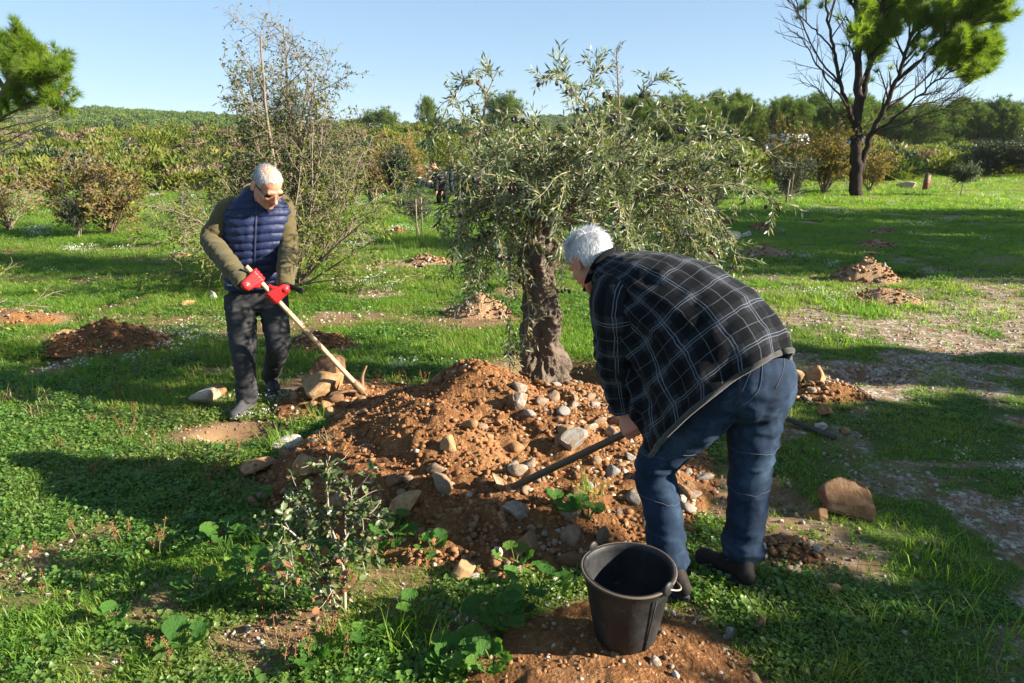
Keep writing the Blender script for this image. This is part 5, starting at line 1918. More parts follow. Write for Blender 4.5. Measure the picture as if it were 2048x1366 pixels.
def plant(name, label, cat, base, lines, mat_wood, leafsets, trunk_level=0, ns=(8, 5, 4), group=None, trunk_name="trunk", crown="crown"):
    T = thing(name, label, cat, tuple(base), 0, group)
    off = np.array(base, float)
    mb = MB(); mb2 = MB()
    for (P, rd, k) in lines:
        v, p, _ = tube(P - off, rd, ns[min(k, len(ns) - 1)], cap=False)
        (mb if k <= trunk_level else mb2).add(v, p)
    if mb.n: obj(trunk_name, mb.mesh(trunk_name, mat_wood), T)
    if mb2.n: tag(obj("branches", mb2.mesh("branches", mat_wood), T), kind="stuff")
    for i, (V, Tn, val, m) in enumerate(leafsets):
        o = obj(crown, np_mesh(crown, V - off, [Tn], m, smooth=False, fattr={"v": val}), T); tag(o, kind="stuff")
    return T

def copy_tree(o, loc, rz, scl, label=None, group=None):
    c = o.copy(); COL.objects.link(c)
    c.location = loc; c.rotation_euler = (0, 0, rz); c.scale = scl
    if label: c["label"] = label
    if group: c["group"] = group
    for ch in o.children:
        d = ch.copy(); COL.objects.link(d); d.parent = c
        for g in ch.children:
            e = g.copy(); COL.objects.link(e); e.parent = d
    return c

def ground_at(px, D):
    """ground point at pixel column px and distance D"""
    d = ray(px, 285)
    x = d.x / d.y * D
    return np.array([x, D, gzs(x, D)])

# ---- wild pear behind the man in the vest
def make_pear():
    r = np.random.default_rng(31)
    b = ground_at(560, 9.6)
    st = [((-.10, .1, 1), 2.75, .034), ((.02, -.1, 1), 3.1, .038), ((.10, .05, 1), 3.3, .040), ((.24, 0, 1), 2.7, .032), ((-.2, .2, 1), 2.7, .03), ((.30, .2, 1), 2.5, .03), ((-.65, -.1, 1), 1.8, .025), ((.6, .1, 1), 1.9, .025), ((-.28, -.05, 1), 2.4, .04), ((.0, .3, 1), 2.8, .04), ((.42, -.1, 1), 2.1, .03), ((-.48, 0, 1), 1.9, .03)]
    lv = [dict(n=13, L=1.05, ang=.95, jit=.07, lift=.035, t0=.10, rk=.42, taper=.55, seg=8, rmin=.005, sj=.035, sl=.02), dict(n=12, L=.38, ang=.9, jit=.10, lift=.02, t0=.10, rk=.5, rmin=.0036, taper=.3), dict(n=5, L=.10, ang=1.0, jit=.1, t0=.1, rk=.5, rmin=.0024, seg=2, taper=.2)]
    lines, last = branch_tree(r, b, st, lv)
    kz = lambda p: .95 if p[2] < 2.3 else max(.10, .95 - (p[2] - 2.3) * .8)
    V, Tn, val = leaves_on(last, r, 32, .048, .022, .1, .1, kz)
    return plant("wild_pear_tree", "tall twiggy wild pear tree with small sparse leaves behind the man in the vest", "tree", b, lines, M_TWIG_GREY, [(V, Tn, val, M_L_PEAR)], 0, (8, 5, 3, 3))
make_pear()
def make_almond():
    r = np.random.default_rng(32)
    b = ground_at(570, 8.7)
    st = []
    for i in range(17):
        a = r.uniform(0, 6.28)
        k = r.uniform(.35, 1.5)
        st.append(((math.cos(a) * k, math.sin(a) * k * .8, 1), r.uniform(1.2, 2.0), .018))
    st += [((-1.0, -.4, .55), 1.75, .016), ((-1.1, -.3, .30), 1.6, .014), ((1.0, -.5, .55), 1.75, .016), ((.9, -.2, .35), 1.5, .014), ((-.7, -.6, .8), 1.9, .016), ((.8, -.3, .8), 2.0, .016), ((-.9, .1, .9), 2.1, .015)]
    lv = [dict(n=9, L=.62, ang=.7, jit=.10, t0=.18, rk=.5, taper=.4, seg=6, rmin=.0045, sj=.05, sl=-.01), dict(n=6, L=.26, ang=.8, jit=.12, t0=.1, rk=.5, rmin=.003, taper=.3, seg=4)]
    lines, last = branch_tree(r, b, st, lv)
    kz = lambda p: .95 if p[2] < 1.35 else max(.04, .95 - (p[2] - 1.35) * 1.6)
    V, Tn, val = leaves_on(last, r, 32, .060, .022, .1, .25, kz)
    plant("almond_bush", "wide bush of bare grey twigs and yellowish leaves around the man in the vest", "bush", b, lines, M_TWIG_GREY, [(V, Tn, val, M_L_ALM)], 0, (6, 4, 3))
make_almond()

# ---- autumn shrub at the left
def shrub(name, label, px, D, h, w, leafm, seed, n=16, L=.05, W=.03, per_m=34, cat="shrub", wood=None, kz=None, group=None, squat=1.0, base=None):
    r = np.random.default_rng(seed)
    b = ground_at(px, D) if base is None else np.array(base, float)
    st = []
    for i in range(n):
        a = r.uniform(0, 6.28); k = r.uniform(.0, 1.0) ** .6 * (w / 2) / h * 1.25
        L0 = h * r.uniform(.6, .98) * math.sqrt(1 + k * k * .6)
        st.append(((math.cos(a) * k, math.sin(a) * k, 1), L0, .016 * h / 1.8))
    lv = [dict(n=7, L=.36 * h, ang=.65, jit=.12, t0=.2, rk=.5, taper=.45, seg=5, rmin=.005, sj=.07), dict(n=6, L=.17 * h, ang=.8, jit=.15, t0=.1, rk=.5, rmin=.0035, taper=.3, seg=3)]
    lines, last = branch_tree(r, b, st, lv)
    V, Tn, val = leaves_on(last, r, per_m, L, W, .05, .1, kz)
    return plant(name, label, cat, b, lines, wood or M_TWIG_GREY, [(V, Tn, val, leafm)], 0, (5, 3, 3), group)
shrub("autumn_shrub", "broad autumn shrub with red and yellow leaves on the left lawn edge", 195, 14.2, 1.75, 3.4, M_L_AUT, 41, 26, .062, .045, 26)
shrub("autumn_shrub", "reddish bare shrub cut by the left picture edge", -15, 14.8, 1.45, 2.2, M_L_AUT, 42, 16, .055, .04, 18)
shrub("evergreen_sprout", "fine dark green shoot at the foot of the autumn shrub", 125, 13.6, .95, .8, M_L_DARK, 43, 14, .05, .012, 70)
shrub("olive_sapling", "small dark sapling left of the man in the vest", 342, 12.2, 1.05, .9, M_L_PEAR, 44, 9, .05, .018, 40, cat="sapling")
# twig reaching in from the left
def make_twig():
    r = np.random.default_rng(47)
    b = np.array([-5.15, 6.15, gzs(-5.15, 6.15)])
    st = [((.75, .05, .75), .75, .012), ((.9, .3, .45), .85, .012), ((-.5, 0, 1), 1.0, .014)]
    lv = [dict(n=6, L=.4, ang=.7, jit=.12, t0=.3, rk=.5, seg=5, rmin=.004), dict(n=4, L=.15, ang=.8, t0=.2, rk=.5, rmin=.0025, seg=3)]
    lines, last = branch_tree(r, b, st, lv)
    V, Tn, val = leaves_on(last, r, 14, .045, .02)
    plant("thorny_bush", "bare thorny twigs with a few leaves entering from the left edge", "bush", b, lines, M_TWIG_GREY, [(V, Tn, val, M_L_ALM)], 0, (6, 4, 3))
make_twig()

# ---- pines
def pine_big(name, label, base, stems, seed, t_levels, tuftL, tuftW, mat, n_per=46, wood=M_BARK_PINE, keep=None, dead=None, flat_top=None):
    r = np.random.default_rng(seed)
    base = np.array(base, float)
    lines, last = branch_tree(r, base, stems, t_levels)
    P = []; D = []
    for (Q, _) in last:
        for t in (.35, .6, .8, 1.0):
            s, d = along(Q, min(t, .999))
            if keep is None or r.random() < keep(s):
                P.append(s); D.append(d + np.array([0, 0, .5]))
    P = np.array(P); D = np.array(D)
    V, Tn, val = needle_tufts(P, D, n_per, tuftL, tuftW, r)
    print(name, "tufts", len(P))
    return plant(name, label, "tree", base, lines, wood, [(V, Tn, val, mat)], 0, (12, 6, 4, 3))

def make_right_pine():
    b = ground_at(1712, 24.5)
    b[2] -= .1
    r = np.random.default_rng(51)
    T = thing("pine_tree", "tall many-stemmed pine with black trunk at the right", "tree", tuple(b))
    A = lambda px, py, y: np.array(at(px, py, y))
    Y0 = 24.5
    main = [  # traced limbs (px,py,depth) , start radius, end radius
        ([(1712, 398, 24.5), (1713, 340, 24.5), (1712, 290, 24.5), (1714, 250, 24.5)], .36, .26),
        ([(1720, 345, 24.5), (1742, 270, 24.4), (1765, 225, 24.3), (1792, 165, 24.2), (1815, 95, 24.0), (1840, 20, 23.9)], .19, .07),
        ([(1714, 250, 24.5), (1716, 180, 24.6), (1716, 100, 24.8), (1714, 20, 25.0), (1712, -50, 25)], .22, .07),
        ([(1712, 260, 24.5), (1696, 215, 24.4), (1680, 165, 24.3), (1668, 100, 24.2), (1655, 40, 24.0), (1648, -40, 24)], .14, .05),
        ([(1714, 250, 24.5), (1732, 170, 24.7), (1745, 110, 24.9), (1760, 40, 25.2), (1770, -40, 25.4)], .16, .06),
        ([(1742, 270, 24.4), (1790, 235, 23.8), (1840, 190, 23.2), (1890, 150, 22.8), (1940, 125, 22.5)], .08, .03),
        ([(1765, 225, 24.3), (1820, 185, 24.8), (1880, 130, 25.4), (1930, 90, 25.8)], .08, .03),
        ([(1792, 165, 24.2), (1850, 110, 23.6), (1905, 60, 23.2), (1960, 45, 22.9)], .08, .03),
        ([(1815, 95, 24.0), (1870, 40, 24.4), (1930, 10, 24.6)], .07, .03),
        ([(1696, 215, 24.4), (1655, 160, 23.9), (1620, 105, 23.6), (1595, 65, 23.4)], .06, .02),
        ([(1680, 165, 24.3), (1640, 120, 24.8), (1605, 50, 25.0), (1590, 0, 25.2)], .06, .02),
        ([(1668, 100, 24.2), (1630, 60, 24.0), (1590, 20, 23.8), (1565, -20, 23.8)], .05, .02),
        ([(1716, 180, 24.6), (1745, 120, 26.0), (1770, 60, 26.6)], .06, .02),
        ([(1716, 140, 24.6), (1700, 90, 23.4), (1690, 40, 22.8)], .06, .02),
        ([(1760, 240, 24.4), (1830, 215, 25.0), (1900, 190, 25.4), (1950, 160, 25.6)], .05, .02),
        ([(1745, 265, 24.4), (1800, 250, 24.0), (1860, 225, 23.6), (1900, 215, 23.4)], .035, .012),
        ([(1714, 245, 24.5), (1675, 225, 24.5), (1650, 190, 24.6), (1625, 170, 24.6)], .035, .012),
    ]
    off = b
    tm = MB(); polys = []
    for k, (pts, r0, r1) in enumerate(main):
        P = catmull(np.array([A(*q) for q in pts]), 6)
        if k == 0: P[0][2] = b[2] - .1
        P = P + r.normal(size=P.shape) * .02
        v, p, _ = tube(P - off, (np.linspace(.225, .16, len(P)) if k == 0 else np.linspace(r0, r1, len(P)) * (.70 if k in (2, 4) else .58)), 14 if k < 5 else 8)
        if k == 0: obj("trunk", np_mesh("trunk", v, p, M_BARK_PINE), T)
        else: obj("limb", np_mesh("limb", v, p, M_BARK_PINE), T)
        polys.append((P, r0))
    lv = [dict(n=17, L=1.5, ang=.65, jit=.07, lift=.05, t0=.35, rk=.3, taper=.4, seg=6, rmin=.012), dict(n=6, L=.65, ang=.6, jit=.1, lift=.06, t0=.25, rk=.5, rmin=.007, taper=.3, seg=4)]
    lines = []; cur = polys[1:]
    last = []
    for q in lv:
        nxt = []
        for (P, rad) in cur:
            for j in range(q['n']):
                t = min(.995, q['t0'] + (1 - q['t0']) * (j + r.random()) / q['n'])
                s, d = along(P, t)
                if s[0] < b[0] - .5 and s[2] < 6.5 and r.random() < .5: continue
                a = q['ang'] * r.uniform(.6, 1.3); w = unit(np.cross(d, r.normal(size=3)))
                Q = wander(s, d * math.cos(a) + w * math.sin(a), q['L'] * r.uniform(.5, 1.15) * (1 - q['taper'] * t), q['seg'], r, q['jit'], 0, q['lift'])
                r0 = max(q['rmin'], rad * .22)
                lines.append((Q, np.linspace(r0, r0 * .4, len(Q)))); nxt.append((Q, r0))
        cur = nxt
    tag(obj("branches", tubes_mesh([(a - off, c) for a, c in lines], M_BARK_PINE, 4, "branches"), T), kind="stuff")
    # foliage thick to the right, thin on the left side
    P = []; D = []
    for (Q, _) in cur:
        for t in (.3, .5, .7, .85, .999):
            s, d = along(Q, t)
            px = 1024 + FPX * s[0] / (s[1] * _cp + (CAM_H - s[2]) * _sp)
            zr = s[2]
            zc = 5.1 - 1.0 * float(sstep(1780, 1930, px))
            k = sstep(1715, 1790, px) * sstep(zc - .4, zc + .5, zr)
            k = max(float(k), .85 * float(sstep(5.7, 6.8, zr)) * (.35 + .65 * float(sstep(1600, 1690, px))))
            k = max(float(k), .9 * float(np.exp(-((px - 1735) / 28) ** 2 - ((zr - 5.2) / .9) ** 2)))
            if r.random() < k: P.append(s); D.append(d + np.array([0, 0, .6]))
    P = np.array(P); D = np.array(D)
    V, Tn, val = needle_tufts(P, D, 60, .30, .015, r, .75)
    tag(obj("crown", np_mesh("crown", V - off, [Tn], M_NEEDLE, smooth=False, fattr={"v": val}), T), kind="stuff")
    print("right pine tufts", len(P))
make_right_pine()

def make_left_pine():
    r = np.random.default_rng(57)
    b = ground_at(-60, 19.0)
    T = thing("pine_tree", "leaning pine with bright green crown at the left edge", "tree", tuple(b))
    A = lambda px, py, y: np.array(at(px, py, y))
    main = [([(-70, 420, 19), (-45, 320, 19), (-5, 215, 18.8), (15, 175, 18.7), (30, 140, 18.6)], .17, .07),
            ([(-5, 215, 18.8), (40, 180, 18.4), (80, 160, 18.2), (115, 150, 18)], .06, .02), ([(10, 180, 18.7), (-30, 120, 19.2), (-60, 90, 19.4)], .07, .03),
            ([(18, 165, 18.7), (60, 130, 18.9), (100, 125, 19)], .05, .02), ([(28, 140, 18.6), (5, 115, 18.2), (-20, 100, 18)], .05, .02),
            ([(30, 140, 18.6), (45, 115, 18.6), (38, 100, 18.6)], .05, .02), ([(-20, 250, 18.9), (30, 222, 18.5), (80, 205, 18.3), (125, 190, 18.2)], .04, .015),
            ([(-25, 190, 18.9), (-70, 150, 18.7), (-110, 130, 18.6)], .06, .02), ([(5, 190, 18.8), (50, 165, 19.6), (85, 140, 20)], .05, .02)]
    dead = [([(-30, 270, 18.8), (30, 250, 18.2), (80, 240, 18), (120, 222, 17.8)], .03, .008), ([(-30, 300, 18.8), (20, 280, 18.2), (70, 255, 18), (110, 240, 17.9)], .028, .007),
            ([(-40, 330, 18.8), (10, 300, 18.2), (50, 285, 18)], .025, .006), ([(-25, 255, 18.9), (20, 235, 19), (60, 232, 19.2), (105, 228, 19.4)], .025, .006), ([(-30, 290, 18.8), (25, 265, 18.8), (65, 270, 18.8)], .02, .006)]
    polys = []
    for k, (pts, r0, r1) in enumerate(main):
        P = catmull(np.array([A(*q) for q in pts]), 5)
        if k == 0: P[0][2] = b[2] - .1
        v, p, _ = tube(P - b, np.linspace(r0, r1, len(P)), 10)
        obj("trunk" if k == 0 else "limb", np_mesh("limb", v, p, M_BARK_RED), T)
        if k: polys.append((P, r0))
    tops = []
    lines = []
    for (P, rad) in polys:
        for j in range(13):
            t = .25 + .75 * (j + r.random()) / 13.01
            s, d = along(P, min(t, .99))
            Q = wander(s, d * .6 + unit(r.normal(size=3)) * .8 + np.array([0, 0, .3]), r.uniform(.3, .58), 5, r, .1, 0, .03)
            lines.append((Q, np.linspace(.012, .005, len(Q))))
            for t2 in (.3, .5, .7, .85, .999): tops.append(along(Q, t2))
            for m in range(2):
                s2, d2 = along(Q, r.uniform(.3, .9)); Q2 = wander(s2, d2 * .6 + unit(r.normal(size=3)) * .8, .3, 3, r, .1, 0, .08)
                for t2 in (.5, .999): tops.append(along(Q2, t2))
    dl = []
    for pts, r0, r1 in dead:
        P = catmull(np.array([A(*q) for q in pts]), 4)
        dl.append((P, np.linspace(r0, r1, len(P))))
        for j in range(10):
            s, d = along(P, r.uniform(.15, .98)); Q = wander(s, d * .7 + unit(r.normal(size=3)) * .7, r.uniform(.2, .6), 4, r, .15)
            dl.append((Q, np.linspace(.008, .003, len(Q))))
            for m in range(3):
                s2, d2 = along(Q, r.uniform(.2, .95)); dl.append((wander(s2, d2 * .6 + unit(r.normal(size=3)) * .8, .18, 3, r, .15), np.linspace(.004, .002, 4)))
    tag(obj("branches", tubes_mesh([(a - b, c) for a, c in lines], M_BARK_RED, 4, "branches"), T), kind="stuff")
    o = obj("dead_branches", tubes_mesh([(a - b, c) for a, c in dl], M_TWIG_GREY, 4, "dead_branches"), T); tag(o, "bare grey dead branches", kind="stuff")
    P = np.array([a for a, d in tops]); D = np.array([d for a, d in tops]) + np.array([0, 0, .5])
    V, Tn, val = needle_tufts(P, D, 60, .25, .014, r, .8)
    tag(obj("crown", np_mesh("crown", V - b, [Tn], M_NEEDLE, smooth=False, fattr={"v": val}), T), kind="stuff")
make_left_pine()

# ---- pines of the wood: four shapes, many individuals
def wood_pine(seed, h, w, label, mat=M_NEEDLE_D):
    r = np.random.default_rng(seed)
    T = thing("pine_tree", label, "tree", (0, 0, 0), 0, "pines at the edge of the wood")
    trunk = wander((0, 0, -.2), (r.normal() * .08, r.normal() * .08, 1), h * .9, 10, r, .04)
    v, p, _ = tube(trunk, np.linspace(.16, .04, len(trunk)), 8)
    obj("trunk", np_mesh("trunk", v, p, M_BARK_PINE), T)
    lines = []; P = []; D = []
    for j in range(56):
        t = .08 + .91 * (j + r.random()) / 56
        s, d = along(trunk, min(t, .99))
        prof = (math.sin(math.pi * min(1, max(0, (t - .05) / .98)) ** .8) ** .7) * w * .55
        a = r.uniform(0, 6.28)
        Q = wander(s, (math.cos(a), math.sin(a), .35 + .3 * t), max(.3, prof * r.uniform(.65, 1.1)), 5, r, .12, 0, .05)
        lines.append((Q, np.linspace(.03, .01, len(Q))))
        if t < .14: continue
        for k in range(18):
            s2, d2 = along(Q, r.uniform(.35, .999))
            P.append(s2 + r.normal(size=3) * .20); D.append(d2 * .5 + np.array([0, 0, .6]))
    tag(obj("branches", tubes_mesh(lines, M_BARK_PINE, 3, "branches"), T), kind="stuff")
    V, Tn, val = needle_tufts(np.array(P), np.array(D), 20, .42, .035, r, .9)
    tag(obj("crown", np_mesh("crown", V, [Tn], mat, smooth=False, fattr={"v": val}), T), kind="stuff")
    return T
WLAB = ["rounded green pine standing in the front of the wood at right", "slender green pine standing in the front of the wood at right", "broad green pine standing in the front of the wood at right", "leaning green pine standing in the front of the wood at right"]
WOOD = [wood_pine(61, 5.2, 4.6, WLAB[0]), wood_pine(62, 5.6, 3.6, WLAB[1]), wood_pine(63, 4.9, 5.2, WLAB[2]), wood_pine(64, 5.4, 4.2, WLAB[3])]
def place_wood():
    r = np.random.default_rng(66)
    spots = []
    px = 1225
    while px < 2200:
        spots.append((px, r.uniform(70, 78), 1.0)); px += r.uniform(36, 52)
    px = 1200
    while px < 2300:
        spots.append((px, r.uniform(80, 92), 1.12)); px += r.uniform(40, 60)
    used = [False] * 4
    for i, (px, D, s) in enumerate(spots):
        b = ground_at(px, D); k = i % 4
        sc = s * r.uniform(.86, 1.08)
        sc *= 1.02 - .10 * float(1 - sstep(1250, 1450, px))
        loc = (b[0], b[1], b[2] - .1); sv = (sc * r.uniform(.9, 1.1), sc * r.uniform(.9, 1.1), sc)
        if not used[k]:
            used[k] = True
            t = WOOD[k]; t.location = loc; t.rotation_euler = (0, 0, r.uniform(0, 6.28)); t.scale = sv
        else:
            t = copy_tree(WOOD[k], loc, r.uniform(0, 6.28), sv)
        kind = ("rounded", "slender", "broad", "leaning")[k]
        zone = "behind the olive crown" if px < 1360 else ("left of the ochre shrubs" if px < 1530 else ("above the white van" if px < 1640 else ("behind the big pine trunk" if px < 1790 else ("above the low boulder and post" if px < 1900 else ("above the dark hedge" if px < 2060 else "past the right picture edge")))))
        t["label"] = kind + (" pine in the front row of the wood " if D < 79 else " pine in the back row of the wood ") + zone
place_wood()
# far umbrella pines on the ridge
def far_pine(px, top_py, D, wpx, label, k):
    b = ground_at(px, D); b[2] = -.4
    top = at(px, top_py, D)
    h = top.z - b[2]; w = wpx * D / FPX
    t = copy_tree(WOOD[k], (b[0], b[1], b[2] - .05), k * 1.7, (w / 4.4, w / 4.4, h / 5.0), label, "lone pines on the ridge")
far_pine(770, 214, 150, 74, "round yellow-green pine alone on the ridge left of centre", 2)
far_pine(726, 234, 150, 50, "small pine just left of the round ridge pine", 0)
far_pine(860, 198, 150, 56, "pine on the ridge behind the arching olive shoot", 3)
far_pine(1010, 184, 150, 90, "broad pine on the ridge behind the olive crown", 2)

# ---- mid-distance shrubs and saplings
shrub("ochre_shrub", "tall thin ochre shrub left of the big pine", 1575, 25.5, 2.75, 1.9, M_L_OCH, 71, 16, .075, .055, 20)
shrub("ochre_shrub", "dense golden shrub directly left of the big pine trunk", 1660, 26.0, 2.75, 2.7, M_L_OCH, 72, 24, .075, .055, 26)
shrub("ochre_shrub", "low yellowish shrub right of the big pine trunk", 1752, 26.5, 1.75, 1.7, M_L_OCH, 73, 16, .07, .05, 22)
shrub("dark_shrub", "dark shaded shrub in front of the white van", 1590, 23.0, 1.35, 1.5, M_L_DARK, 74, 20, .06, .03, 34)
shrub("dark_shrub", "dark round shrub behind the right olive twigs", 1412, 17.0, 1.05, 1.0, M_L_OLY, 75, 18, .06, .016, 60)
shrub("brown_bush", "brown autumn bush behind the round dark sapling", 740, 22.0, 2.0, 1.9, M_L_AUT, 76, 22, .06, .045, 26)
shrub("brown_bush", "olive and rust coloured bush right of the round dark sapling", 805, 24.5, 2.1, 1.6, M_L_OCH, 77, 18, .06, .045, 24)
shrub("yellow_bush", "bright yellow-green bush behind the two far men", 925, 25.5, 2.1, 1.9, M_L_YEL, 78, 20, .07, .05, 30)
shrub("oleander", "low bush with pink flowers above the stone row", 852, 29.5, .95, 1.7, M_L_PEAR, 79, 16, .07, .03, 30)
shrub("pink_flowers", "pink oleander blossoms above the stone row", 852, 29.3, 1.0, 1.6, M_L_PINK, 80, 9, .06, .06, 9, cat="flowers")
shrub("dark_hedge", "low dark evergreen bush at the right edge beyond the path", 1985, 38.0, 1.75, 3.6, M_L_DARK, 81, 34, .10, .06, 22)
shrub("dark_hedge", "taller dark evergreen bush cut by the right edge beyond the path", 2070, 37.0, 2.3, 3.4, M_L_DARK, 82, 34, .10, .06, 22)
def make_feathery():
    r = np.random.default_rng(85)
    b = ground_at(1243, 20.0)
    st = [((.0, 0, 1), 4.3, .05)]
    lv = [dict(n=42, L=.85, ang=.65, jit=.06, lift=.06, t0=.05, rk=.35, taper=.75, seg=6, rmin=.006, sj=.015), dict(n=6, L=.22, ang=.6, jit=.1, t0=.2, rk=.5, rmin=.004, taper=.3, seg=3)]
    lines, last = branch_tree(r, b, st, lv)
    V, Tn, val = leaves_on(last, r, 22, .05, .022)
    plant("slender_tree", "thin pointed young tree rising behind the olive crown", "tree", b, lines, M_TWIG_GREY, [(V, Tn, val, M_L_OLY)], 0, (6, 3, 3))
make_feathery()
def lollipop(px, D, h, w, clear, label, seed, leafm, name="sapling", L=.055, W=.02, n=24, base=None, cat="sapling", per=60):
    r = np.random.default_rng(seed)
    b = ground_at(px, D) if base is None else np.array([base[0], base[1], gzs(*base)])
    T = thing(name, label, cat, tuple(b))
    tr = wander((0, 0, -.05), (r.normal() * .04, 0, 1), clear + (h - clear) * .6, 8, r, .03)
    v, p, _ = tube(tr, np.linspace(.028, .015, len(tr)) * h / 1.8, 8)
    obj("trunk", np_mesh("trunk", v, p, M_TWIG_GREY), T)
    c = np.array([tr[-1][0], tr[-1][1], clear + (h - clear) / 2])
    lines = []; polys = []
    for j in range(n * 3):
        s, d = along(tr, r.uniform(.55, 1))
        q = unit(r.normal(size=3)); e = c + q * np.array([w / 2, w / 2, (h - clear) / 2]) * r.uniform(.75, 1.05)
        P = catmull(np.array([s, (s + e) / 2 + r.normal(size=3) * .04, e]), 3)
        lines.append((P, np.linspace(.008, .003, len(P)))); polys.append((P, .005))
        for m in range(3):
            s2, d2 = along(P, r.uniform(.35, .95)); polys.append((wander(s2, d2 * .5 + unit(r.normal(size=3)), .22 * w, 3, r, .12), .003))
    tag(obj("branches", tubes_mesh(lines, M_TWIG_GREY, 4, "branches"), T), kind="stuff")
    V, Tn, val = leaves_on(polys, r, per, L, W)
    tag(obj("crown", np_mesh("crown", V, [Tn], leafm, smooth=False, fattr={"v": val}), T), kind="stuff")
    return T
lollipop(785, 19.5, 1.85, 1.0, .62, "round dark green sapling on a thin trunk in the middle distance", 91, M_L_DARK, "sapling", .06, .025, 34)
lollipop(832, 13.8, 1.0, .95, .32, "bushy young olive between two pale stakes", 92, M_L_OLY, "olive_sapling", .055, .013, 24)
lollipop(1940, 24.5, 1.2, 1.1, .45, "little olive sapling on the shaded lawn at far right", 93, M_L_OLY, "olive_sapling", .075, .02, 24)

def stake(px, D, h, lean, label, r0=.015):
    b = ground_at(px, D)
    v, p, _ = tube([(0, 0, -.1), (lean[0] * .5, lean[1] * .5, h / 2), (lean[0], lean[1], h)], [r0, r0 * .97, r0 * .9], 8)
    o = obj("stake", np_mesh("stake", v, p, M_STAKE, smooth=False), None, tuple(b)); tag(o, label, "stake")
stake(826, 13.4, .75, (.01, 0), "left stake of the pair beside the young olive")
stake(838, 13.5, .78, (.0, 0), "right stake of the pair beside the young olive")
stake(741, 17.0, .75, (.08, 0), "thin grey stake standing in front of the brown bush")
stake(797, 24.0, .7, (.14, 0), "leaning pale stake beyond the round dark sapling")
stake(1585, 21.5, .72, (.04, 0), "pale stake leaning before the dark shaded shrub", .03)
stake(1593, 21.8, .9, (.03, 0), "thin taller stake behind the leaning pale stake", .016)
stake(1610, 24.0, .5, (.0, 0), "short thin stake right of the dark shaded shrub", .02)
# ------------------------------------------------------------------ scattering (only for what nobody could count)
def scatter(name, P, rot, scl, idx, meshes, label=None):
    c = bpy.data.collections.new(name + "_kinds")
    for i, m in enumerate(meshes):
        o = bpy.data.objects.new("%s_kind_%02d" % (name, i), m); c.objects.link(o)
    me = bpy.data.meshes.new(name)
    n = len(P)
    me.vertices.add(n); me.vertices.foreach_set("co", np.asarray(P, np.float32).ravel())
    a = me.attributes.new("rot", 'FLOAT_VECTOR', 'POINT'); a.data.foreach_set("vector", np.asarray(rot, np.float32).ravel())
    a = me.attributes.new("scl", 'FLOAT', 'POINT'); a.data.foreach_set("value", np.asarray(scl, np.float32))
    a = me.attributes.new("idx", 'INT', 'POINT'); a.data.foreach_set("value", np.asarray(idx, np.int32))
    ob = obj(name, me); tag(ob, label, kind="stuff")
    t = bpy.data.node_groups.new(name + "_nodes", 'GeometryNodeTree')
    t.interface.new_socket("Geometry", in_out='INPUT', socket_type='NodeSocketGeometry')
    t.interface.new_socket("Geometry", in_out='OUTPUT', socket_type='NodeSocketGeometry')
    N = t.nodes.new
    gi = N('NodeGroupInput'); go = N('NodeGroupOutput'); ip = N('GeometryNodeInstanceOnPoints'); ci = N('GeometryNodeCollectionInfo')
    ci.inputs['Collection'].default_value = c; ci.inputs['Separate Children'].default_value = True; ci.inputs['Reset Children'].default_value = True
    def na(nm, ty):
        x = N('GeometryNodeInputNamedAttribute'); x.data_type = ty; x.inputs['Name'].default_value = nm; return x.outputs['Attribute']
    e = N('FunctionNodeEulerToRotation')
    L = t.links.new
    L(na("rot", 'FLOAT_VECTOR'), e.inputs[0]); L(gi.outputs[0], ip.inputs['Points']); L(ci.outputs[0], ip.inputs['Instance'])
    ip.inputs['Pick Instance'].default_value = True
    L(na("idx", 'INT'), ip.inputs['Instance Index']); L(e.outputs[0], ip.inputs['Rotation']); L(na("scl", 'FLOAT'), ip.inputs['Scale'])
    L(ip.outputs[0], go.inputs[0])
    m = ob.modifiers.new("scatter", 'NODES'); m.node_group = t
    return ob

M_GRASS = leaf_mat("grass_blade", [(0, (.070, .170, .018)), (.5, (.130, .245, .026)), (.85, (.20, .295, .040)), (1, (.36, .32, .12))], .45, .35, .5, 1.8, True, (.23, .25, .065))
M_CLOVER = leaf_mat("weed_leaf", [(0, (.060, .150, .030)), (.5, (.110, .220, .042)), (.88, (.18, .275, .058)), (1, (.30, .24, .07))], .42, .4, .48, 1.7, True, (.20, .22, .070))
M_STRAW = leaf_mat("straw", [(0, (.22, .15, .07)), (1, (.42, .33, .18))], .7, .2, .25, 1.1)
M_SEED = leaf_mat("dry_seed_head", [(0, (.16, .07, .03)), (1, (.30, .15, .07))], .8, .1, .2, 1.1, inst=False)
M_PETAL = leaf_mat("white_petal", [(0, (.70, .70, .68)), (1, (.82, .82, .80))], .7, .2, .3, 1.0)

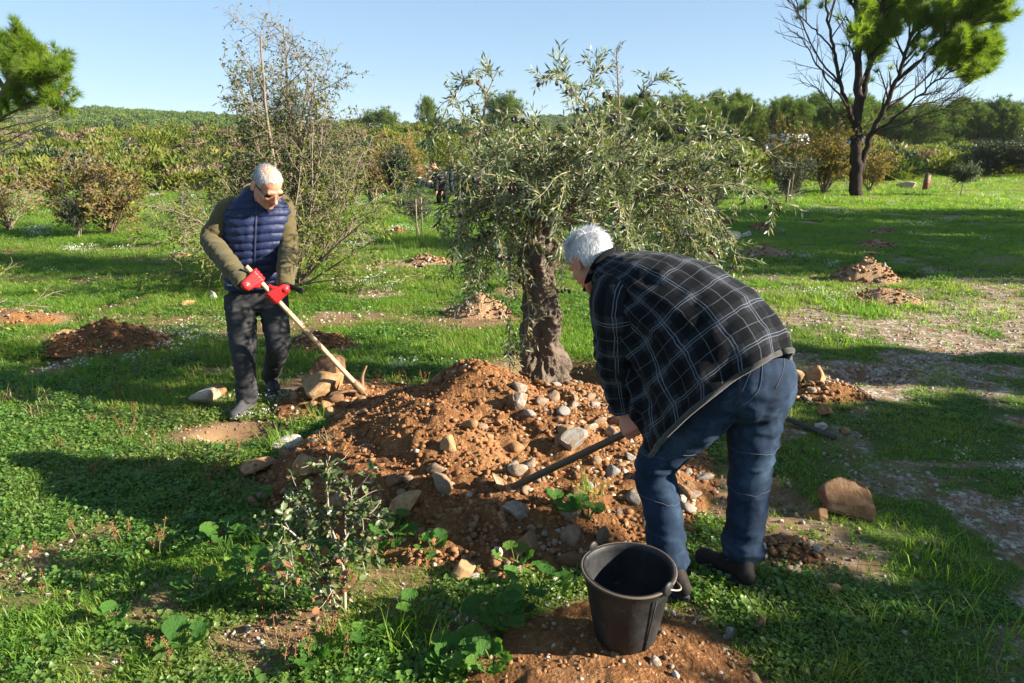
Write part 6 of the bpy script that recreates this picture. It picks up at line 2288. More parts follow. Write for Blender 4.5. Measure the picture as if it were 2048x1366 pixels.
def blades(seed, n, hmin, hmax, wid, spread, lean=.5, mat=None):
    r = np.random.default_rng(seed)
    V = []; T = []; val = []
    for i in range(n):
        a = r.uniform(0, 6.28); rr = spread * math.sqrt(r.random())
        p = np.array([math.cos(a) * rr, math.sin(a) * rr, 0])
        b = r.uniform(0, 6.28); ln = lean * r.uniform(.2, 1.2)
        d = np.array([math.cos(b) * ln, math.sin(b) * ln, 1.0]); h = r.uniform(hmin, hmax)
        s = np.array([-math.sin(b), math.cos(b), 0]) * wid * r.uniform(.7, 1.2) * .5
        p1 = p + d / np.linalg.norm(d) * h * .55
        d2 = d + np.array([math.cos(b), math.sin(b), -.4]) * ln * .9
        p2 = p1 + d2 / np.linalg.norm(d2) * h * .45
        k = len(V)
        V += [p - s, p + s, p1 + s * .8, p1 - s * .8, p2]
        T += [[k, k + 1, k + 2], [k, k + 2, k + 3], [k + 3, k + 2, k + 4]]
        v = r.random(); val += [v] * 3
    return np_mesh("grass", np.array(V), [np.array(T)], mat or M_GRASS, smooth=False, fattr={"v": val})

def rosette(seed, n, h, size, spread, mat=None, lobes=True):
    r = np.random.default_rng(seed)
    V = []; T = []; val = []
    for i in range(n):
        a = r.uniform(0, 6.28); rr = spread * math.sqrt(r.random())
        c = np.array([math.cos(a) * rr, math.sin(a) * rr, h * r.uniform(.25, 1.0)])
        nz = unit(np.array([r.normal() * .45, r.normal() * .45, 1.0])); x = unit(np.cross(nz, r.normal(size=3))); y = np.cross(nz, x)
        s = size * r.uniform(.6, 1.25)
        m = 6
        k = len(V)
        V.append(c - nz * s * .15)
        for j in range(m):
            t = j / m * 6.283
            q = s * (1.0 if j % 2 == 0 else .72)
            V.append(c + (x * math.cos(t) + y * math.sin(t)) * q * .5)
        v = r.random()
        for j in range(m):
            T.append([k, k + 1 + j, k + 1 + (j + 1) % m]); val.append(v)
    return np_mesh("weed", np.array(V), [np.array(T)], mat or M_CLOVER, smooth=False, fattr={"v": val})

def flowerlet(seed, n, h, spread):
    r = np.random.default_rng(seed)
    V = []; T = []; val = []
    for i in range(n):
        a = r.uniform(0, 6.28); rr = spread * math.sqrt(r.random())
        c = np.array([math.cos(a) * rr, math.sin(a) * rr, h * r.uniform(.6, 1.1)])
        for kk in range(5):
            q = c + r.normal(size=3) * .005
            nz = unit(np.array([r.normal() * .5, r.normal() * .5, 1.0])); x = unit(np.cross(nz, r.normal(size=3))); y = np.cross(nz, x); s = .0045
            k = len(V); V += [q - x * s, q - y * s, q + x * s, q + y * s]; T += [[k, k + 1, k + 2], [k, k + 2, k + 3]]; val += [r.random()] * 2
    return np_mesh("flower", np.array(V), [np.array(T)], M_PETAL, smooth=False, fattr={"v": val})

GK = [blades(1, 16, .025, .055, .0044, .045, 1.2), blades(2, 16, .03, .065, .0044, .050, 1.1), blades(3, 18, .035, .08, .0046, .050, 1.0),       # 0-2 short
      blades(4, 20, .06, .13, .0055, .05, .9), blades(5, 18, .07, .16, .006, .055, 1.0),                                                     # 3-4 long
      rosette(6, 18, .035, .020, .055), rosette(7, 20, .045, .017, .060), rosette(8, 14, .05, .028, .06),                                   # 5-7 weeds
      blades(9, 8, .03, .10, .0028, .06, 2.4, M_STRAW),                                                                                      # 8 straw
      flowerlet(10, 9, .07, .07),                                                                                                            # 9 flowers
      rosette(11, 30, .03, .011, .06)]                                                                                                        # 10 fine weeds

def grass_field():
    r = np.random.default_rng(101)
    P = []; S = []; I = []
    for (y0, y1, dens, sc, wide) in ((.7, 2.6, 1250, 1.0, 1.0), (2.6, 5.0, 1000, 1.0, .95), (5, 9, 620, 1.12, .90), (9, 16, 250, 1.35, .88), (16, 28, 100, 1.75, .88), (28, 46, 26, 2.4, .9)):
        w1 = wide * y1 + 1.1
        n = int((y1 - y0) * 2 * w1 * dens)
        y = r.uniform(y0, y1, n); x = r.uniform(-w1, w1, n)
        ok = np.abs(x) < wide * y + 1.1
        x = x[ok]; y = y[ok]
        b = bare(x, y)
        k = r.random(len(x)) < np.clip(1.05 - 1.15 * b, .035, 1) * (1 - .30 * sstep(.8, 1.6, x) * (y < 5))
        k &= heap(x, y) < .02 + .05 * r.random(len(x)) ** 3
        k &= heap2(x, y) < .012
        k &= heap3(x, y) < .02
        k &= np.hypot(x - OLX - .1, (y - OLY) / .85) > .70
        k &= ~((np.hypot((x - OLX - .5) / .7, (y - OLY + .35) / .6) < 1))
        x = x[k]; y = y[k]; b = b[k]
        u = n2(x, y, .55, 2, 111); u2 = n2(x, y, 2.2, 2, 113); q = r.random(len(x))
        weed = sstep(-.15, .35, u2 + .55 * (x < .4) * (1 - sstep(3.5, 6, y)) - .03)          # leafy weeds near the camera at left
        weed = weed * (1 - .55 * sstep(6, 11, y))
        lng = sstep(.05, .45, u) * (.10 + .90 * sstep(4.2, 8, y)) * (1 - .7 * sstep(20, 30, y))
        idx = r.integers(0, 3, len(x))
        idx = np.where(q < weed * .78, r.choice([5, 6, 7, 10, 10], len(x)), idx)
        idx = np.where((q >= .55) & (r.random(len(x)) < lng * .55), r.integers(3, 5, len(x)), idx)
        idx = np.where(r.random(len(x)) < .06 + .25 * b + .14 * sstep(.0, .4, n2(x, y, 1.7, 2, 119)), 8, idx)
        fl = sstep(.25, .6, n2(x, y, 1.1, 2, 117)) * (.05 + .06 * sstep(5, 9, y))
        idx = np.where(r.random(len(x)) < fl, 9, idx)
        s = sc * r.uniform(.65, 1.25, len(x)) * (1 - .35 * b) * (1 - .30 * sstep(.8, 2.0, x - .1 * y) * (y < 7))
        z = gz(x, y)
        P.append(np.column_stack([x, y, z - .004])); S.append(s); I.append(idx)
    P = np.concatenate(P); S = np.concatenate(S); I = np.concatenate(I)
    n = len(P)
    rot = np.column_stack([r.normal(size=n) * .12, r.normal(size=n) * .12, r.uniform(0, 6.28, n)])
    for nm, sel in (("grass", I <= 4), ("weeds", (I >= 5) & (I != 8) & (I != 9)), ("dry_straw", I == 8), ("white_flowers", I == 9)):
        ks = sorted(set(I[sel].tolist())); mp = {k: j for j, k in enumerate(ks)}
        scatter(nm, P[sel], rot[sel], S[sel], [mp[k] for k in I[sel].tolist()], [GK[k] for k in ks],
                {"grass": "short green grass covering the whole lawn", "weeds": "low leafy weeds growing among the grass", "dry_straw": "pale dry straw lying in the grass", "white_flowers": "tiny white flowers sprinkled over the lawn"}[nm])
    print("grass instances", n)
grass_field()

# loose grit on the bare gravelly lane
def grit():
    r = np.random.default_rng(121)
    n = 90000
    y = 1.2 + 9 * r.random(n) ** 1.3; x = r.uniform(-1, 1, n) * (1.0 * y + .8)
    b = bare(x, y) * (heap(x, y) < .01) * (heap2(x, y) < .004)
    k = r.random(n) < b * .8
    x = x[k]; y = y[k]
    ms = []
    for i in range(4):
        v, f = stone_shape(1, 300 + i, 4, .8, .0)
        ms.append(np_mesh("grit", v, [f], M_ST['pale' if i < 2 else 'mixed'], smooth=False))
    m = len(x)
    scatter("gravel_grit", np.column_stack([x, y, gz(x, y) + .001]), r.uniform(-3, 3, (m, 3)), (.0035 + .010 * r.random(m) ** 3) * (1 + .08 * y), r.integers(0, 4, m), ms, "fine pale gravel on the bare ground")
    print("grit", m)
grit()

# ------------------------------------------------------------------ scrubland and hills
def dome_shrub(seed, h, w, n, L, mat):
    r = np.random.default_rng(seed)
    d = unit(r.normal(size=(n, 3))); d[:, 2] = np.abs(d[:, 2])
    rad = (.62 + .38 * r.random(n) ** .5) * (1 + .30 * fbm(d * 2.4 + seed, 2, seed))
    P = d * np.array([w / 2, w / 2, h]) * rad[:, None]
    V, T, val = leaf_quads(P, d + r.normal(size=(n, 3)) * .5 + np.array([0, 0, .4]), L * r.uniform(.6, 1.3, n), L * .45, r, 0, False)
    tone = np.repeat(np.clip(.5 + .9 * fbm(d * 3 + 5, 2, seed + 3), 0, 1), 2)
    return np_mesh("scrub_shrub", V, [T], mat, smooth=False, fattr={"v": np.clip(.55 * tone + .45 * val, 0, 1)})
M_L_DRY = leaf_mat("dry_scrub", [(0, (.14, .10, .06)), (.6, (.24, .18, .11)), (1, (.32, .25, .16))], .7, .2, .25, 1.1)
def scrub():
    r = np.random.default_rng(131)
    ms = [dome_shrub(i, [.55, .7, .8, .6, .9][i % 5], [1.5, 1.9, 1.7, 2.2, 1.8][i % 5], 1100, .17, M_L_MAQ) for i in range(5)] + [dome_shrub(9, .6, 1.6, 800, .2, M_L_DRY), dome_shrub(10, .9, 1.8, 1100, .16, M_L_DARK)]
    n = 4600
    y = 27 + 90 * r.random(n) ** 1.15
    a = r.uniform(-1.05, 1.05, n)
    x = a * y
    k = np.ones(n, bool)
    lim = 27 + 6 * sstep(.1, .4, a) + 6 * sstep(.55, .62, a)
    k &= y > lim
    k &= ~((a > .60) & (y < 36))
    k &= ~((np.abs(a + .12) < .05) & (y < 31))
    k &= ~((np.abs(x - 22) < 3.5) & (y > 49) & (y < 57))
    x = x[k]; y = y[k]; a = a[k]
    t = n2(x, y, .12, 2, 133); q = r.random(len(x))
    idx = r.integers(0, 5, len(x))
    idx = np.where(q < .10 + .40 * sstep(.0, .4, t), 5, idx)
    idx = np.where(q > .90, 6, idx)
    s = .5 + 1.25 * r.random(len(x)) ** 2.2
    m = len(x)
    scatter("scrubland", np.column_stack([x, y, gz(x, y) - .08]), np.column_stack([np.zeros(m), np.zeros(m), r.uniform(0, 6.28, m)]), s, idx, ms, "low green and brown scrub covering the rise behind the lawn")
scrub()

def blob_tree(seed, h, w, n, L):
    r = np.random.default_rng(seed)
    d = unit(r.normal(size=(n, 3)))
    rad = (.7 + .3 * r.random(n)) * (1 + .25 * fbm(d * 2.2, 2, seed))
    P = d * np.array([w / 2, w / 2, h * .42]) * rad[:, None] + np.array([0, 0, h * .56])
    V, T, val = leaf_quads(P, d + r.normal(size=(n, 3)) * .5 + np.array([0, 0, .5]), L, L * .55, r, 0, False)
    return np_mesh("hill_tree", V, [T], M_NEEDLE_D, smooth=False, fattr={"v": val})
def hills():
    r = np.random.default_rng(141)
    g = G("hill_soil", .95, .1); g.color(g.mix(g.noise(g.pos(), .05, 5, .6), (.05, .075, .025), (.16, .14, .09))); MH = g.m
    ms = [blob_tree(i, 5.5, 4.8, 420, .75) for i in range(4)]
    PP = []; 
    for (D, prof, nm) in ((430, [(-500, 198), (-200, 204), (0, 209), (90, 220), (180, 226), (300, 231), (420, 235), (520, 246), (640, 266), (800, 282)], 0),
                          (650, [(560, 262), (700, 250), (830, 252), (930, 243), (1040, 240), (1150, 238), (1300, 240), (1600, 232), (2000, 235), (2600, 230)], 1)):
        pr = np.array(prof, float)
        px = np.linspace(pr[0, 0], pr[-1, 0], 160)
        top = np.interp(px, pr[:, 0], pr[:, 1]) + 3.0 * n2(px, px * 0, .02, 3, 143)
        rows = []
        for f in np.linspace(-1.0, 1.0, 15):
            Dd = D + f * D * .32
            hgt = []
            for a, b in zip(px, top):
                q = at(a, b + 11, D); hgt.append(q.z)
            hgt = np.array(hgt)
            z = -6 + (hgt + 6) * np.cos(f * math.pi / 2) ** .8
            xx = np.array([at(a, 285, D).x for a in px])
            z = z + .05 * hgt * n2(xx, np.full_like(xx, Dd), .02, 3, 145) * np.cos(f * math.pi / 2)
            rows.append(np.column_stack([xx, np.full_like(xx, Dd), z]))
        V = np.concatenate(rows)
        o = obj("hills", np_mesh("hills", V, [ring_faces(15, len(px), False)], MH)); tag(o, kind="structure")
        G3 = np.array(rows)
        m = 2600 if nm == 0 else 2600
        u = r.uniform(0, 6.6, m); w = r.uniform(0, len(px) - 1.01, m)
        i = u.astype(int); j = w.astype(int); fu = (u - i)[:, None]; fw = (w - j)[:, None]
        q = G3[i, j] * (1 - fu) * (1 - fw) + G3[i + 1, j] * fu * (1 - fw) + G3[i, j + 1] * (1 - fu) * fw + G3[i + 1, j + 1] * fu * fw
        # ridge line row so the skyline is wooded
        j2 = r.uniform(0, len(px) - 1.01, 420); jj = j2.astype(int); f2 = (j2 - jj)[:, None]
        q2 = G3[7, jj] * (1 - f2) + G3[7, jj + 1] * f2
        q = np.concatenate([q, q2])
        clear = n2(q[:, 0], q[:, 1], .012, 2, 147) > .42
        PP.append(q[~clear])
    P = np.concatenate(PP); m = len(P)
    scatter("hill_forest", P, np.column_stack([np.zeros(m), np.zeros(m), r.uniform(0, 6.28, m)]), r.uniform(.7, 1.3, m) * (1 + .35 * (P[:, 1] > 480)), r.integers(0, 4, m), ms, "distant pine forest covering the low hills on the horizon")
hills()
# ------------------------------------------------------------------ near plants one can tell apart
def lobed_leaf(seed, lobes=7):
    r = np.random.default_rng(seed)
    m = lobes * 4
    V = [np.array([0, 0, 0.0])]
    for ring, k in ((.55, 0), (1.0, 1)):
        for j in range(m):
            t = -2.75 + 5.5 * j / (m - 1)
            rr = ring * (1 - .13 * k * abs(math.cos(t * lobes / 2)) ** .6 + .05 * r.normal() * k)
            V.append(np.array([math.sin(t) * rr, .25 + math.cos(t) * rr * .95, .10 * ring * math.cos(t * lobes) * .5 + .22 * ring ** 2 * (.6 + .4 * r.random())]))
    T = []; Q = []
    for j in range(m - 1):
        T.append([0, 1 + j + 1, 1 + j]); Q.append([1 + j, 1 + j + 1, 1 + m + j + 1, 1 + m + j])
    V = np.array(V); V[:, 1] += .0
    return V, [np.array(T), np.array(Q)]
def m_mallow():
    g = G("mallow_leaf", .55, .3)
    r = g.objrand(); p = g.coord("Object")
    c = g.ramp(r, [(0, (.035, .120, .014)), (.6, (.070, .185, .020)), (1, (.13, .24, .034))])
    c = g.mix(g.math('MULTIPLY', g.noise(p, 3, 4, .6), .4), c, (.05, .10, .02))
    g.color(c); g.leafy(g.mix(1.0, c, (1.5, 1.6, .7), 'MULTIPLY'), .42); g.bump(g.noise(p, 6, 3, .6), .4, .05)
    return g.m
M_MALLOW = m_mallow()
ML = [np_mesh("leaf", *lobed_leaf(i, 7 if i < 2 else 5), M_MALLOW) for i in range(4)]
def mallow(px, py, n, size, h, label, seed, up=.5):
    r = np.random.default_rng(seed)
    b = spx(px, py)
    T = thing("mallow_plant", label, "plant", tuple(b))
    st = MB()
    for i in range(n):
        a = i * 2.4 + r.uniform(-.4, .4); k = r.uniform(.35, 1.0)
        e = np.array([math.cos(a) * h * k * .8, math.sin(a) * h * k * .8, h * r.uniform(.5, 1.1)])
        v, p, _ = tube(catmull(np.array([[0, 0, -.005], e * np.array([.4, .4, .65]), e]), 3), [.0022] * 7, 5, cap=False)
        st.add(v, p)
        s = size * r.uniform(.65, 1.15)
        obj("leaf", ML[int(r.integers(4))], T, tuple(e), (R(r.uniform(-10, 40)), R(r.uniform(-25, 25)), a - math.pi / 2 + r.uniform(-.4, .4)), (s, s, s))
    tag(obj("stalks", st.mesh("stalks", M_CLOVER), T), kind="stuff")
for i, q in enumerate([
    (1078, 1215, 9, .045, .16, "leafy mallow catching the sun left of the bucket"),
    (1000, 1275, 12, .050, .13, "large dark mallow in the bucket's shadow"),
    (905, 1335, 14, .040, .09, "mallow clump at the bottom edge left of the soil patch"),
    (985, 1345, 12, .038, .08, "bright mallow clump touching the left rim of the soil patch"),
    (405, 1205, 6, .042, .10, "pale round-leaved mallow in the lower left lawn"),
    (505, 1190, 9, .052, .13, "broad mallow leaves left of the holm oak shrub"),
    (375, 1300, 6, .044, .07, "single wide mallow low in the lower left lawn"),
    (450, 1115, 9, .045, .13, "shaded mallow behind the holm oak at left"),
    (790, 1095, 10, .040, .12, "mallow in shade right of the holm oak stem"),
    (865, 1115, 8, .036, .08, "mallow in shade at the front foot of the heap"),
    (735, 1125, 8, .038, .10, "mallow tucked against the holm oak stem"),
    (1130, 1030, 8, .040, .09, "green mallow growing at the heap under the hoe handle"),
    (1180, 1040, 7, .032, .08, "small weed clump between the hoe and the left knee"),
    (1030, 1140, 6, .035, .09, "small mallow below the pale upright rock"),
    (455, 935, 6, .036, .10, "mallow sprout at the left foot of the heap"),
    (520, 1010, 7, .036, .08, "mallow low beside the long tan rock"),
    (620, 1340, 9, .036, .07, "mallow patch at the bottom edge under the holm oak"),
    (230, 1250, 6, .034, .06, "small mallow far out in the lower left lawn"),
    (740, 1300, 9, .036, .08, "mallow patch at the bottom right of the holm oak"),
    (830, 1250, 7, .034, .08, "shaded mallow between the holm oak and the bucket shadow"),
    (1335, 690, 8, .05, .10, "leafy weed on the lawn behind the plaid jacket"),
    (975, 590, 10, .055, .10, "leafy green clump behind the stony pale soil pile"),
    (1015, 575, 10, .05, .10, "leafy clump beside the olive's hanging twigs"),
]):
    mallow(*q, seed=200 + i)

# ---- holm oak shrub
def make_holm_oak():
    r = np.random.default_rng(161)
    b = np.array(spx(690, 1222)); b[2] -= .01
    T = thing("holm_oak_shrub", "young holm oak with spiny leaves in the lower left foreground", "shrub", tuple(b))
    A = lambda px, py, y: np.array(at(px, py, y)) - b
    y0 = b[1]
    stems = [([(690, 1225, y0), (688, 1150, y0), (682, 1100, y0), (708, 1050, y0 + .03), (745, 1022, y0 + .05), (762, 1000, y0 + .06)], .0075),
             ([(682, 1100, y0), (660, 1050, y0 + .02), (655, 990, y0 + .03), (652, 940, y0 + .03), (660, 912, y0 + .03)], .0055),
             ([(672, 1215, y0 + .02), (640, 1130, y0 + .02), (600, 1080, y0 - .02), (560, 1050, y0 - .04), (515, 1050, y0 - .05)], .0055),
             ([(640, 1130, y0 + .02), (620, 1070, y0 + .05), (610, 1010, y0 + .06), (600, 985, y0 + .06)], .0045),
             ([(686, 1130, y0), (710, 1090, y0 - .03), (735, 1075, y0 - .04)], .0035),
             ([(660, 1215, y0 - .02), (630, 1180, y0 - .05), (590, 1150, y0 - .08), (570, 1120, y0 - .09)], .0045),
             ([(708, 1050, y0 + .03), (700, 1010, y0 + .05), (712, 975, y0 + .05)], .004),
             ([(680, 1200, y0), (665, 1180, y0 - .06), (655, 1160, y0 - .08)], .0035)]
    mw = m_bark("holm_oak_bark", (.26, .20, .15), (.42, .35, .29), 30, .5, .3)
    polys = []
    mb = MB()
    for pts, rad in stems:
        P = catmull(np.array([A(*q) for q in pts]), 5)
        v, p, _ = tube(P, np.linspace(rad, .0018, len(P)), 7)
        o = obj("stem", np_mesh("stem", v, p, mw), T)
        polys.append(P)
        for j in range(11):
            s, d = along(P, r.uniform(.22, .98))
            polys.append(wander(s, d * .5 + unit(r.normal(size=3)) * .8, r.uniform(.05, .15), 4, r, .15))
            v, p, _ = tube(polys[-1], np.linspace(.0018, .001, len(polys[-1])), 4, cap=False); mb.add(v, p)
    tag(obj("twigs", mb.mesh("twigs", mw), T), kind="stuff")
    def m_oak(nm, a, c):
        g = G(nm, .38, .45); g.color(g.mix(g.objrand(), a, c)); g.leafy(g.mix(g.objrand(), tuple(x * 1.5 for x in a), tuple(x * 1.5 for x in c)), .2); return g.m
    mats = [m_oak("holm_oak_leaf", (.050, .085, .030), (.105, .145, .055)), m_oak("holm_oak_leaf_pale", (.11, .15, .06), (.17, .20, .10)), m_oak("holm_oak_leaf_red", (.20, .060, .030), (.24, .12, .06))]
    meshes = []
    for k, m in enumerate(mats):
        mm = 16
        V = [np.array([0, .5, -.05])]
        for j in range(mm):
            t = j / mm * 6.283
            rr = (.42 if j % 2 == 0 else .34)
            V.append(np.array([math.sin(t) * rr * .72, .5 - math.cos(t) * rr * 1.15, .10 * abs(math.sin(t)) + (.05 if j % 2 == 0 else -.02)]))
        Tn = [[0, 1 + j, 1 + (j + 1) % mm] for j in range(mm)]
        meshes.append(np_mesh("leaf", np.array(V), [np.array(Tn)], m, smooth=False))
    cnt = 0
    while cnt < 290:
        P = polys[int(r.integers(len(polys)))]
        s, d = along(P, r.uniform(.25, .999))
        if s[2] < .06: continue
        wz = s[2]
        k = 0
        u = r.random()
        if u < .22: k = 1
        elif wz < .34 and u < .60: k = 2
        dd = Vector(unit(d * .5 + unit(r.normal(size=3)) * .9 + np.array([0, 0, .25])))
        q = dd.to_track_quat('Y', 'Z'); e = (q @ Quaternion((0, 1, 0), r.uniform(-1.2, 1.2))).to_euler()
        sz = r.uniform(.032, .052)
        obj("leaf", meshes[k], T, tuple(s), tuple(e), (sz, sz, sz)); cnt += 1
    # the smaller leaves inside the shrub
    P = []; D = []
    for k in range(900):
        Q = polys[int(r.integers(len(polys)))]
        s, d = along(Q, r.uniform(.2, .999))
        if s[2] < .05: continue
        P.append(s + r.normal(size=3) * .014); D.append(d * .4 + unit(r.normal(size=3)))
    n = len(P)
    V, Tn, val = leaf_quads(np.array(P), np.array(D), r.uniform(.016, .030, n), r.uniform(.012, .020, n), r, .05)
    ml = leaf_mat("holm_oak_inner_leaf", [(0, (.030, .055, .018)), (.55, (.065, .105, .030)), (.8, (.13, .15, .06)), (1, (.22, .10, .04))], .4, .4, .25, 1.5, False)
    tag(obj("small_leaves", np_mesh("small_leaves", V, [Tn], ml, smooth=False, fattr={"v": val}), T), kind="stuff")
make_holm_oak()

# ---- dry seed-head stalks
def dry_stalk(px, py, h, label, seed):
    r = np.random.default_rng(seed)
    b = spx(px, py)
    T = thing("dry_stalk", label, "dry weed", tuple(b), 0, "dry seed-head weeds in the grass")
    ln = MB(); sd = MB()
    for i in range(int(r.integers(2, 5))):
        P = wander((r.normal() * .012, r.normal() * .012, -.01), (r.normal() * .22, r.normal() * .22, 1), h * r.uniform(.6, 1.1), 6, r, .07)
        v, p, _ = tube(P, np.linspace(.0017, .0010, len(P)), 4, cap=False); ln.add(v, p)
        for t in (.55, .7, .84, .97):
            if r.random() < .25: continue
            s, d = along(P, t)
            n = 16
            dd = unit(r.normal(size=(n, 3)))
            V, Tn, val = leaf_quads(s + dd * .003, dd, .008 * (1.1 if t > .6 else .8), .005, r, 0, False)
            sd.add(V, [Tn], r.random())
    obj("stem", ln.mesh("stem", M_STRAW), T); 
    if sd.n: tag(obj("seed_heads", sd.mesh("seed_heads", M_SEED, False), T), kind="stuff")
DS = [(320, 1110, .17), (445, 1090, .12), (540, 1215, .16), (700, 1195, .14), (650, 1300, .20), (600, 1310, .2), (560, 1295, .18), (630, 1330, .18), (590, 1340, .16), (690, 1330, .18), (245, 1090, .14), (150, 1075, .14), (430, 960, .18), (470, 935, .20), (455, 965, .2), (420, 985, .16), (500, 985, .15), (380, 930, .14),
      (310, 905, .14), (250, 880, .16), (200, 960, .13), (120, 900, .12), (345, 800, .16), (380, 765, .18), (285, 790, .12), (230, 830, .13), (90, 1190, .13), (60, 1120, .13), (350, 1330, .15), (300, 1310, .12), (180, 850, .12), (270, 840, .13), (240, 800, .15), (820, 770, .12), (760, 770, .12), (800, 760, .14), (850, 765, .12), (330, 945, .15), (505, 1160, .14), (520, 770, .16), (540, 790, .14), (470, 1010, .15)]
for i, (a, b, h) in enumerate(DS):
    zone = ("below the holm oak shrub" if b > 1280 and a > 500 else "left of the heap's foot" if 360 < a < 520 and 900 < b < 1030 else "around the man in the vest's feet" if a > 480 and 740 < b < 800 else
            "in the lawn left of the man in the vest" if b < 860 and a < 480 else "in the shaded strip of the lower left lawn" if b < 1120 else "in the lower left corner lawn")
    size = "tall" if h >= .18 else ("middling" if h >= .145 else "short")
    side = "leftmost " if a < 150 else ""
    dry_stalk(a, b, h, side + size + " brown seed-head weed " + zone, 400 + i)

# ---- long grass clumps that stand out
def clump(px, py, n, h, w, label, seed, mat=None, lean=.7):
    b = spx(px, py)
    me = blades(seed, n, h * .5, h, .0045, w, lean, mat)
    o = obj("grass_clump", me, None, tuple(b)); tag(o, label, "grass clump")
for i, q in enumerate([
    (560, 900, 60, .22, .10, "long grass clump in the shade at the upper left foot of the heap"), (620, 850, 60, .18, .12, "dark grass clump below the ochre boulder"),
    (850, 1270, 80, .20, .16, "dark fountain of grass in the bucket's shadow"), (1900, 1140, 80, .20, .18, "long dark grass clump in the lower right shade"),
    (1650, 690, 80, .22, .20, "grass tussock above the sunlit orange rock"), (1945, 1270, 70, .18, .2, "flattened grass clump at the lower right edge"),
    (1180, 995, 40, .18, .06, "grass tuft at the heap below the hoe handle"), (215, 700, 70, .20, .14, "green tuft in front of the shaded soil pile"),
    (400, 610, 80, .20, .22, "sunny grass tussock by the flat pinkish stone"), (800, 520, 120, .30, .45, "tall bright grass left of the small gravel pile"),
    (560, 1090, 70, .22, .14, "arching grass behind the holm oak shrub"), (120, 690, 60, .2, .14, "grass tuft left of the shaded soil pile"),
    (1860, 755, 60, .16, .2, "grass tussock in the shade behind the dug hole")]):
    clump(*q[:5], q[5], 500 + i)
clump(40, 800, 70, .14, .16, "pale dry straw tuft at the left edge", 530, M_STRAW, 1.3)
clump(85, 830, 60, .12, .14, "small dry straw tuft right of the left-edge straw", 531, M_STRAW, 1.3)
clump(655, 890, 40, .10, .05, "dried root tuft on the upper left of the heap", 532, M_STRAW, 1.2)

# ------------------------------------------------------------------ far things
def stone_row():
    r = np.random.default_rng(171)
    b = ground_at(835, 29.0)
    T = thing("stone_row", "row of white stones behind the far sapling", "stone wall", tuple(b))
    for i in range(46):
        x = r.uniform(-1.6, .9); z = r.choice([.10, .26]); s = r.uniform(.10, .17)
        obj("stone", stone_mesh(int(r.integers(14)), 'pale'), T, (x, r.normal() * .12, z), (r.uniform(0, 3), r.uniform(0, 3), r.uniform(0, 6)), (s * 1.2, s, s))
stone_row()
def post():
    b = ground_at(1866, 27.5)
    T = thing("short_post", "short brown post with slanted top and red band by the path", "post", tuple(b))
    w, h = .16, .66
    V = np.array([(-w / 2, -w / 2, 0), (w / 2, -w / 2, 0), (w / 2, w / 2, 0), (-w / 2, w / 2, 0), (-w / 2 + .02, -w / 2, h), (w / 2 + .02, -w / 2, h - .09), (w / 2 + .02, w / 2, h - .09), (-w / 2 + .02, w / 2, h)])
    Q = np.array([[0, 1, 5, 4], [1, 2, 6, 5], [2, 3, 7, 6], [3, 0, 4, 7], [4, 5, 6, 7], [3, 2, 1, 0]])
    obj("shaft", np_mesh("shaft", V, [Q], flat("post_brown", (.16, .09, .06)), False), T)
    v, p = box((.01, 0, h * .42), (w + .015, w + .015, .05)); obj("band", np_mesh("band", v, p, flat("post_red", (.45, .05, .05)), False), T)
    v, p = box((.02, 0, h - .035), (w + .01, w + .01, .012), Matrix.Rotation(math.atan2(.09, w), 3, 'Y')); obj("cap", np_mesh("cap", v, p, flat("post_cap", (.35, .34, .33)), False), T)
post()

def vehicle(px, D, label, paint, L, W, H, yaw, name, cat):
    b = ground_at(px, D)
    T = thing(name, label, cat, tuple(b), yaw)
    prof = [(-L / 2, .35), (-L / 2, .85), (-L / 2 + .12, H * .93), (-L / 2 + .45, H), (L * .22, H), (L * .33, H * .95), (L * .44, H * .58), (L / 2 - .05, H * .5), (L / 2, .75), (L / 2, .35)]
    n = len(prof)
    V = []
    for y, s in ((-W / 2, 1), (-W / 2 + .08, 1.0), (W / 2 - .08, 1.0), (W / 2, 1)):
        inset = .0 if abs(y) < W / 2 - .01 else .04
        for x, z in prof: V.append((x * (1 - inset * .3), y * (1 if z < 1 else .93), z - inset * (z > H * .8)))
    V = np.array(V)
    Q = [[i * n + j, (i + 1) * n + j, (i + 1) * n + (j + 1) % n, i * n + (j + 1) % n] for i in range(3) for j in range(n)]
    mb = MB(); mb.add(V, [np.array(Q)])
    mb.add(V[:n], [np.array([list(range(n))])]); mb.add(V[-n:], [np.array([list(range(n))[::-1]])])
    obj("body", mb.mesh("body", flat("paint_" + name, paint, .3, .5), False), T)
    gl = flat("car_glass_" + name, (.03, .04, .05), .1, .6)
    for y in (-1, 1):
        v, p = box((.05 * L, y * (W / 2 * .965), H * .76), (L * .42, .03, H * .22)); obj("window", np_mesh("window", v, p, gl, False), T)
    v, p = box((-L / 2 - .005, 0, H * .74), (.03, W * .7, H * .24)); obj("rear_window", np_mesh("rear_window", v, p, gl, False), T)
    tl = flat("tail_light_" + name, (.35, .02, .02), .3, .5)
    for y in (-1, 1):
        v, p = box((-L / 2 - .006, y * W * .42, H * .47), (.03, .12, .3)); obj("tail_light", np_mesh("tail_light", v, p, tl, False), T)
    ty = flat("tyre_" + name, (.015, .015, .016), .8)
    for x in (-L * .32, L * .32):
        for y in (-1, 1):
            v, p, _ = tube([(x, y * (W / 2 - .2), .33), (x, y * (W / 2 + .01), .33)], .33, 20); w = obj("wheel", np_mesh("wheel", v, p, ty), T)
            v, p, _ = tube([(x, y * (W / 2 - .02), .33), (x, y * (W / 2 + .02), .33)], .19, 16); obj("rim", np_mesh("rim", v, p, flat("hub", (.4, .4, .42), .4, .5)), w)
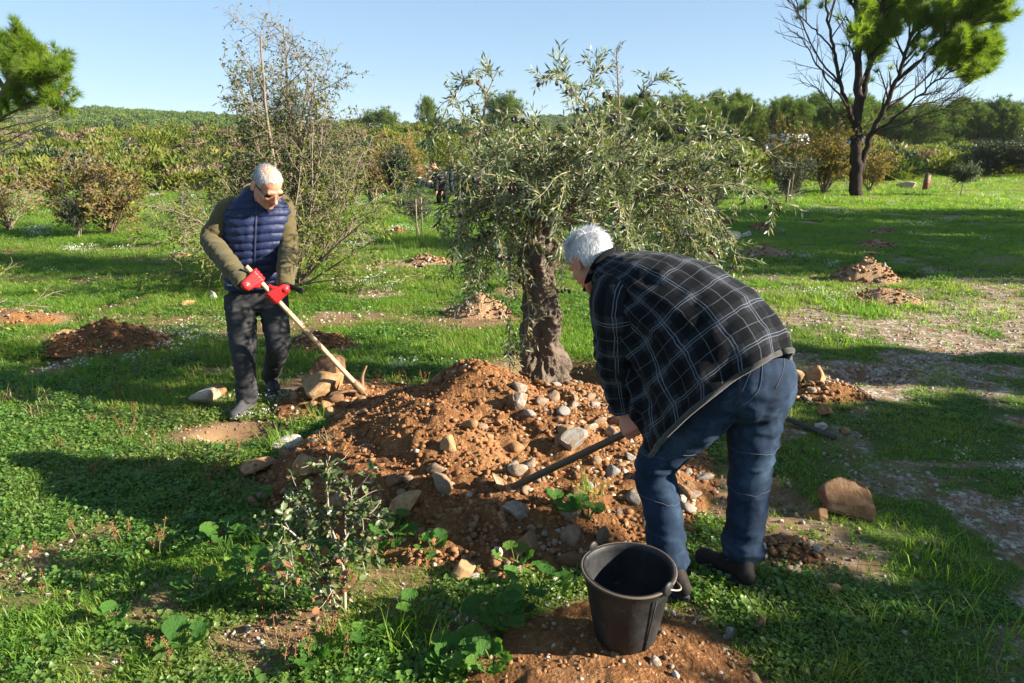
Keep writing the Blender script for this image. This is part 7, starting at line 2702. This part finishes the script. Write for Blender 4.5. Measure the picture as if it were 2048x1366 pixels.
vehicle(1572, 54, "white van parked behind the ochre shrubs", (.72, .73, .75), 4.3, 1.8, 1.9, R(91), "parked_van", "van")
vehicle(1690, 56, "blue car mostly hidden behind the golden shrub", (.05, .17, .42), 4.0, 1.7, 1.5, R(92), "parked_car", "car")

# two men working far behind the olive
def far_man(label, J, Y, jacket, pants, hair, face):
    A = lambda k: np.array(at(J[k][0], J[k][1], Y + J[k][2]))
    base = A('foot1').copy(); base[2] = gzs(base[0], base[1])
    T = thing("person", label, "person", tuple(base))
    off = base
    HM = frame(A('head'), Vector(face), Vector((0, 0, 1)))
    b = MB(); add_head(b, HM); b.add(*capsule(A('head') - [0, 0, .04], A('neck'), .055, .06))
    for s in ('1', '2'):
        limb(b, [A('neck') - [0, 0, .08], A('sh' + s), A('el' + s), A('ha' + s)], [.06, .05, .038, .028], 3, 10)
        b.add(*capsule(A('ha' + s), A('ha' + s) + np.array([-.02, -.02, -.07]), .035, .018))
        limb(b, [A('hip'), A('kn' + s), A('an' + s)], [.08, .055, .04], 3, 10)
    limb(b, [A('hip'), A('neck')], [.11, .10], 1, 12)
    v, nr, p = remesh(b, .010, 2); obj("body", np_mesh("body", v - off, p, M_SKIN2), T)
    j = MB()
    limb(j, [A('hip') + [0, 0, -.06], (A('hip') + A('neck')) / 2, A('neck') - [0, 0, .02]], [.20, .215, .13], 4, 18)
    for s in ('1', '2'): limb(j, [A('neck') - [0, 0, .06], A('sh' + s), A('el' + s), A('el' + s) * .1 + A('ha' + s) * .9], [.09, .085, .07, .05], 3, 12)
    v, nr, p = remesh(j, .016, 3); obj("jacket", np_mesh("jacket", wrinkle(v, nr, .012, (6, 6, 8), 3) - off, p, jacket), T)
    t = MB()
    for s in ('1', '2'): limb(t, [A('hip'), A('kn' + s), A('an' + s)], [.125, .085, .065], 4, 14)
    v, nr, p = remesh(t, .016, 3); obj("trousers", np_mesh("trousers", v - off, p, pants), T)
    for s in ('1', '2'):
        f = A('an' + s); g0 = gzs(f[0], f[1])
        sh = MB(); sh.add(*ellipsoid((f[0] - .06, f[1] - .05, g0 + .05), (.13, .075, .055))); sh.add(*capsule((f[0], f[1], g0 + .05), (f[0], f[1], f[2]), .055, .06))
        obj("shoe", sh.mesh("shoe", M_BLACK), T).data.transform(Matrix.Translation(-Vector(off)))
    mk = (lambda d: 1.0 if (d[2] > .15 and d[1] < .75) or (d[1] < -.1 and d[2] > -.5) else 0.0)
    hair_strands(HM, 1.0, 500, lambda d: .02, mk, lambda d: (0, .3, -.4), hair, T, 9, .003).data.transform(Matrix.Translation(-Vector(off)))
far_man("dark-haired man in black bending down behind the olive branches",
        dict(head=(867, 330, 0), neck=(878, 343, .1), hip=(886, 376, .3), sh1=(876, 348, -.1), sh2=(892, 347, .3), el1=(872, 368, -.2), el2=(890, 368, .2), ha1=(873, 384, -.3), ha2=(884, 385, 0), kn1=(878, 394, .1), kn2=(890, 394, .4), an1=(879, 413, .2), an2=(892, 412, .5), foot1=(879, 413, .2)),
        21.0, M_BLACK, M_BLACK, M_HAIR_D, (-.75, -.45, -.5))
far_man("man in dark blue jacket stooping beside the black-clad man",
        dict(head=(906, 333, 0), neck=(912, 345, .1), hip=(922, 378, .2), sh1=(903, 350, -.1), sh2=(924, 349, .3), el1=(902, 372, -.1), el2=(922, 370, .2), ha1=(908, 388, -.2), ha2=(914, 388, .1), kn1=(915, 396, .1), kn2=(926, 396, .3), an1=(914, 413, .2), an2=(927, 412, .4), foot1=(914, 413, .2)),
        21.6, m_cloth("dark_blue_jacket", (.020, .028, .045), (.045, .058, .08), 12), M_DARK_JEAN, M_HAIR_D, (-.3, -.7, -.6))

# ------------------------------------------------------------------ trees beyond the right edge whose shadows cross the lawn
def side_tree(x, y, h, w, k, label):
    copy_tree(WOOD[k], (x, y, gzs(x, y) - .1), k * 1.3 + x, (w / 4.4, w / 4.4, h / 5.2), label, "trees beyond the right picture edge")
for k, (x, y, h, w, lab) in enumerate([
    (10.2, -1.2, 4.3, 2.8, "round evergreen beyond the right edge, nearest to the camera"), (10.0, .55, 4.05, 2.8, "round evergreen beyond the right edge, level with the bucket"),
    (10.3, 2.15, 4.3, 2.2, "round evergreen beyond the right edge, level with the man in plaid"), (10.6, 3.95, 4.1, 1.1, "narrow evergreen beyond the right edge, level with the olive")]):
    lollipop(0, 0, h, w, .5, lab, 700 + k, M_L_DARK, "evergreen_tree", .13, .07, 50, (x, y), "tree", 85)
side_tree(18.0, 8.4, 9.0, 4.6, 3, "tall pine beyond the right edge, level with the white boulders")
side_tree(21.0, 11.4, 10.0, 5.6, 2, "broad pine beyond the right edge, level with the staked olive")
side_tree(23.0, 15.0, 9.5, 4.6, 0, "rounded pine beyond the right edge, level with the far men")

# ------------------------------------------------------------------ thin air haze
def haze():
    m = bpy.data.materials.new("thin_haze"); m.use_nodes = True
    t = m.node_tree; t.nodes.clear()
    o = t.nodes.new("ShaderNodeOutputMaterial"); v = t.nodes.new("ShaderNodeVolumePrincipled")
    v.inputs["Color"].default_value = (.80, .88, 1.0, 1); v.inputs["Density"].default_value = .00014; v.inputs["Anisotropy"].default_value = .2
    t.links.new(v.outputs[0], o.inputs["Volume"])
    V, p = box((0, 0, 0), (1, 1, 1))
    ob = obj("haze", np_mesh("haze", V, p, m, False), None, (0, 430, 27), (0, 0, 0), (5200, 2600, 70)); tag(ob, "thin pale haze in the air", kind="stuff")
haze()
